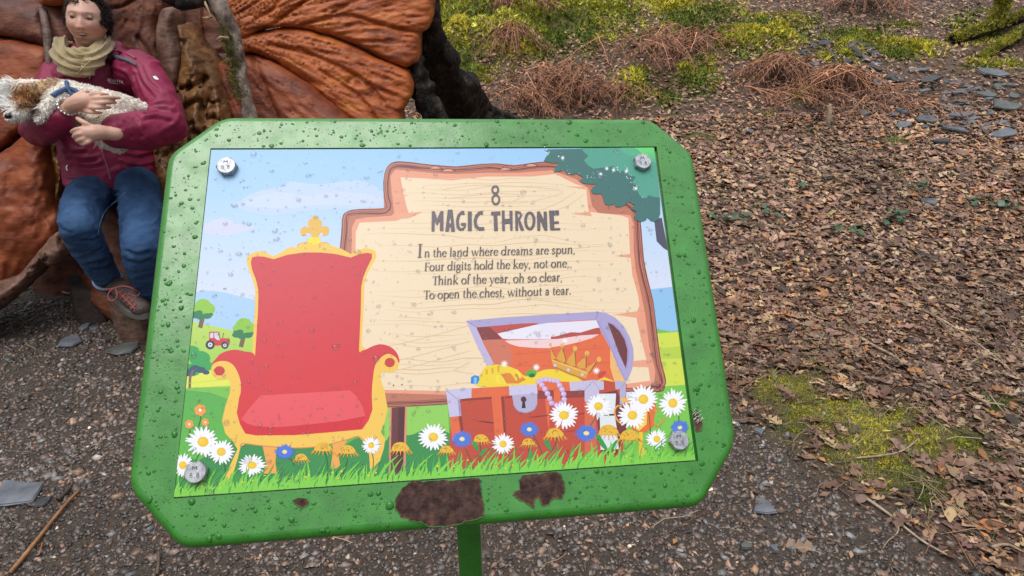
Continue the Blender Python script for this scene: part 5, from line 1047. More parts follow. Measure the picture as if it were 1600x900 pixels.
relief('leaf_rim', [(-90, 480), (0, 446), (26, 432), (46, 410), (68, 384), (86, 364), (97, 374), (105, 389), (103, 402), (92, 411), (78, 417), (64, 412), (42, 440), (20, 462), (0, 480), (-90, 545)], 2.93, W_RIM, TH, .15, .05, 9, carve=lambda x, y: .014 * (2 * fbm(x * .07, y * .05, 3, 17) - 1) - .02 * (fbm(x * .12, y * .12, 2, 77) > .68), step=3, seed=17)
relief('gnarled_knot', [(70, 224), (84, 212), (98, 236), (106, 262), (100, 296), (90, 322), (80, 306), (82, 276), (72, 252)], 3.06, W_TN, TH, .15, .07, 9, carve=lambda x, y: .03 * (2 * fbm(x * .1, y * .08, 3, 19) - 1), step=2.4, seed=19)
relief('canopy_block', [(60, -40), (110, -40), (108, 4), (92, 9), (72, 8), (60, 2)], 2.96, W_OR, TH, .2, .05, 8, step=3, seed=20)
V, F = tube(catmull([P(66, 16, 2.97), P(72, 40, 2.93), P(75, 75, 2.92), P(77, 112, 2.92), P(74, 170, 2.93), P(70, 215, 2.95)], 6), np.linspace(.016, .012, 31), 10, noise=.3, seed=4)
obj('ridge', V, F, wood('pale_ridge_wood', [(.3, (.06, .035, .03)), (.6, (.2, .13, .11)), (.8, (.3, .22, .19))], 14), TH, smooth=True)
V, F = tube(catmull([P(84, 14, 3.02), P(96, 45, 3.0), P(104, 90, 3.0), P(112, 150, 3.0)], 6), np.linspace(.05, .03, 19), 10, noise=.35, seed=5); obj('gnarled_stem', V, F, W_DK, TH, smooth=True)
# seat block under the woman
relief('seat', [(104, 300), (180, 286), (262, 290), (268, 400), (262, 500), (190, 505), (140, 470), (116, 400)], lambda x, y: 3.16 - .0004 * (y - 290), W_DK, TH, .35, .05, 20, carve=fz(.02, .04, 21), step=4, seed=21)
# the hanging root in front of the right wing
pts = [P(296, -40, 3.0), P(322, -8, 3.0), P(344, 14, 3.0), P(360, 45, 3.02), P(369, 78, 3.04), P(374, 112, 3.05), P(383, 150, 3.05), P(392, 190, 3.04), P(398, 250, 3.02), P(404, 340, 3.0), P(410, 470, 3.0)]
V, F = tube(catmull(pts, 6), np.interp(np.arange(61), [0, 12, 30, 60], [.045, .042, .030, .03]), 14, noise=.45, seed=7); rt = obj('hanging_root', V, F, BARK_GR, TH, smooth=True)
PR = mat('pale_root', (.42, .28, .16), .6)
for a, b, c, d, e, f in ((312, -12, 322, 8, 330, 26), (302, -20, 303, -2, 304, 8), (330, 26, 322, 28, 316, 27), (356, 60, 345, 58, 338, 62)):
    V, F = tube(catmull([P(a, b, 2.98), P(c, d, 2.94), P(e, f, 2.95)], 6), np.linspace(.008, .003, 13), 6); obj('rootlet', V, F, PR, TH)
for q, (a, b, c, d, e, f) in enumerate(((262, -14, 290, 4, 330, -10), (250, -20, 275, -2, 300, -14))):
    V, F = tube(catmull([P(a, b, 2.98), P(c, d, 2.9), P(e, f, 3.0)], 6), np.linspace(.04, .025, 13), 9, noise=.4, seed=q); obj('canopy_root', V, F, BARK_DK, TH, smooth=True)
# moss streaks on the hanging root
mv = []
r_ = np.random.default_rng(5); n = 500; tt = r_.uniform(.3, .62, n); cp_ = catmull(pts, 6); base = cp_[(tt * 60).astype(int)] + r_.normal(0, .016, (n, 3)) - np.array((.012, .03, 0))
Vm, Fm, Cm = scatter(MT, base, rotmats(r_.uniform(0, 6, n), r_.normal(.8, .5, n), r_.normal(0, .5, n)), r_.lognormal(math.log(.012), .3, n), np.tile(np.array((.12, .12, .03)), (n, 1)) * r_.lognormal(0, .3, (n, 1)))
obj('root_moss', Vm, Fm, bpy.data.materials['moss'], TH, kind='stuff', attrs={'col': Cm})
# dark stump roots propping the right wing
DR = empty('dark_stump_root', hit(760, 186), 'black wet tree root sloping down from the right edge of the throne wing', 'tree root')
e0 = hit(800, 196)
V, F = tube(catmull([P(664, -30, 3.55), P(668, 40, 3.62), P(680, 80, 3.8), P(700, 125, 4.1), P(722, 165, 4.45), P(752, 200, 4.8), e0 + np.array((.05, -.05, -.08))], 7), np.interp(np.arange(43), [0, 14, 26, 36, 42], [.07, .075, .13, .13, .03]), 16, noise=.7, seed=3); obj('main_root', V, F, BARK_DK, DR, smooth=True)
V, F = tube(catmull([P(722, 130, 4.3), P(745, 158, 4.5), P(766, 176, 4.8), e0 + np.array((.12, 0, -.02))], 7), np.linspace(.10, .03, 22), 12, noise=.3, seed=13); obj('root_spur', V, F, BARK_DK, DR, smooth=True)
V, F = tube(catmull([P(640, 92, 3.52), P(652, 124, 3.52), P(668, 160, 3.55), P(682, 200, 3.6), P(692, 260, 3.62), P(700, 345, 3.62)], 7), np.linspace(.055, .075, 36), 14, noise=.6, seed=23); obj('prop_root', V, F, BARK_DK, DR, smooth=True)
# foot logs
def stump(cx, cy, z0, z1, r, label, seed, material):
    rr = np.random.default_rng(seed); seg = 28; V = []; F = []; hs = np.linspace(z0, z1, 9); an = np.arange(seg) * 2 * math.pi / seg
    for k, h in enumerate(hs):
        rad = r * (1.12 - .14 * k / 8) * (1 + .10 * (2 * fbm(an * 2.2 + seed, 0 * an + k * .12, 3, seed) - 1) * 2)
        V += [(cx + a * math.cos(t), cy + a * math.sin(t), h + (.012 * math.sin(t + seed) if k == 8 else 0)) for a, t in zip(rad, an)]
    V.append((cx, cy, z1 + .004)); n = len(V) - 1
    for k in range(8):
        for i in range(seg): j = (i + 1) % seg; F.append((k * seg + i, k * seg + j, (k + 1) * seg + j, (k + 1) * seg + i))
    F += [(8 * seg + i, 8 * seg + (i + 1) % seg, n) for i in range(seg)]
    return obj('tree_stump', V, F, material, label=label, cat='stump', group='stumps under the feet', smooth=False)
W_ST = wood('stump_wood', [(.3, (.05, .025, .016)), (.5, (.14, .08, .055)), (.7, (.22, .14, .10))], 16, .7, 0)
W_ST2 = wood('dark_stump_wood', [(.3, (.02, .014, .012)), (.6, (.06, .045, .04)), (.8, (.11, .085, .07))], 16, .7, 0)
s1 = hit(206, 528); stump(s1[0] + .04, s1[1] + .05, s1[2] - .05, .20, .105, 'brown stump with split sides right under the walking shoe', 3, W_ST)
s2 = hit(146, 502); stump(s2[0], s2[1] + .07, s2[2] - .05, .21, .095, 'darker blackened stump left of the one under the shoe', 5, W_ST2)
# ---------------------------------------------------------------- the seated woman and the dog in her arms
from mathutils.bvhtree import BVHTree
from mathutils import noise as mnoise
KD = 1.06
def Q(px, py, d): return P(px, py, d * KD)
def organic(parts, voxel, it=3, fac=.5):
    V, F = join(*parts); me = new_mesh('tmp', V, F); o = bpy.data.objects.new('tmp', me); COL.objects.link(o)
    m = o.modifiers.new('r', 'REMESH'); m.mode = 'VOXEL'; m.voxel_size = voxel
    if it: s = o.modifiers.new('s', 'SMOOTH'); s.factor = fac; s.iterations = it
    dg = bpy.context.evaluated_depsgraph_get(); ev = o.evaluated_get(dg); me2 = ev.to_mesh(); n = len(me2.vertices); co = np.empty(n * 3, np.float32); me2.vertices.foreach_get('co', co)
    no = np.empty(n * 3, np.float32); me2.vertices.foreach_get('normal', no); nf = len(me2.polygons); nl = len(me2.loops)
    li = np.empty(nl, np.int32); me2.loops.foreach_get('vertex_index', li); ev.to_mesh_clear(); bpy.data.objects.remove(o); bpy.data.meshes.remove(me)
    return co.reshape(-1, 3).astype(float), li.reshape(-1, 4), no.reshape(-1, 3).astype(float)
def wrinkle(V, N_, amp, sc, seed=0, stretch=(1, 1, 1)):
    off = Vector((seed * 3.1, seed * 1.7, seed)); st = Vector(stretch)
    d = np.array([abs(mnoise.noise(Vector((v[0] * st[0], v[1] * st[1], v[2] * st[2])) * sc + off)) for v in V.tolist()])
    d2 = np.array([mnoise.noise(Vector(v) * sc * 2.7 + off) for v in V.tolist()])
    return V + N_ * (amp * (1 - 3.2 * np.minimum(d, .32)) + amp * .35 * d2)[:, None]
def caps(pts, rad, seg=12, flat=None):
    """tube with ball ends for merging"""
    pts = catmull(np.array(pts, float), 5); rad = np.interp(np.linspace(0, 1, len(pts)), np.linspace(0, 1, len(rad)), rad); V, F = tube(pts, rad, seg, flat=flat)
    ps = [(V, F)]
    for q, r in ((pts[0], rad[0]), (pts[-1], rad[-1])): ps.append(ellipsoid(q, (r, r, r), nu=12, nv=8))
    return join(*ps)
def ell(c, r, ax=None):
    return ellipsoid(c, r, ax, 20, 14)
unit = lambda v: v / np.linalg.norm(v)
# head frame
Hc = Q(135, 34, 2.72); tocam = unit(CAMP - Hc); rgt = unit(np.cross(np.array((0, 0, 1.)), tocam)); up0 = unit(Q(136, 0, 2.72) - Q(136, 60, 2.72))
HF = unit(tocam - .24 * rgt + .06 * up0); HX = unit(np.cross(up0, HF)); HU = np.cross(HF, HX); HR = np.stack([HX, HU, HF], 1)
def head_mesh():
    V, F = ellipsoid((0, 0, 0), (.074, .104, .095), None, 84, 60)
    V = V[:, [0, 2, 1]] * np.array((1, .104 / .095, .095 / .104)); F = [f[::-1] for f in F]
    x, y, z = V.T.copy(); j = np.clip((-y - .025) / .08, 0, 1)
    x = x * (1 - .34 * j ** 1.4); z = np.where(z > 0, z * (1 - .10 * j), z * (1 - .35 * j)); fr = np.clip(z / .05, 0, 1)
    G_ = lambda cx, cy, sx, sy: np.exp(-((x - cx) / sx) ** 2 - ((y - cy) / sy) ** 2)
    d = .006 * G_(0, .034, .05, .012) - .014 * (G_(-.030, .013, .017, .011) + G_(.030, .013, .017, .011)) + .007 * (G_(-.04, -.018, .02, .02) + G_(.04, -.018, .02, .02))
    t = np.clip((.022 - y) / .05, 0, 1); nose = np.exp(-(x / (.0095 + .005 * t)) ** 2) * t ** .9 * .022 * (1 - sst(-.026, -.040, y) * 0) * sst(-.040, -.029, y); d = d + nose
    d = d + .009 * (G_(-.011, -.028, .006, .006) + G_(.011, -.028, .006, .006))
    d = d + .006 * G_(0, -.047, .02, .006) - .016 * G_(0, -.0575, .017, .0048) + .008 * G_(0, -.068, .017, .006) - .005 * G_(0, -.079, .02, .006) + .010 * G_(0, -.093, .016, .012)
    d = d - .004 * (np.exp(-(((np.abs(x) - .026 - (-.035 - y) * .1) / .004) ** 2)) * sst(-.07, -.05, y) * sst(-.025, -.04, y))
    z = z + d * fr; V = np.stack([x, y, z], 1)
    ears = []
    for s in (-1, 1): ears.append(ellipsoid((s * .074, -.004, -.006), (.010, .030, .017), euler(0, 0, s * -.12), 14, 10))
    lids = [ellipsoid((s * .030, .0175, .083), (.0165, .0036, .0045), None, 12, 8) for s in (-1, 1)] + [ellipsoid((s * .030, .0050, .079), (.0145, .003, .004), None, 12, 8) for s in (-1, 1)]
    V, F = join((V, F), *ears, *lids); return V @ HR.T + Hc, F
neck = caps([Hc - HU * .06 - HF * .01, Q(146, 84, 2.80), Q(152, 104, 2.86)], [.056, .052, .045])
# limbs (joints chosen in photo pixels and metres)
SHR, ELR, WRR = Q(224, 112, 2.80), Q(262, 196, 2.66), Q(170, 208, 2.46)
SHL, ELL, WRL = Q(92, 122, 2.80), Q(60, 202, 2.60), Q(104, 172, 2.44)
HIP = Q(178, 288, 2.86); KL, AL = Q(124, 352, 2.50), Q(168, 434, 2.76); KR, AR_ = Q(221, 388, 2.54), Q(246, 470, 2.74)
def finger(pts, r=.0085): return caps([Q(*p) for p in pts], [r * 1.05, r, r * .96, r * .8], 10)
# upper hand: back of the hand towards the viewer, fingers lying over the dog's flank
handU = [caps([Q(97, 176, 2.47), Q(106, 168, 2.44), Q(113, 164, 2.43)], [.027, .026, .028], 12, (1, .8)),
         ell(Q(126, 160, 2.425), (.036, .018, .036), None), caps([Q(113, 164, 2.43), Q(124, 160, 2.425), Q(135, 158, 2.42)], [.029, .034, .030], 12),
         finger([(136, 150, 2.42), (148, 146, 2.405), (160, 147, 2.415), (169, 149, 2.44)]), finger([(138, 155, 2.42), (154, 153, 2.40), (171, 152, 2.41), (186, 153, 2.44)]),
         finger([(138, 161, 2.42), (154, 161, 2.40), (169, 160, 2.41), (180, 160, 2.44)]), finger([(135, 167, 2.42), (149, 168.5, 2.40), (162, 168, 2.41), (172, 168, 2.44)], .008), finger([(129, 172, 2.43), (141, 175.5, 2.41), (151, 176, 2.42), (158, 176, 2.445)], .0072),
         finger([(114, 154, 2.43), (121, 148, 2.42), (129, 144.5, 2.42), (137, 143.5, 2.44)], .0095)]
# lower hand: fingers curling up under the belly, thumb raised
handL = [caps([Q(182, 209, 2.46), Q(168, 208, 2.44), Q(156, 207, 2.42)], [.028, .027, .03], 12), caps([Q(156, 207, 2.42), Q(147, 208, 2.41), Q(138, 208, 2.40)], [.03, .034, .029], 12),
         finger([(144, 199, 2.40), (134, 193, 2.385), (127, 189, 2.39), (121, 185, 2.41)], .010),
         finger([(136, 202, 2.40), (126, 201, 2.385), (117, 203, 2.40), (112, 206, 2.43)], .0088), finger([(137, 208, 2.40), (127, 209, 2.38), (119, 211, 2.40), (115, 214, 2.43)], .0088),
         finger([(139, 214, 2.40), (131, 217, 2.385), (124, 219, 2.40), (120, 220, 2.43)], .0086), finger([(143, 219, 2.40), (137, 223, 2.39), (131, 225.5, 2.40), (126, 225, 2.43)], .0078)]
bodyparts = [head_mesh(), neck, caps([Q(153, 108, 2.86), Q(160, 160, 2.86), Q(172, 240, 2.88), HIP], [.06, .07, .07, .08], 16), caps([SHR, ELR, WRR], [.04, .038, .028]), caps([SHL, ELL, WRL], [.04, .036, .026]),
             caps([Q(98, 124, 2.88), Q(155, 110, 2.93), Q(216, 116, 2.88)], [.04, .045, .04]), caps([Q(150, 290, 2.90), KL, Q(142, 392, 2.62), AL], [.06, .036, .03, .03]), caps([Q(212, 290, 2.90), KR, Q(226, 425, 2.64), AR_], [.06, .034, .03, .03]), *handU, *handL]
BV, BF, BN = organic(bodyparts, .0045, 2, .4)
loc = (BV - Hc) @ HR; hx, hy, hz = loc.T; hd = (np.linalg.norm(loc, axis=1) < .14)
sk = np.tile(np.array((.62, .36, .27)), (len(BV), 1)); gg = lambda cx, cy, sx, sy: np.exp(-((hx - cx) / sx) ** 2 - ((hy - cy) / sy) ** 2) * (hz > .03) * hd
def tint(w_, c): 
    global sk
    w_ = np.clip(w_, 0, 1)[:, None]; sk = sk * (1 - w_) + np.array(c) * w_
tint(.45 * (gg(-.042, -.022, .022, .018) + gg(.042, -.022, .022, .018) + gg(0, -.025, .014, .012)), (.58, .22, .17))
tint(.85 * (gg(0, -.049, .022, .0045) + gg(0, -.067, .019, .0055)), (.42, .12, .105)); tint(1.0 * gg(0, -.0575, .017, .0042), (.035, .012, .012))
tint(.35 * (gg(-.03, .0, .016, .006) + gg(.03, .0, .016, .006)), (.35, .18, .14)); tint(.75 * (gg(-.031, .0318, .016, .0034) + gg(.031, .0328, .016, .0034)), (.12, .065, .045))
tint(1.3 * (gg(-.03, .0112, .0135, .0036) + gg(.03, .0112, .0135, .0036)), (.022, .014, .012)); tint(.45 * (gg(-.03, .021, .018, .005) + gg(.03, .021, .018, .005)), (.26, .12, .09)); tint(.6 * (gg(-.0085, -.0355, .004, .0028) + gg(.0085, -.0355, .004, .0028)), (.12, .04, .03))  # eye slits and upper lids: shade painted into the skin colour
kn = fbm(BV[:, 0] * 40, BV[:, 2] * 40, 3, 5) - .5; sk *= (1 + .16 * kn)[:, None]
skin = mat('skin', attr='col', rough=.5, sub=.25, bump=(220, .18, .001))
PER = obj('person', BV, BF, skin, label='seated woman in maroon jacket and blue jeans cradling a small dog', cat='person', smooth=True, attrs={'col': sk}, origin=(float(HIP[0]), float(HIP[1]), .2))
# eyes
eye_sh = mat('eyeball_shaded', (.12, .085, .07), .3); eye_i = mat('eye_iris', (.05, .03, .02), .2)  # eyeballs coloured dark so the narrowed eyes read as shaded slits
for s in (-1, 1):
    V, F = ellipsoid((s * .030, .0112, .0745), (.0125, .0055, .0105), None, 14, 10); e = obj('eye', V @ HR.T + Hc, F, eye_sh, PER, smooth=True)
    V, F = ellipsoid((s * .030 - .002, .0118, .0835), (.0054, .0050, .0026), None, 12, 8); obj('iris', V @ HR.T + Hc, F, eye_i, e, smooth=True)
V, F = ellipsoid((0, -.0525, .083), (.012, .0022, .006), None, 12, 8); obj('teeth', V @ HR.T + Hc, F, mat('teeth', (.6, .56, .5), .3), PER, smooth=True)
# jacket
fab = lambda n, c, c2, r=.55, sc=60, sheen=.15: mat(n, rough=r, spec=.35, sheen=sheen, noise=(9, [(.3, c2), (.7, c)]), bump=[(sc, .25, .003), (900, .25, .0006)])
MAROON = fab('maroon_shell_fabric', (.27, .012, .062), (.19, .008, .042), .5, sheen=.03)
def ring_tube(cs, seg=22):
    """stack of (centre px, py, d, half width, half depth) ellipses"""
    V = []; F = []
    for (x, y, d, a, b) in cs:
        c = Q(x, y, d)
        for i in range(seg):
            t = 2 * math.pi * i / seg; V.append(c + rgt * a * math.cos(t) * .93 + np.array((0, 1, 0)) * b * math.sin(t) + np.array((0, 0, .36)) * a * math.cos(t) * -.35)
    n = len(cs)
    for k in range(n - 1):
        for i in range(seg): j = (i + 1) % seg; F.append((k * seg + i, (k + 1) * seg + i, (k + 1) * seg + j, k * seg + j))
    F.append(tuple(range(seg))); F.append(tuple((n - 1) * seg + i for i in range(seg))[::-1]); return np.array(V), F
torso = ring_tube([(149, 64, 2.86, .065, .065), (149, 72, 2.86, .085, .09), (150, 80, 2.855, .10, .11), (151, 90, 2.85, .11, .115), (153, 99, 2.83, .14, .13), (154, 112, 2.83, .172, .135), (156, 140, 2.84, .185, .13), (160, 180, 2.86, .19, .135), (168, 220, 2.86, .195, .135), (176, 250, 2.86, .200, .14), (180, 272, 2.86, .202, .14), (182, 283, 2.86, .200, .138)])
jparts = [torso, caps([SHR + (SHL - SHR) * .1, SHR, (SHR + ELR) / 2 + .012 * rgt, ELR], [.085, .08, .074, .074], 16), caps([ELR, (ELR + WRR) / 2 - np.array((0, 0, .008)), Q(184, 207, 2.50)], [.074, .072, .062], 16),
          caps([SHL + (SHR - SHL) * .1, SHL, (SHL + ELL) / 2, ELL], [.08, .072, .064, .062], 16), caps([ELL, Q(78, 196, 2.50), Q(94, 184, 2.46)], [.062, .06, .05], 16),
          ell(Q(186, 88, 2.84), (.085, .05, .034), euler(0, math.radians(14), 0)), ell(Q(208, 97, 2.82), (.06, .05, .035), euler(0, math.radians(30), 0)), caps([Q(122, 92, 2.86), Q(150, 82, 2.90), Q(182, 84, 2.88)], [.05, .05, .05])]
JV, JF, JN = organic(jparts, .0068, 4)
JV = wrinkle(JV, JN, .0075, 6.5, 2, (1, 1, 1.9)); JV = wrinkle(JV, JN, .002, 15, 5, (1.3, 1, 1.8))
jx, jy, _z = proj(JV[:, 0], JV[:, 1], JV[:, 2]); jf = (JN[:, 1] < -.1)
for fl_, dp_, wd_ in (([(214, 108), (222, 130), (240, 150)], .010, 3), ([(210, 116), (216, 138), (226, 158)], .009, 3), ([(222, 104), (232, 126), (250, 142)], .007, 3), ([(228, 176), (244, 172), (262, 172), (276, 176)], .010, 3), ([(226, 186), (246, 184), (266, 190)], .009, 3), ([(236, 168), (252, 162), (270, 164)], .007, 2.6), ([(196, 190), (204, 200), (206, 214)], .008, 2.6), ([(210, 186), (220, 198), (222, 214)], .008, 2.6), ([(184, 186), (190, 200)], .006, 2.4),
                     ([(70, 160), (78, 172), (76, 190)], .007, 2.6), ([(58, 180), (66, 192), (72, 206)], .008, 2.6), ([(108, 246), (130, 252), (150, 250)], .008, 3), ([(112, 258), (136, 262), (160, 258)], .007, 3), ([(186, 240), (212, 246), (244, 240)], .008, 3), ([(190, 256), (216, 262), (246, 256)], .007, 3), ([(100, 236), (116, 240), (132, 238)], .007, 3), ([(92, 128), (104, 122), (118, 124)], .006, 2.6), ([(178, 110), (196, 118), (206, 134)], .006, 2.6)):
    q_ = line_dist(np.stack([jx, jy], 1), catmull(np.array(fl_, float), 5)); q2_ = line_dist(np.stack([jx, jy + 5], 1), catmull(np.array(fl_, float), 5))
    JV = JV + JN * ((-dp_ * np.exp(-(q_ / wd_) ** 2) + dp_ * .7 * np.exp(-(q2_ / wd_) ** 2)) * jf)[:, None]
JK = obj('jacket', JV, JF, MAROON, PER, smooth=True)
JB = BVHTree.FromPolygons([tuple(v) for v in JV], [tuple(int(i) for i in f) for f in JF])
BB = BVHTree.FromPolygons([tuple(v) for v in BV], [tuple(int(i) for i in f) for f in BF])
def on(bvh, px, py, lift=.003, fb=2.8):
    d = unit(P(px, py, 1) - CAMP); h = bvh.ray_cast(Vector(CAMP), Vector(d))
    return (np.array(h[0]) - d * lift) if h[0] is not None else P(px, py, fb)
def seam(name, pts, r, material, parent, bvh=JB, lift=.001, n=5, seg=6, **kw):
    pp = catmull(np.array(pts, float), n); w3 = np.array([on(bvh, x, y, lift) for x, y in pp])
    w3[1:-1] = (w3[:-2] + w3[1:-1] * 2 + w3[2:]) / 4; V, F = tube(w3, r, seg); return obj(name, V, F, material, parent, smooth=True, **kw)
DKM = mat('dark_seam', (.09, .01, .028), .5); GREY = mat('grey_lining', (.075, .085, .11), .6); SILV = mat('silver', (.7, .7, .72), .25, .9); WHT = mat('white_print', (.8, .78, .8), .5)
seam('zip', [(141, 110), (143, 122), (146, 134)], .0028, DKM, JK); seam('zip', [(158, 232), (163, 248), (168, 262), (173, 281)], .0028, mat('zip_teeth', (.30, .14, .2), .4), JK)
seam('zip_pull', [(141, 113), (140.5, 118), (140, 123)], .004, SILV, JK, lift=.004)
seam('hood_lining', [(157, 94), (168, 89), (184, 90), (200, 95), (213, 102)], np.interp(np.arange(21), [0, 8, 20], [.004, .011, .005]), GREY, JK, lift=.001, seg=8)
seam('hood_edge', [(163, 84), (178, 79), (198, 84), (212, 92)], .006, mat('hood_edge', (.27, .03, .08), .5), JK, lift=.0, seg=8)
seam('sleeve_seam', [(206, 112), (207, 130), (213, 150), (218, 166)], .0022, DKM, JK, lift=0); seam('pocket_zip', [(230, 212), (236, 220), (250, 226)], .002, DKM, JK, lift=0)
seam('hem', [(106, 278), (122, 279), (150, 284), (178, 288), (210, 284), (238, 282)], .0045, DKM, JK, lift=-.001); seam('hem_toggle', [(106, 258), (104, 262), (106, 267)], .004, SILV, JK)
# logo lettering and sleeve mark
LG = {'R': [[(0, 0), (0, 1)], [(0, 1), (.6, .95), (.6, .55), (0, .5)], [(.25, .5), (.65, 0)]], 'E': [[(.6, 1), (0, 1), (0, 0), (.6, 0)], [(0, .5), (.5, .5)]], 'G': [[(.65, .85), (.3, 1), (0, .5), (.3, 0), (.65, .1), (.65, .5), (.4, .5)]], 'A': [[(0, 0), (.33, 1), (.66, 0)], [(.15, .35), (.5, .35)]], 'T': [[(0, 1), (.66, 1)], [(.33, 1), (.33, 0)]]}
mv = []; mf = []
for k, ch in enumerate('REGATTA'):
    for st in LG[ch]:
        for a, b in zip(st[:-1], st[1:]):
            A_, B_ = [np.array((168.5 + (k * .88 + q[0]) * 3.95, 127.2 + (k * .88 + q[0]) * .55 - q[1] * 4.2)) for q in (a, b)]; t = B_ - A_; t /= np.linalg.norm(t); nn = np.array((-t[1], t[0])) * .48; m0 = len(mv)
            mv += [on(JB, *(A_ + nn), .002), on(JB, *(A_ - nn), .002), on(JB, *(B_ - nn), .002), on(JB, *(B_ + nn), .002)]; mf.append((m0, m0 + 1, m0 + 2, m0 + 3))
for a, b in (((170, 129.2), (193, 132.2)),):
    m0 = len(mv); mv += [on(JB, a[0], a[1] - .35, .002), on(JB, a[0], a[1] + .35, .002), on(JB, b[0], b[1] + .35, .002), on(JB, b[0], b[1] - .35, .002)]; mf.append((m0, m0 + 1, m0 + 2, m0 + 3))
obj('chest_logo', mv, mf, WHT, JK)
mv = [on(JB, x, y, .002) for x, y in ((238.5, 119), (243, 118.4), (246, 121), (248.5, 124), (245, 124.6), (241, 123))]; obj('sleeve_logo', mv, [tuple(range(6))], WHT, JK)
# jeans
DENIM = mat('blue_denim', rough=.8, spec=.2, noise=(7, [(.3, (.014, .034, .085)), (.5, (.027, .066, .15)), (.7, (.055, .115, .235))]), bump=[(40, .35, .004), (1200, .4, .0006)])
dparts = [ring_tube([(181, 268, 2.87, .165, .125), (180, 290, 2.87, .175, .13), (180, 304, 2.87, .16, .12)]), caps([Q(148, 292, 2.84), Q(131, 322, 2.66), KL], [.095, .082, .070], 18), caps([KL, Q(140, 390, 2.60), Q(164, 428, 2.73)], [.070, .064, .053], 18),
          caps([Q(215, 294, 2.84), Q(221, 340, 2.68), KR], [.094, .082, .071], 18), caps([KR, Q(226, 425, 2.62), Q(242, 458, 2.72)], [.071, .064, .054], 18)]
DV, DF, DN = organic(dparts, .007, 3); DV = wrinkle(DV, DN, .0045, 9, 8, (1, 1, 2.6)); DV = wrinkle(DV, DN, .0016, 24, 9, (1, 1, 2.2))
dx_, dy_, _z = proj(DV[:, 0], DV[:, 1], DV[:, 2]); df_ = (DN[:, 1] < -.05)
for fl_, dp_, wd_ in (([(184, 300), (166, 304), (150, 300)], .008, 2.6), ([(184, 308), (168, 314), (154, 312)], .007, 2.6), ([(182, 318), (168, 324), (158, 322)], .006, 2.4), ([(198, 300), (214, 306), (232, 302)], .007, 2.6), ([(158, 340), (148, 352), (150, 366)], .007, 2.8), ([(160, 366), (146, 376), (130, 376)], .008, 2.8), ([(168, 376), (158, 390), (146, 394)], .006, 2.6), ([(140, 412), (156, 410), (170, 402)], .006, 2.4), ([(146, 422), (162, 420), (178, 412)], .006, 2.4), ([(198, 392), (214, 398), (232, 394)], .008, 2.8), ([(202, 408), (218, 412), (234, 406)], .006, 2.6), ([(92, 352), (100, 360), (112, 364)], .006, 2.6)):
    q_ = line_dist(np.stack([dx_, dy_], 1), catmull(np.array(fl_, float), 5)); q2_ = line_dist(np.stack([dx_, dy_ + 4.5], 1), catmull(np.array(fl_, float), 5))
    DV = DV + DN * ((-dp_ * np.exp(-(q_ / wd_) ** 2) + dp_ * .6 * np.exp(-(q2_ / wd_) ** 2)) * df_)[:, None]
DJ = obj('jeans', DV, DF, DENIM, PER, smooth=True); DB = BVHTree.FromPolygons([tuple(v) for v in DV], [tuple(int(i) for i in f) for f in DF])
STI = mat('jeans_stitching', (.13, .22, .36), .8); seam('inseam', [(196, 300), (184, 312), (166, 328), (156, 348), (153, 366)], .0022, STI, DJ, DB, 0)
hc = Q(166, 432, 2.735); ax = unit(AL - KL); 
def ringtube(c, axis, r, tr, material, name, parent, n=26, seg=8, flat=1.0):
    a = unit(np.cross(axis, (0.3, .2, .9))); b = np.cross(axis, a); pts = np.array([c + r * (a * math.cos(t) + b * math.sin(t)) for t in np.linspace(0, 2 * math.pi, n)]); V, F = tube(pts, tr, seg, cap=False); return obj(name, V, F, material, parent, smooth=True)
ringtube(hc + ax * .020, ax, .054, .007, mat('hem_denim_pale', (.16, .24, .36), .8), 'hem', DJ); ringtube(hc + ax * .032, ax, .051, .007, mat('hem_denim_dark', (.02, .045, .10), .8), 'hem', DJ)
# scarf
KH = fab('khaki_scarf_weave', (.40, .31, .165), (.27, .20, .10), .9, 140, .3)
SV_, SF_, SN_ = organic([caps([Q(160, 72, 2.78), Q(150, 88, 2.70), Q(128, 92, 2.66), Q(106, 88, 2.66), Q(93, 80, 2.70), Q(97, 68, 2.78)], [.030, .036, .04, .04, .034, .028], 14), caps([Q(94, 80, 2.70), Q(101, 98, 2.66), Q(116, 108, 2.64), Q(130, 110, 2.64)], [.034, .038, .036, .024], 14),
    caps([Q(168, 66, 2.80), Q(158, 80, 2.72), Q(146, 94, 2.66), Q(134, 108, 2.64), Q(128, 112, 2.65)], [.024, .030, .034, .028, .02], 14), caps([Q(98, 68, 2.80), Q(104, 64, 2.88), Q(130, 62, 2.92), Q(160, 66, 2.88)], [.03, .03, .03, .03], 12), caps([Q(112, 94, 2.66), Q(122, 104, 2.63)], [.035, .03], 12)], .0042, 2)
sx_, sy_, _z = proj(SV_[:, 0], SV_[:, 1], SV_[:, 2]); th_ = np.arctan2(sy_ - 62, (sx_ - 128) * .8); rr_ = np.hypot((sx_ - 128) * .8, sy_ - 62)
SV_ = SV_ + SN_ * (.0055 * np.sin(rr_ * .62 + 2.2 * np.sin(th_ * 1.7) + th_ * 2.6) + .003 * np.sin(rr_ * 1.3 + th_ * 5))[:, None]; SV_ = wrinkle(SV_, SN_, .002, 30, 4, (1, 1, 1)); SF = obj('scarf', SV_, SF_, KH, PER, smooth=True); SBV = BVHTree.FromPolygons([tuple(v) for v in SV_], [tuple(int(i) for i in f) for f in SF_])
for k in range(7):
    x0, y0 = (140 - k * 3.2, 90 + k * 3.0); V, F = tube(catmull([on(SBV, x0, y0, .004), on(SBV, x0 + 2, y0 + 4, .006), on(SBV, x0 - 1.5, y0 + 7, .007)], 4), .0016, 5); obj('tassel', V, F, mat('tassel', (.5, .4, .24), .9) if k == 0 else bpy.data.materials['tassel'], SF)
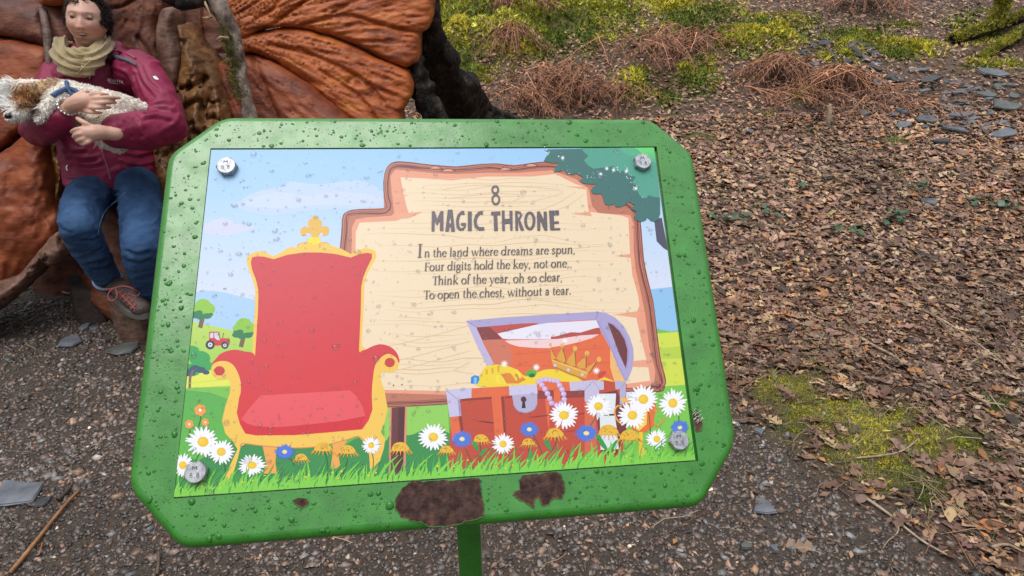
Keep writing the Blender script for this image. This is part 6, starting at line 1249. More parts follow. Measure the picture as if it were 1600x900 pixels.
# hair: curls over a dark cap
HAIR = mat('brown_curly_hair', attr='col', rough=.6, spec=.25)
r_ = np.random.default_rng(77); cur = []; cols = []
def shell(n):
    out = []
    while len(out) < n:
        v = unit(r_.normal(0, 1, 3)); x, y, z = v
        # face opening: forehead high, right side (viewer's) fuller
        yy = .104 * y; front = z > .15
        if front and yy < .074 + .014 * (x > .1) - .012 * (x < -.15) : 
            if not (abs(x) > .80 and yy > -.02): continue
        if yy < -.035: continue
        if yy < -.012 and z > -.1 and abs(x) > .5 : continue
        out.append(v)
    return np.array(out)
sh = shell(2000)
cp, cf = ellipsoid((0, .012, -.016), (.076, .102, .096), None, 40, 28); k = []
for v in cp:
    k.append(not ((v[2] > .034 and v[1] < .072) or v[1] < -.04))
cf = [f[::-1] if False else f for f in cf if all(k[i] for i in f)]
HC = obj('hair', cp @ HR.T + Hc, cf, HAIR, PER, smooth=True, attrs={'col': np.tile((.018, .011, .008), (len(cp), 1))})
for v in sh:
    base = np.array((.071, .102, .094)) * v + np.array((.002, .008, -.012)); nrm = unit(v / np.array((.078, .106, .097)) ** .5); t1 = unit(np.cross(nrm, r_.normal(0, 1, 3))); down = np.array((0, -1, 0)) - nrm * (-nrm[1]); t1 = unit(t1 * .8 + 1.1 * down); t2 = np.cross(nrm, t1)
    L_ = r_.uniform(.020, .038) * (.75 if v[2] > .4 else 1); R_ = r_.uniform(.003, .0085); ph = r_.uniform(0, 6); ss = np.linspace(0, 1, 7)
    pts = np.array([base + nrm * (.002 + .009 * s * (1 + 1.0 * (v[0] > .2))  + R_ * math.sin(ph + s * 4.2)) + t1 * L_ * s + t2 * R_ * math.cos(ph + s * 4.2) for s in ss]); w_ = .0023 * np.linspace(1, .25, 7)
    V, F = tube(pts @ HR.T + Hc, w_, 3, cap=False); cur.append((V, F)); c = np.array((.022, .013, .009)) * r_.lognormal(0, .5); 
    if v[2] > .25 and v[0] < .1: c = c * 2.2
    if r_.random() < .05: c = np.array((.07, .05, .04))
    cols.append(np.tile(c, (len(V), 1)))
V, F = join(*cur); o = obj('curls', V, F, HAIR, HC, kind='stuff', smooth=True, attrs={'col': np.concatenate(cols)})
# bracelet, wedding ring
bc = Q(104, 167, 2.435); bax = unit(Q(113, 163, 2.43) - Q(97, 175, 2.46)); BR_ = None
a = unit(np.cross(bax, (0, 0, 1.))); b = np.cross(bax, a); BRO = empty('tmp', (0, 0, 0)); bpy.data.objects.remove(BRO)
V, F = tube(np.array([bc + .032 * (a * math.cos(t) + b * math.sin(t)) for t in np.linspace(0, 2 * math.pi, 30)]), .0028, 6, cap=False); BR_ = obj('bracelet', V, F, SILV, PER, smooth=True)
for i in range(16):
    t = 2 * math.pi * i / 16; V, F = ellipsoid(bc + .0335 * (a * math.cos(t) + b * math.sin(t)), (.0052, .0052, .0052), None, 8, 6); obj('bead', V, F, SILV, BR_, smooth=True)
# walking shoes
SHO = mat('brown_walking_shoe', rough=.7, noise=(18, [(.3, (.035, .024, .022)), (.6, (.095, .062, .055)), (.8, (.14, .10, .09))]), bump=(300, .4, .001)); SOLE = mat('shoe_sole', (.13, .12, .11), .7); LACE = mat('red_lace', (.42, .09, .08), .7)
def shoe(heel, toe, ankle, laces=True):
    h, t = np.array(heel), np.array(toe); f = unit((t - h) * (1, 1, .2)); sd = unit(np.cross(f, (0, 0, 1.))); L_ = np.linalg.norm(t - h)
    parts = [caps([h + (0, 0, .02), h + f * L_ * .35 + (0, 0, .018), h + f * L_ * .72 + (0, 0, .008), t + (0, 0, .002)], [.040, .044, .046, .036], 14, (1, .8)), caps([h + (0, 0, .02), ankle], [.042, .046], 14), ell(h + f * L_ * .45 + (0, 0, .03), (.042, .042, .035)), ell(t - f * .01 + (0, 0, .004), (.042, .042, .032))]
    V, F, N_ = organic(parts, .005, 3); s_ = obj('shoe', V, F, SHO, PER, smooth=True); zs = min(h[2], t[2]) - .030
    out = [h - f * .042, h - f * .02 - sd * .036, h + f * L_ * .35 - sd * .036, h + f * L_ * .72 - sd * .05, t + f * .0 - sd * .040, t + f * .036, t + sd * .034, h + f * L_ * .72 + sd * .048, h + f * L_ * .35 + sd * .038, h - f * .02 + sd * .036]
    lp = catmull(np.array(out), 5, True); z1 = np.interp((lp - h) @ f, [0, L_], [h[2], t[2]]); n = len(lp); V = [(p[0], p[1], z - .036) for p, z in zip(lp, z1)] + [(p[0], p[1], z - .012) for p, z in zip(lp, z1)]
    obj('sole', V, [(i, (i + 1) % n, n + (i + 1) % n, n + i) for i in range(n)] + [tuple(range(n))[::-1], tuple(range(n, 2 * n))], SOLE, s_)
    return s_
hl, to = P(180, 458, 2.965), P(222, 484, 2.80); hl[2] = .262; to[2] = .240
s_ = shoe(hl, to, AL + np.array((0.01, 0, -.02))); SHB = None
me = s_.data; vv = np.array([tuple(v.co) for v in me.vertices]) + np.array(wloc(s_.parent)); SHB = BVHTree.FromPolygons([tuple(v) for v in vv], [tuple(p.vertices) for p in me.polygons])
seam('toe_cap', [(205, 490), (214, 484), (224, 480)], .002, SOLE, s_, SHB, 0)
for k in range(5):
    x, y = 184 + k * 5.2, 456 + k * 5.6; seam('lace', [(x - 1, y + 5), (x + 4, y + 1), (x + 8, y - 3.5)], .0026, LACE, s_, SHB, .003, 4); seam('lace', [(x + 1, y - 1), (x + 4, y + 2.5), (x + 7, y + 4)], .0022, LACE, s_, SHB, .003, 4)
lp = lambda pts, nm='lace_loop': obj(nm, *tube(catmull([P(a, b, c) for a, b, c in pts], 6), .0026, 6), LACE, s_, smooth=True)
lp([(180, 449, 2.78), (171, 456, 2.77), (169, 466, 2.77), (176, 470, 2.77), (183, 463, 2.77), (180, 450, 2.78)]); lp([(180, 450, 2.78), (192, 447, 2.77), (206, 450, 2.77), (218, 457, 2.79), (213, 463, 2.79), (200, 458, 2.79)]); lp([(180, 450, 2.78), (170, 452, 2.78), (163, 452, 2.80)], 'lace_end')
h2 = P(252, 478, 2.99); t2 = P(292, 506, 2.82); h2[2] = .262; t2[2] = .240; shoe(h2, t2, AR_ + np.array((0, 0, -.02)))
cen2 = (h2 + t2) / 2; stump(float(cen2[0]), float(cen2[1]), float(g(cen2[0], cen2[1])) - .05, .203, .10, 'brown stump half hidden behind the green sign edge', 9, W_ST)
# shift the first stump under the shoe
cen1 = (hl + to) / 2
# ---------------------------------------------------------------- dog
DD = 2.50
dogp = [caps([Q(84, 152, 2.52), Q(108, 158, 2.55), Q(140, 170, 2.58), Q(168, 186, 2.60)], [.070, .080, .086, .085], 18), ell(Q(178, 196, 2.58), (.08, .08, .075)), caps([Q(150, 160, 2.58), Q(185, 166, 2.58), Q(212, 167, 2.60), Q(230, 169, 2.62)], [.060, .052, .03, .012], 14), caps([Q(160, 190, 2.56), Q(170, 212, 2.56), Q(184, 224, 2.58)], [.06, .055, .035], 14),
        caps([Q(76, 148, 2.50), Q(56, 146, 2.48), Q(40, 150, 2.46)], [.052, .052, .05], 14), ell(Q(38, 150, 2.45), (.066, .062, .06)), caps([Q(36, 160, 2.42), Q(28, 174, 2.39), Q(18, 181, 2.38)], [.044, .033, .022], 14), ell(Q(42, 172, 2.42), (.03, .03, .03)),
        caps([Q(88, 152, 2.46), Q(78, 164, 2.42), Q(68, 178, 2.42), Q(64, 183, 2.42)], [.036, .026, .023, .021], 12), ell(Q(40, 140, 2.40), (.042, .024, .035))]
GV, GF_, GN = organic(dogp, .0055, 3); GV = wrinkle(GV, GN, .004, 22, 6)
pxg, pyg, _ = proj(GV[:, 0], GV[:, 1], GV[:, 2])
def fur_col(x, y, r):
    n = len(x); c = np.tile(np.array((.86, .80, .72)), (n, 1)); 
    def bl(cx, cy, rx, ry, col, ed=.35):
        nonlocal c
        q = np.hypot((x - cx) / rx, (y - cy) / ry) + .25 * (fbm(x * .12, y * .12, 2, 4) - .5); k = (1 - sst(1 - ed, 1 + ed, q))[:, None]; c = c * (1 - k) + np.array(col) * k
    bl(43, 148, 24, 19, (.42, .20, .085)); bl(64, 134, 16, 9, (.50, .33, .18)); bl(80, 128, 12, 6, (.55, .38, .24)); bl(10, 145, 13, 30, (.85, .83, .79), .2); bl(34, 170, 11, 6, (.60, .44, .30)); bl(26, 181, 15, 9, (.86, .84, .80)); bl(15, 180, 4, 4, (.25, .22, .2)); bl(55, 174, 9, 9, (.30, .26, .22)); bl(38, 164, 11, 4, (.16, .08, .04)); bl(150, 190, 40, 16, (.68, .6, .48), .5)  # grey blot by the foreleg and dark band at the eye are painted shading
    return c * r.lognormal(0, .08, (n, 1)) * (1 + .22 * (fbm(x * .45, y * .45, 2, 8) - .5))[:, None]
r_ = np.random.default_rng(9)
DOG = obj('dog', GV, GF_, mat('dog_skin', attr='col', rough=.9), label='small shaggy white dog with ginger ear held in the woman\'s arms', cat='dog', smooth=True, attrs={'col': fur_col(pxg, pyg, r_)})
# fur
tri = np.concatenate([GF_[:, [0, 1, 2]], GF_[:, [0, 2, 3]]]); A_, B_, C_ = GV[tri[:, 0]], GV[tri[:, 1]], GV[tri[:, 2]]; ar_ = np.linalg.norm(np.cross(B_ - A_, C_ - A_), axis=1); n = 30000
ti = r_.choice(len(tri), n, p=ar_ / ar_.sum()); u, v = r_.random(n), r_.random(n); fl = u + v > 1; u[fl], v[fl] = 1 - u[fl], 1 - v[fl]
pos = A_[ti] + (B_[ti] - A_[ti]) * u[:, None] + (C_[ti] - A_[ti]) * v[:, None]; nr = np.cross(B_[ti] - A_[ti], C_[ti] - A_[ti]); nr /= np.linalg.norm(nr, axis=1)[:, None] + 1e-12
fx, fy, _ = proj(pos[:, 0], pos[:, 1], pos[:, 2]); headk = fx < 72; ln = np.where(headk, .018, .0075) * r_.lognormal(0, .3, n); ln = np.where(headk & (fx < 26) & (fy < 168), ln * 1.7, ln); ln = np.where((fy > 170) & headk, ln * .45, ln)
flow = np.where(headk[:, None], np.array((-.15, -.1, -.8)), np.array((.2, -.1, -.45))); flow = np.where(((fx < 24) & (fy < 168))[:, None], np.array((-1.0, 0, .35)), flow); flow = flow + r_.normal(0, .3, (n, 3)) + .55 * np.stack([fbm(pos[:, 0] * 45, pos[:, 2] * 45, 2, q_) - .5 for q_ in (1, 2, 3)], 1) * 2.4
dr_ = nr * .75 + flow * 1.1; dr_ /= np.linalg.norm(dr_, axis=1)[:, None]; sd = np.cross(dr_, nr + r_.normal(0, .3, (n, 3))); sd /= np.linalg.norm(sd, axis=1)[:, None] + 1e-9; bend = flow / np.linalg.norm(flow, axis=1)[:, None]
w_ = (.0016 * r_.uniform(.6, 1.4, n))[:, None]; p1 = pos + dr_ * ln[:, None] * .5; p2 = p1 + (dr_ * .3 + bend * .5 + r_.normal(0, .25, (n, 3))) * ln[:, None] * .5
FV = np.stack([pos + sd * w_, pos - sd * w_, p1 + sd * w_ * .9, p1 - sd * w_ * .9, p2], 1).reshape(-1, 3); b_ = (np.arange(n) * 5)[:, None]; FF = np.stack([b_ + (0, 1, 3), b_ + (0, 3, 2), b_ + (2, 3, 4)], 1).reshape(-1, 3)
obj('fur', FV, FF, mat('dog_fur', attr='col', rough=.8, spec=.2), DOG, kind='stuff', attrs={'col': np.repeat(fur_col(fx, fy, r_), 5, 0)})
NOSE = mat('dog_nose', (.008, .007, .008), .3); obj('nose', *ellipsoid(Q(12.5, 181.5, 2.335), (.0125, .010, .010), None, 14, 10), NOSE, DOG, smooth=True)
V, F = ellipsoid(Q(30, 166, 2.385), (.007, .006, .007), None, 12, 8); obj('eye', V, F, NOSE, DOG, smooth=True)
GB = BVHTree.FromPolygons([tuple(v) for v in GV], [tuple(int(i) for i in f) for f in GF_]); BLU = mat('blue_harness', rough=.7, noise=(90, [(.4, (.02, .05, .13)), (.6, (.07, .13, .28))]))
hn = seam('harness', [(82, 150), (92, 144), (104, 139), (116, 141), (124, 147)], .010, BLU, DOG, GB, .004, seg=8); 
seam('harness_strap', [(104, 128), (106, 138), (112, 150)], .008, BLU, DOG, GB, .006, seg=8)
# ---------------------------------------------------------------- slates, bracken, sticks, mossy branches on the bank
SLM = [mat('grey_slate', rough=.38, spec=.5, noise=(12, [(.3, (.06, .064, .075)), (.6, (.15, .158, .18)), (.8, (.24, .24, .26))]), bump=(60, .4, .004)), mat('green_grey_slate', rough=.5, noise=(14, [(.3, (.05, .055, .05)), (.6, (.12, .128, .12)), (.8, (.2, .2, .18))]), bump=(60, .5, .005)), mat('dark_slate', rough=.4, noise=(14, [(.3, (.018, .018, .022)), (.6, (.05, .05, .06)), (.8, (.10, .10, .11))]), bump=(50, .5, .006))]
def slate(x, y, w, h, label, m=0, tilt=0, thick=.018, up=0, group='slates lying on the leafy bank', seed=None, yaw=0, name='slate'):
    r = np.random.default_rng(seed or int(x * 7 + y)); c = hit(x, y); _, _, d = proj(c[0], c[1], c[2]); d = float(d); a = w * d / FOC / 2
    e = .05; nrm = unit(np.array((-(float(g(c[0] + e, c[1])) - float(g(c[0] - e, c[1]))) / (2 * e), -(float(g(c[0], c[1] + e)) - float(g(c[0], c[1] - e))) / (2 * e), 1)))
    nrm = unit(nrm + np.array((0, -tilt, 0)) + r.normal(0, .11 if y < 400 else .025, 3)); vd = unit(CAMP - c); foreshort = max(.18, abs(nrm @ vd)); b = min(a * 1.1, h * d / FOC / 2 / foreshort)
    tx = unit(np.cross(nrm, np.array((0, -1, 0)) if abs(nrm[1]) < .9 else np.array((1, 0, 0)))); tx = tx if tx[0] > 0 else -tx; ty = np.cross(nrm, tx); n = 7
    an = np.sort((np.arange(n) + r.uniform(-.35, .35, n)) * 2 * math.pi / n); rad = r.uniform(.52, 1.22, n); cy, sy = math.cos(yaw), math.sin(yaw); V = []; th = thick * r.uniform(.7, 1.3); L_ = 3
    base = c + nrm * (up + th * .3)
    for k, (hh, sc) in enumerate(((-th * .6, .96), (-th * .05, 1.02), (th * .05, .97), (th * .4, .95), (th * .45, .86))):
        for i in range(n):
            p = np.array((math.cos(an[i]) * a * rad[i] * sc, math.sin(an[i]) * b * rad[i] * sc)) * (1 + r.uniform(-.03, .03)); V.append(base + tx * (p[0] * cy - p[1] * sy) + ty * (p[0] * sy + p[1] * cy) + nrm * (hh + r.uniform(-.1, .1) * th * .3))
    F = [(k * n + i, k * n + (i + 1) % n, (k + 1) * n + (i + 1) % n, (k + 1) * n + i) for k in range(4) for i in range(n)] + [tuple(range(n))[::-1]]; V.append(base + nrm * th * .5); F += [(4 * n + i, 4 * n + (i + 1) % n, 5 * n) for i in range(n)]
    return obj(name, V, F, SLM[m], label=label, cat='stone', group=group)
ZS = lambda x, y: (1100 + x / 3.2, y / 3.2)
for x, y, w, h, m, t, up, lab in (
    (800, 297, 60, 32, 0, .2, .02, 'small rounded grey slate right of the yellow moss cushion'), (850, 321, 72, 20, 0, .2, .01, 'thin grey slate just below the small rounded one'), (865, 418, 92, 40, 0, .35, .03, 'light grey slate beside the right-hand clump of dead bracken'),
    (615, 222, 84, 24, 2, .2, .02, 'dark slate on top of the small scarp under the moss'), (500, 268, 62, 30, 2, .5, .03, 'tilted dark slate at the left end of the scarp'), (560, 325, 54, 24, 0, .1, .01, 'grey slate left of the round moss cushion'),
    (1125, 412, 132, 28, 2, .4, .04, 'long dark slate standing on edge above the slate patch'), (1080, 356, 150, 14, 0, .1, .02, 'long thin slate edge above the dark slate block'), (955, 392, 116, 44, 2, .6, .03, 'blackish slate block in the hollow right of the bracken'), (1240, 410, 84, 24, 1, .1, .01, 'greenish slate in the middle of the slate patch'),
    (1455, 380, 205, 40, 0, .15, .04, 'largest slate with a curved top edge at the right of the patch'), (1410, 482, 124, 26, 1, .1, .02, 'greenish flat slate under the largest slate'), (1478, 447, 84, 34, 1, .4, .01, 'squarish mottled slate just beneath the largest slate'), (1110, 460, 92, 18, 0, .1, .01, 'thin grey slate at the left edge of the slate patch'),
    (1265, 462, 152, 20, 0, .1, .01, 'long pale slate in the centre of the patch'), (1320, 438, 60, 16, 0, .1, .01, 'small bluish slate above the long pale one'), (1490, 545, 175, 40, 1, .35, .05, 'big greenish slate jutting over a dark gap at the right'), (1530, 508, 64, 30, 1, .2, .08, 'small slate stacked on the big jutting one'),
    (1205, 552, 74, 30, 0, .2, .02, 'pale grey wedge-shaped slate in the middle'), (945, 580, 84, 26, 0, .15, .02, 'left slate of the overlapping pair'), (985, 568, 84, 18, 0, .15, .03, 'right slate of the overlapping pair'), (1110, 602, 124, 32, 0, .15, .02, 'broad pale slate with a stepped edge'),
    (990, 632, 112, 34, 0, .2, .02, 'pale oval slate on the left of the patch'), (1285, 588, 134, 20, 0, .15, .03, 'long light slate above the widest oval one'), (1335, 606, 84, 20, 0, .1, .02, 'bright thin slate tucked under the long light one'), (1240, 650, 124, 46, 0, .2, .02, 'widest oval slate at the front of the patch'),
    (1180, 716, 134, 22, 2, .25, .02, 'dark flat slate lowest on the patch'), (1505, 686, 154, 40, 0, .25, .04, 'large slate with stalks in front near the right edge'), (790, 572, 94, 32, 1, .1, .01, 'weathered slate among leaves below the bracken'), (1470, 622, 84, 22, 0, .1, .01, 'narrow slate left of the large one with stalks'), (225, 665, 62, 26, 0, .1, .01, 'lone small slate in leaves above the sign corner'), (507, 575, 32, 22, 2, .1, .01, 'tiny dark slate under the left bracken clump'), (1565, 742, 94, 34, 1, .1, .01, 'half buried slate below the large one with stalks')):
    q = ZS(x, y); slate(q[0], q[1], w / 3.2, h / 3.2, lab, m, t * .5, .018, up * .6)
rr = np.random.default_rng(31)
for k in range(60):
    x, y = rr.uniform(1440, 1585), rr.uniform(128, 205); slate(x, y, rr.uniform(8, 18), rr.uniform(3, 6), 'small thin %s slate chip %s the larger slates' % (('bluish grey', 'greenish grey')[k % 2], 'at the left side among' if x < 1490 else 'at the right side among' if x > 1540 else 'in the middle of'), k % 2, .1, .01, .01, group='slate chips in the patch', seed=k + 900)
for k in range(16):
    x, y = rr.uniform(1265, 1375), rr.uniform(64, 120) ; slate(x, min(y, 70 + (x - 1265) * .5), rr.uniform(10, 24), rr.uniform(4, 9), 'dark slate fragment in the scarp below the moss', 2, .3, .02, .01, group='slate fragments in the scarp', seed=k + 1900)
FR = 'single stones on the gravel and leaves'
for x, y, w, h, m, lab, yw in ((18, 776, 86, 46, 0, 'large bluish flat slate at the left picture edge', .5), (106, 537, 46, 30, 0, 'grey slate in two pieces left of the stumps', .3), (201, 545, 54, 20, 1, 'grey-brown long stone in front of the brown stump', .1), (133, 514, 18, 16, 0, 'small round grey stone by the dark stump', 0), (148, 516, 12, 16, 0, 'small upright stone beside the round grey one', 1), (100, 430, 60, 9, 0, 'thin pale slate beneath the wing of the throne', .1),
    (1190, 795, 40, 30, 0, 'pale blue-grey slate on gravel right of the sign', -.6), (1186, 677, 18, 13, 0, 'small grey slate beside the right sign edge', -.5), (1539, 732, 20, 13, 0, 'small bluish slate in the moss at the right', -.5), (1165, 857, 18, 22, 1, 'small brown stone on gravel below the sign corner', -.6), (1452, 316, 32, 14, 0, 'lone grey slate in the leaves up the bank', -.2), (1345, 425, 16, 8, 0, 'tiny blue-grey slate in the middle of the leaves', 0), (1209, 861, 16, 14, 0, 'little whitish stone on the gravel', 0)):
    slate(x, y, w, h, lab, m, 0, .012, .006, group=FR, yaw=yw)
slate(70, 786, 26, 12, 'dark flat wood chip beside the orange stick', 2, 0, .01, .004, group=FR, yaw=.6)
# sticks
WOODS = {'pale': mat('pale_twig', rough=.7, noise=(40, [(.3, (.2, .14, .09)), (.6, (.42, .32, .22)), (.8, (.5, .42, .32))])), 'brown': mat('brown_twig', rough=.6, noise=(40, [(.3, (.05, .03, .02)), (.7, (.16, .10, .06))])), 'orange': mat('orange_stick', rough=.5, noise=(30, [(.3, (.16, .06, .022)), (.6, (.34, .15, .055)), (.8, (.42, .22, .10))]), bump=(90, .5, .002)), 'dark': mat('dark_stick', rough=.6, noise=(40, [(.3, (.02, .014, .01)), (.7, (.07, .05, .035))]))}
def stick(pts, wpx, mt, label, lift=.012, cat='stick', group='sticks and twigs on the ground', name='stick', fork=None):
    w3 = [hit(x, y) + np.array((0, 0, lift)) for x, y in pts]; w3 = catmull(w3, 5); _, _, d = proj(w3[:, 0], w3[:, 1], w3[:, 2]); rad = wpx * d / FOC / 2 * np.linspace(1, .6, len(w3))
    parts = [tube(w3, rad, 7, noise=.25, seed=int(pts[0][0]))]
    return obj(name, *parts[0], WOODS[mt], label=label, cat=cat, group=group, smooth=True)
for pts, w, mt, lab in (([(18, 900), (60, 848), (100, 797), (126, 770)], 7, 'orange', 'long straight orange-brown stick at the bottom left'), ([(92, 785), (104, 774), (113, 763)], 8, 'dark', 'short thick dark stick above the orange one'), ([(247, 902), (249, 884), (249, 866)], 6, 'brown', 'short brown stick standing out below the sign corner'), ([(62, 872), (66, 862), (68, 852)], 3, 'orange', 'tiny orange twig beside the long stick'),
    ([(1406, 474), (1455, 495), (1500, 522), (1545, 555), (1586, 590)], 4, 'pale', 'longest pale twig running down the leaves at the right'), ([(1340, 530), (1372, 548), (1395, 560), (1427, 584)], 5, 'pale', 'crooked pale twig ending in a dark tip'), ([(1272, 528), (1310, 540), (1340, 546)], 3, 'pale', 'thin pale twig left of the crooked one'), ([(1165, 514), (1200, 512), (1212, 503)], 3, 'brown', 'brown twig close to the right sign edge'), ([(1260, 464), (1290, 468), (1306, 472)], 2.5, 'pale', 'short straight pale twig in the leaves'),
    ([(1352, 783), (1385, 806), (1404, 822), (1440, 850), (1478, 872)], 5, 'pale', 'pale broken twig lying from gravel to leaves'), ([(1310, 768), (1340, 790), (1372, 812)], 3, 'brown', 'brown twig parallel to the pale broken one'), ([(1402, 828), (1400, 838), (1386, 850), (1378, 862)], 2.5, 'pale', 'curled thin grey twig below the broken twig'), ([(1548, 860), (1572, 856), (1600, 868)], 6, 'pale', 'thick pale stick at the bottom right corner'),
    ([(1440, 655), (1480, 672), (1530, 690), (1590, 712), (1620, 716)], 2.5, 'dark', 'long thin dark twig arching over the moss'), ([(1520, 635), (1545, 634), (1568, 637)], 4, 'pale', 'short pale stick right of the moss patch'), ([(1510, 574), (1535, 560), (1556, 558), (1574, 580), (1588, 592)], 3.5, 'pale', 'hooked pale twig near the right edge'), ([(1240, 636), (1275, 628), (1300, 612), (1330, 600)], 2.5, 'brown', 'thin brown twig across the top of the moss'),
    ([(1335, 720), (1380, 716), (1410, 708), (1434, 690)], 3, 'pale', 'bent straw-coloured stem over the moss'), ([(1153, 258), (1165, 262), (1173, 268)], 3.5, 'pale', 'short pale stick on the leaves above the sign corner'), ([(1225, 362), (1240, 362), (1252, 360)], 3, 'pale', 'short light twig left of the leaf middle'), ([(1275, 228), (1283, 238), (1286, 256)], 2.5, 'pale', 'bent pale twig below the bare stub'), ([(1560, 460), (1580, 465), (1600, 462)], 4, 'pale', 'pale stick at the right edge halfway down'),
    ([(1538, 612), (1560, 640), (1572, 652)], 2.5, 'pale', 'thin forked twig crossing the short pale stick'), ([(1334, 872), (1350, 870), (1366, 866)], 4, 'brown', 'stubby brown twig at the bottom of the gravel'), ([(1195, 75), (1203, 66), (1210, 62)], 2.5, 'pale', 'pale stalk lying on the bright moss mound'), ([(1318, 172), (1332, 163), (1350, 152)], 2.5, 'brown', 'thin leaning stalk above the weathered slate'), ([(60, 505), (90, 498), (120, 500), (140, 497)], 2.2, 'brown', 'thin root thread on the ground by the wing'), ([(92, 455), (108, 462), (118, 452)], 4, 'pale', 'curved pale stick under the throne wing tip')):
    stick(pts, w, mt, lab)
b0 = hit(1294, 194); V, F = tube(catmull([b0 - (0, 0, .03), b0 + (0.0, .01, .07), b0 + (-.005, .03, .135)], 5), [.022, .021, .02, .02, .019, .019, .018, .018, .017, .017, .016], 9, noise=.3); obj('broken_branch', V, F, WOODS['pale'], label='bare upright branch stub below the right bracken clump', cat='branch', smooth=True)
# dead bracken
BRK = mat('dead_bracken', attr='col', rough=.75)
def bracken(x, y, n, L_, label, spread=1.0, hgt=.16, flat=0.0, seed=0):
    r = np.random.default_rng(seed + int(x)); c = hit(x, y); root = tag(bpy.data.objects.new('dead_bracken', None), label, 'fern', 'clumps of dead bracken'); COL.objects.link(root); root.location = tuple(c)
    Vs = []; Cs = []; Fs = []; m = 0; Vl = []; Fl = []; Cl = []; ml = 0
    for k in range(n):
        a = r.uniform(0, 2 * math.pi); l = L_ * r.uniform(.5, 1.1); d = np.array((math.cos(a), math.sin(a) * .8, 0)); top = hgt * r.uniform(.7, 1.2); o0 = np.append(r.normal(0, .03 + flat * L_, 2), 0)
        s = np.linspace(0, 1, 9); p = c + o0 + d * s[:, None] * l * spread + np.stack([0 * s, 0 * s, top * (1 - s ** 1.5) - .02 * s], 1) + np.cumsum(r.normal(0, .004, (9, 3)), 0)
        p[:, 2] = np.maximum(p[:, 2], g(p[:, 0], p[:, 1]) + .008); V, F = tube(p, .0030 * np.linspace(1.2, .5, 9), 4, cap=False); col = np.array((.33, .15, .075)) * r.lognormal(0, .35); col = col * (1.6 if r.random() < .2 else 1)
        Vs.append(V); Fs += [tuple(i + m for i in f) for f in F]; m += len(V); Cs.append(np.tile(col, (len(V), 1)))
        T, A, B = frames(p)
        for i in range(2, 9):
            for sg in (-1, 1):
                q = p[i - 1] + (p[min(i, 8)] - p[i - 1]) * .5; e = A[i - 1] * sg * l * r.uniform(.10, .2) * (1 - .6 * i / 9) + T[i - 1] * .03 + np.array((0, 0, -.02)) + r.normal(0, .012, 3); wv = T[i - 1] * .006
                Vl += [q + wv, q - wv, q + e * .6 + wv * .8 + (0, 0, .004), q + e * .6 - wv * .8, q + e]; Fl += [(ml, ml + 1, ml + 3), (ml, ml + 3, ml + 2), (ml + 2, ml + 3, ml + 4)]; ml += 5; Cl.append(np.tile(np.array((.20, .088, .05)) * r.lognormal(0, .4), (5, 1)))
    obj('stalks', np.concatenate(Vs), Fs, BRK, root, attrs={'col': np.concatenate(Cs)}, kind='stuff'); obj('fronds', np.array(Vl), Fl, BRK, root, attrs={'col': np.concatenate(Cl)}, kind='stuff')
bracken(1212, 120, 70, .42, 'left tent-shaped clump of red-brown dead bracken', hgt=.17, flat=.1); bracken(1310, 138, 75, .42, 'right clump of dead bracken beside the light grey slate', hgt=.16, flat=.1)
bracken(1030, 92, 90, .45, 'long collapsed heap of dead bracken above the two moss mounds', flat=.45, hgt=.17); bracken(1075, 70, 50, .4, 'dead bracken tangle higher up beside the moss', flat=.4, hgt=.16)
bracken(880, 145, 90, .42, 'dead bracken heap just above the middle of the sign', flat=.4, hgt=.2); bracken(835, 165, 70, .36, 'dead bracken left of the heap above the sign', flat=.4, hgt=.16); bracken(930, 160, 60, .36, 'dead bracken right of the heap above the sign', flat=.4, hgt=.16)
bracken(800, 75, 45, .36, 'dark hanging bracken among the green moss', hgt=.2); bracken(1345, 12, 70, .55, 'farthest bracken clump at the top edge', hgt=.25); bracken(1245, 150, 55, .34, 'low bracken between the two tall clumps', flat=.5, hgt=.07); bracken(815, 8, 40, .4, 'small bracken bit at the very top left of the bank', hgt=.15); bracken(1400, 160, 30, .3, 'sparse bracken remains left of the slate patch', flat=.5, hgt=.05)
# mossy fallen branches, top right
def mossy(pts, r0, r1, label, lift=.04, seed=1, parent=None, name='fallen_branch'):
    w3 = catmull([hit(x, y) + np.array((0, 0, lift + z)) for x, y, z in pts], 7); V, F = tube(w3, np.linspace(r0, r1, len(w3)), 12, noise=.35, seed=seed)
    o = obj(name, V, F, BARK_DK, parent, label=label, cat='branch' if not parent else None, group='mossy fallen branches' if not parent else None, smooth=True)
    r = np.random.default_rng(seed); n = 2600; k = r.integers(0, len(w3), n); rad = np.linspace(r0, r1, len(w3))[k]; T, A, B = frames(w3); an = r.uniform(0, 2 * math.pi, n); off = A[k] * np.cos(an)[:, None] + B[k] * np.sin(an)[:, None]; keep = off[:, 2] > -.15; k, off, rad = k[keep], off[keep], rad[keep]; n = len(k)
    pos = w3[k] + off * rad[:, None] * .95 + T[k] * r.uniform(-.03, .03, n)[:, None]; c = np.array([(.24, .22, .03), (.33, .29, .04), (.13, .14, .025)])[r.integers(0, 3, n)] * r.lognormal(.2, .3, (n, 1))
    Vm, Fm, Cm = scatter(MT, pos, rotmats(r.uniform(0, 6, n), r.normal(0, .7, n), r.normal(0, .7, n)), r.lognormal(math.log(.022), .3, n), c); obj('moss_coat', Vm, Fm, bpy.data.materials['moss'], o if parent is None else parent, kind='stuff', attrs={'col': Cm}); return o
b1 = mossy([(1488, 68, -.02), (1525, 60, .02), (1562, 52, .04), (1600, 44, .08), (1650, 36, .12)], .06, .05, 'long thick mossy fallen branch at the top right', seed=2)
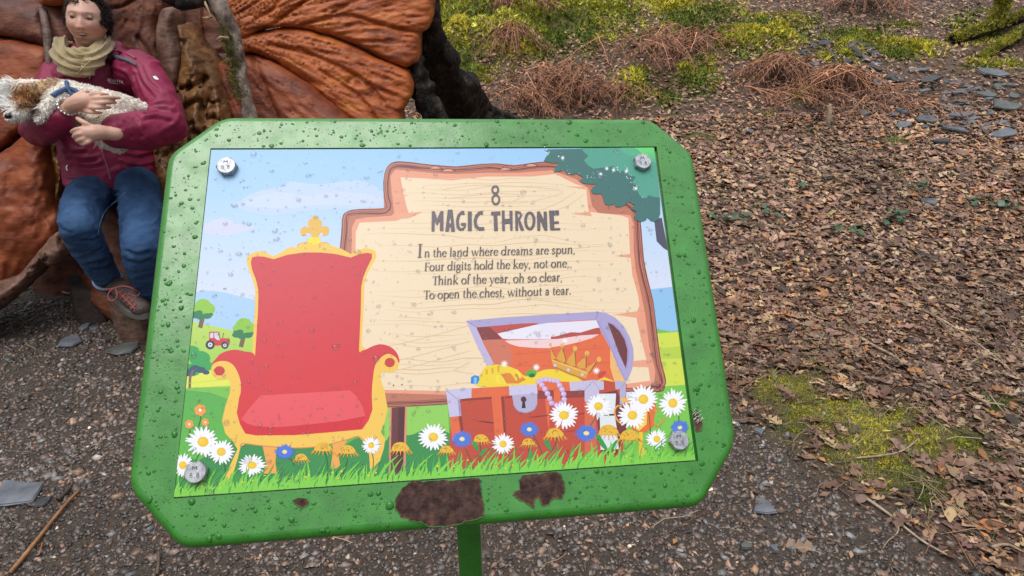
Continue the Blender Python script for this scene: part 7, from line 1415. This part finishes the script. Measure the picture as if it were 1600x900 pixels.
c0 = hit(1542, 56); w3 = catmull([c0 + (0, 0, .05), c0 + (.06, .02, .16), c0 + (.085, .03, .28), c0 + (.05, .03, .36)], 6); V, F = tube(w3, np.linspace(.055, .05, len(w3)), 12, noise=.3, seed=8); st = obj('upright_stub', V, F, BARK_DK, b1, smooth=True)
r = np.random.default_rng(4); n = 2200; k = r.integers(0, len(w3), n); T, A, B = frames(w3); an = r.uniform(0, 6.28, n); off = A[k] * np.cos(an)[:, None] + B[k] * np.sin(an)[:, None]; pos = w3[k] + off * .052
Vm, Fm, Cm = scatter(MT, pos, rotmats(r.uniform(0, 6, n), r.normal(0, .8, n), r.normal(0, .8, n)), r.lognormal(math.log(.024), .3, n), np.array([(.30, .27, .04), (.4, .35, .05), (.15, .16, .03)])[r.integers(0, 3, n)] * r.lognormal(.2, .3, (n, 1))); obj('moss_coat', Vm, Fm, bpy.data.materials['moss'], st, kind='stuff', attrs={'col': Cm})
mossy([(1532, 92, -.03), (1560, 82, .02), (1585, 70, .05), (1640, 56, .12)], .025, .06, 'shorter dark branch with yellow moss below the thick one', seed=5, lift=.03)
# little green sprigs
LG_ = mat('sprig_leaf', rough=.4, noise=(20, [(.3, (.03, .065, .028)), (.7, (.07, .13, .06))])); 
def sprig(x, y, n, label):
    r = np.random.default_rng(int(x)); c = hit(x, y); root = tag(bpy.data.objects.new('green_sprig', None), label, 'plant', 'green sprigs growing through the leaves'); COL.objects.link(root); root.location = tuple(c)
    for k in range(n):
        a = r.uniform(0, 6.28); dd = r.uniform(.02, .10); p = c + np.array((math.cos(a) * dd, math.sin(a) * dd, r.uniform(.02, .05))); v, f = LEAF_MD[int(r.integers(0, 4)) + 10]; R = rotmats(np.array([a + r.normal(0, .4)]), r.normal(0, .3, 1), r.normal(0, .3, 1))[0]
        obj('leaf', (v * np.array((.055, .085, .06))) @ R.T + p, f, LG_, root)
    V, F = tube(catmull([c - (0, 0, .01), c + (.005, 0, .03), c + (.01, .01, .05)], 3), .002, 5); obj('stem', V, F, WOODS['brown'], root)
for x, y, n, l in ((1116, 348, 6, 'green sprig nearest the right sign edge'), (1160, 350, 7, 'dark green sprig right of the one at the sign edge'), (1200, 338, 6, 'green sprig at the left of the leafy bank'), (1322, 365, 8, 'bramble sprig with spread leaves in the middle of the leaves'), (1395, 340, 8, 'lighter green sprig with grass near the centre right'), (1385, 352, 5, 'small sprig just below the lighter green one'), (1535, 320, 8, 'dark bramble leaves right of the lone grey slate'), (1570, 330, 8, 'rightmost dark green bramble sprig'), (1430, 296, 6, 'small green sprig above the lone slate'), (1245, 290, 6, 'green sprig higher up in the leaves'), (1450, 140, 7, 'tiny light green plant between the slates'), (1118, 296, 5, 'little sprig beside the top right sign corner')): sprig(x, y, n, l)
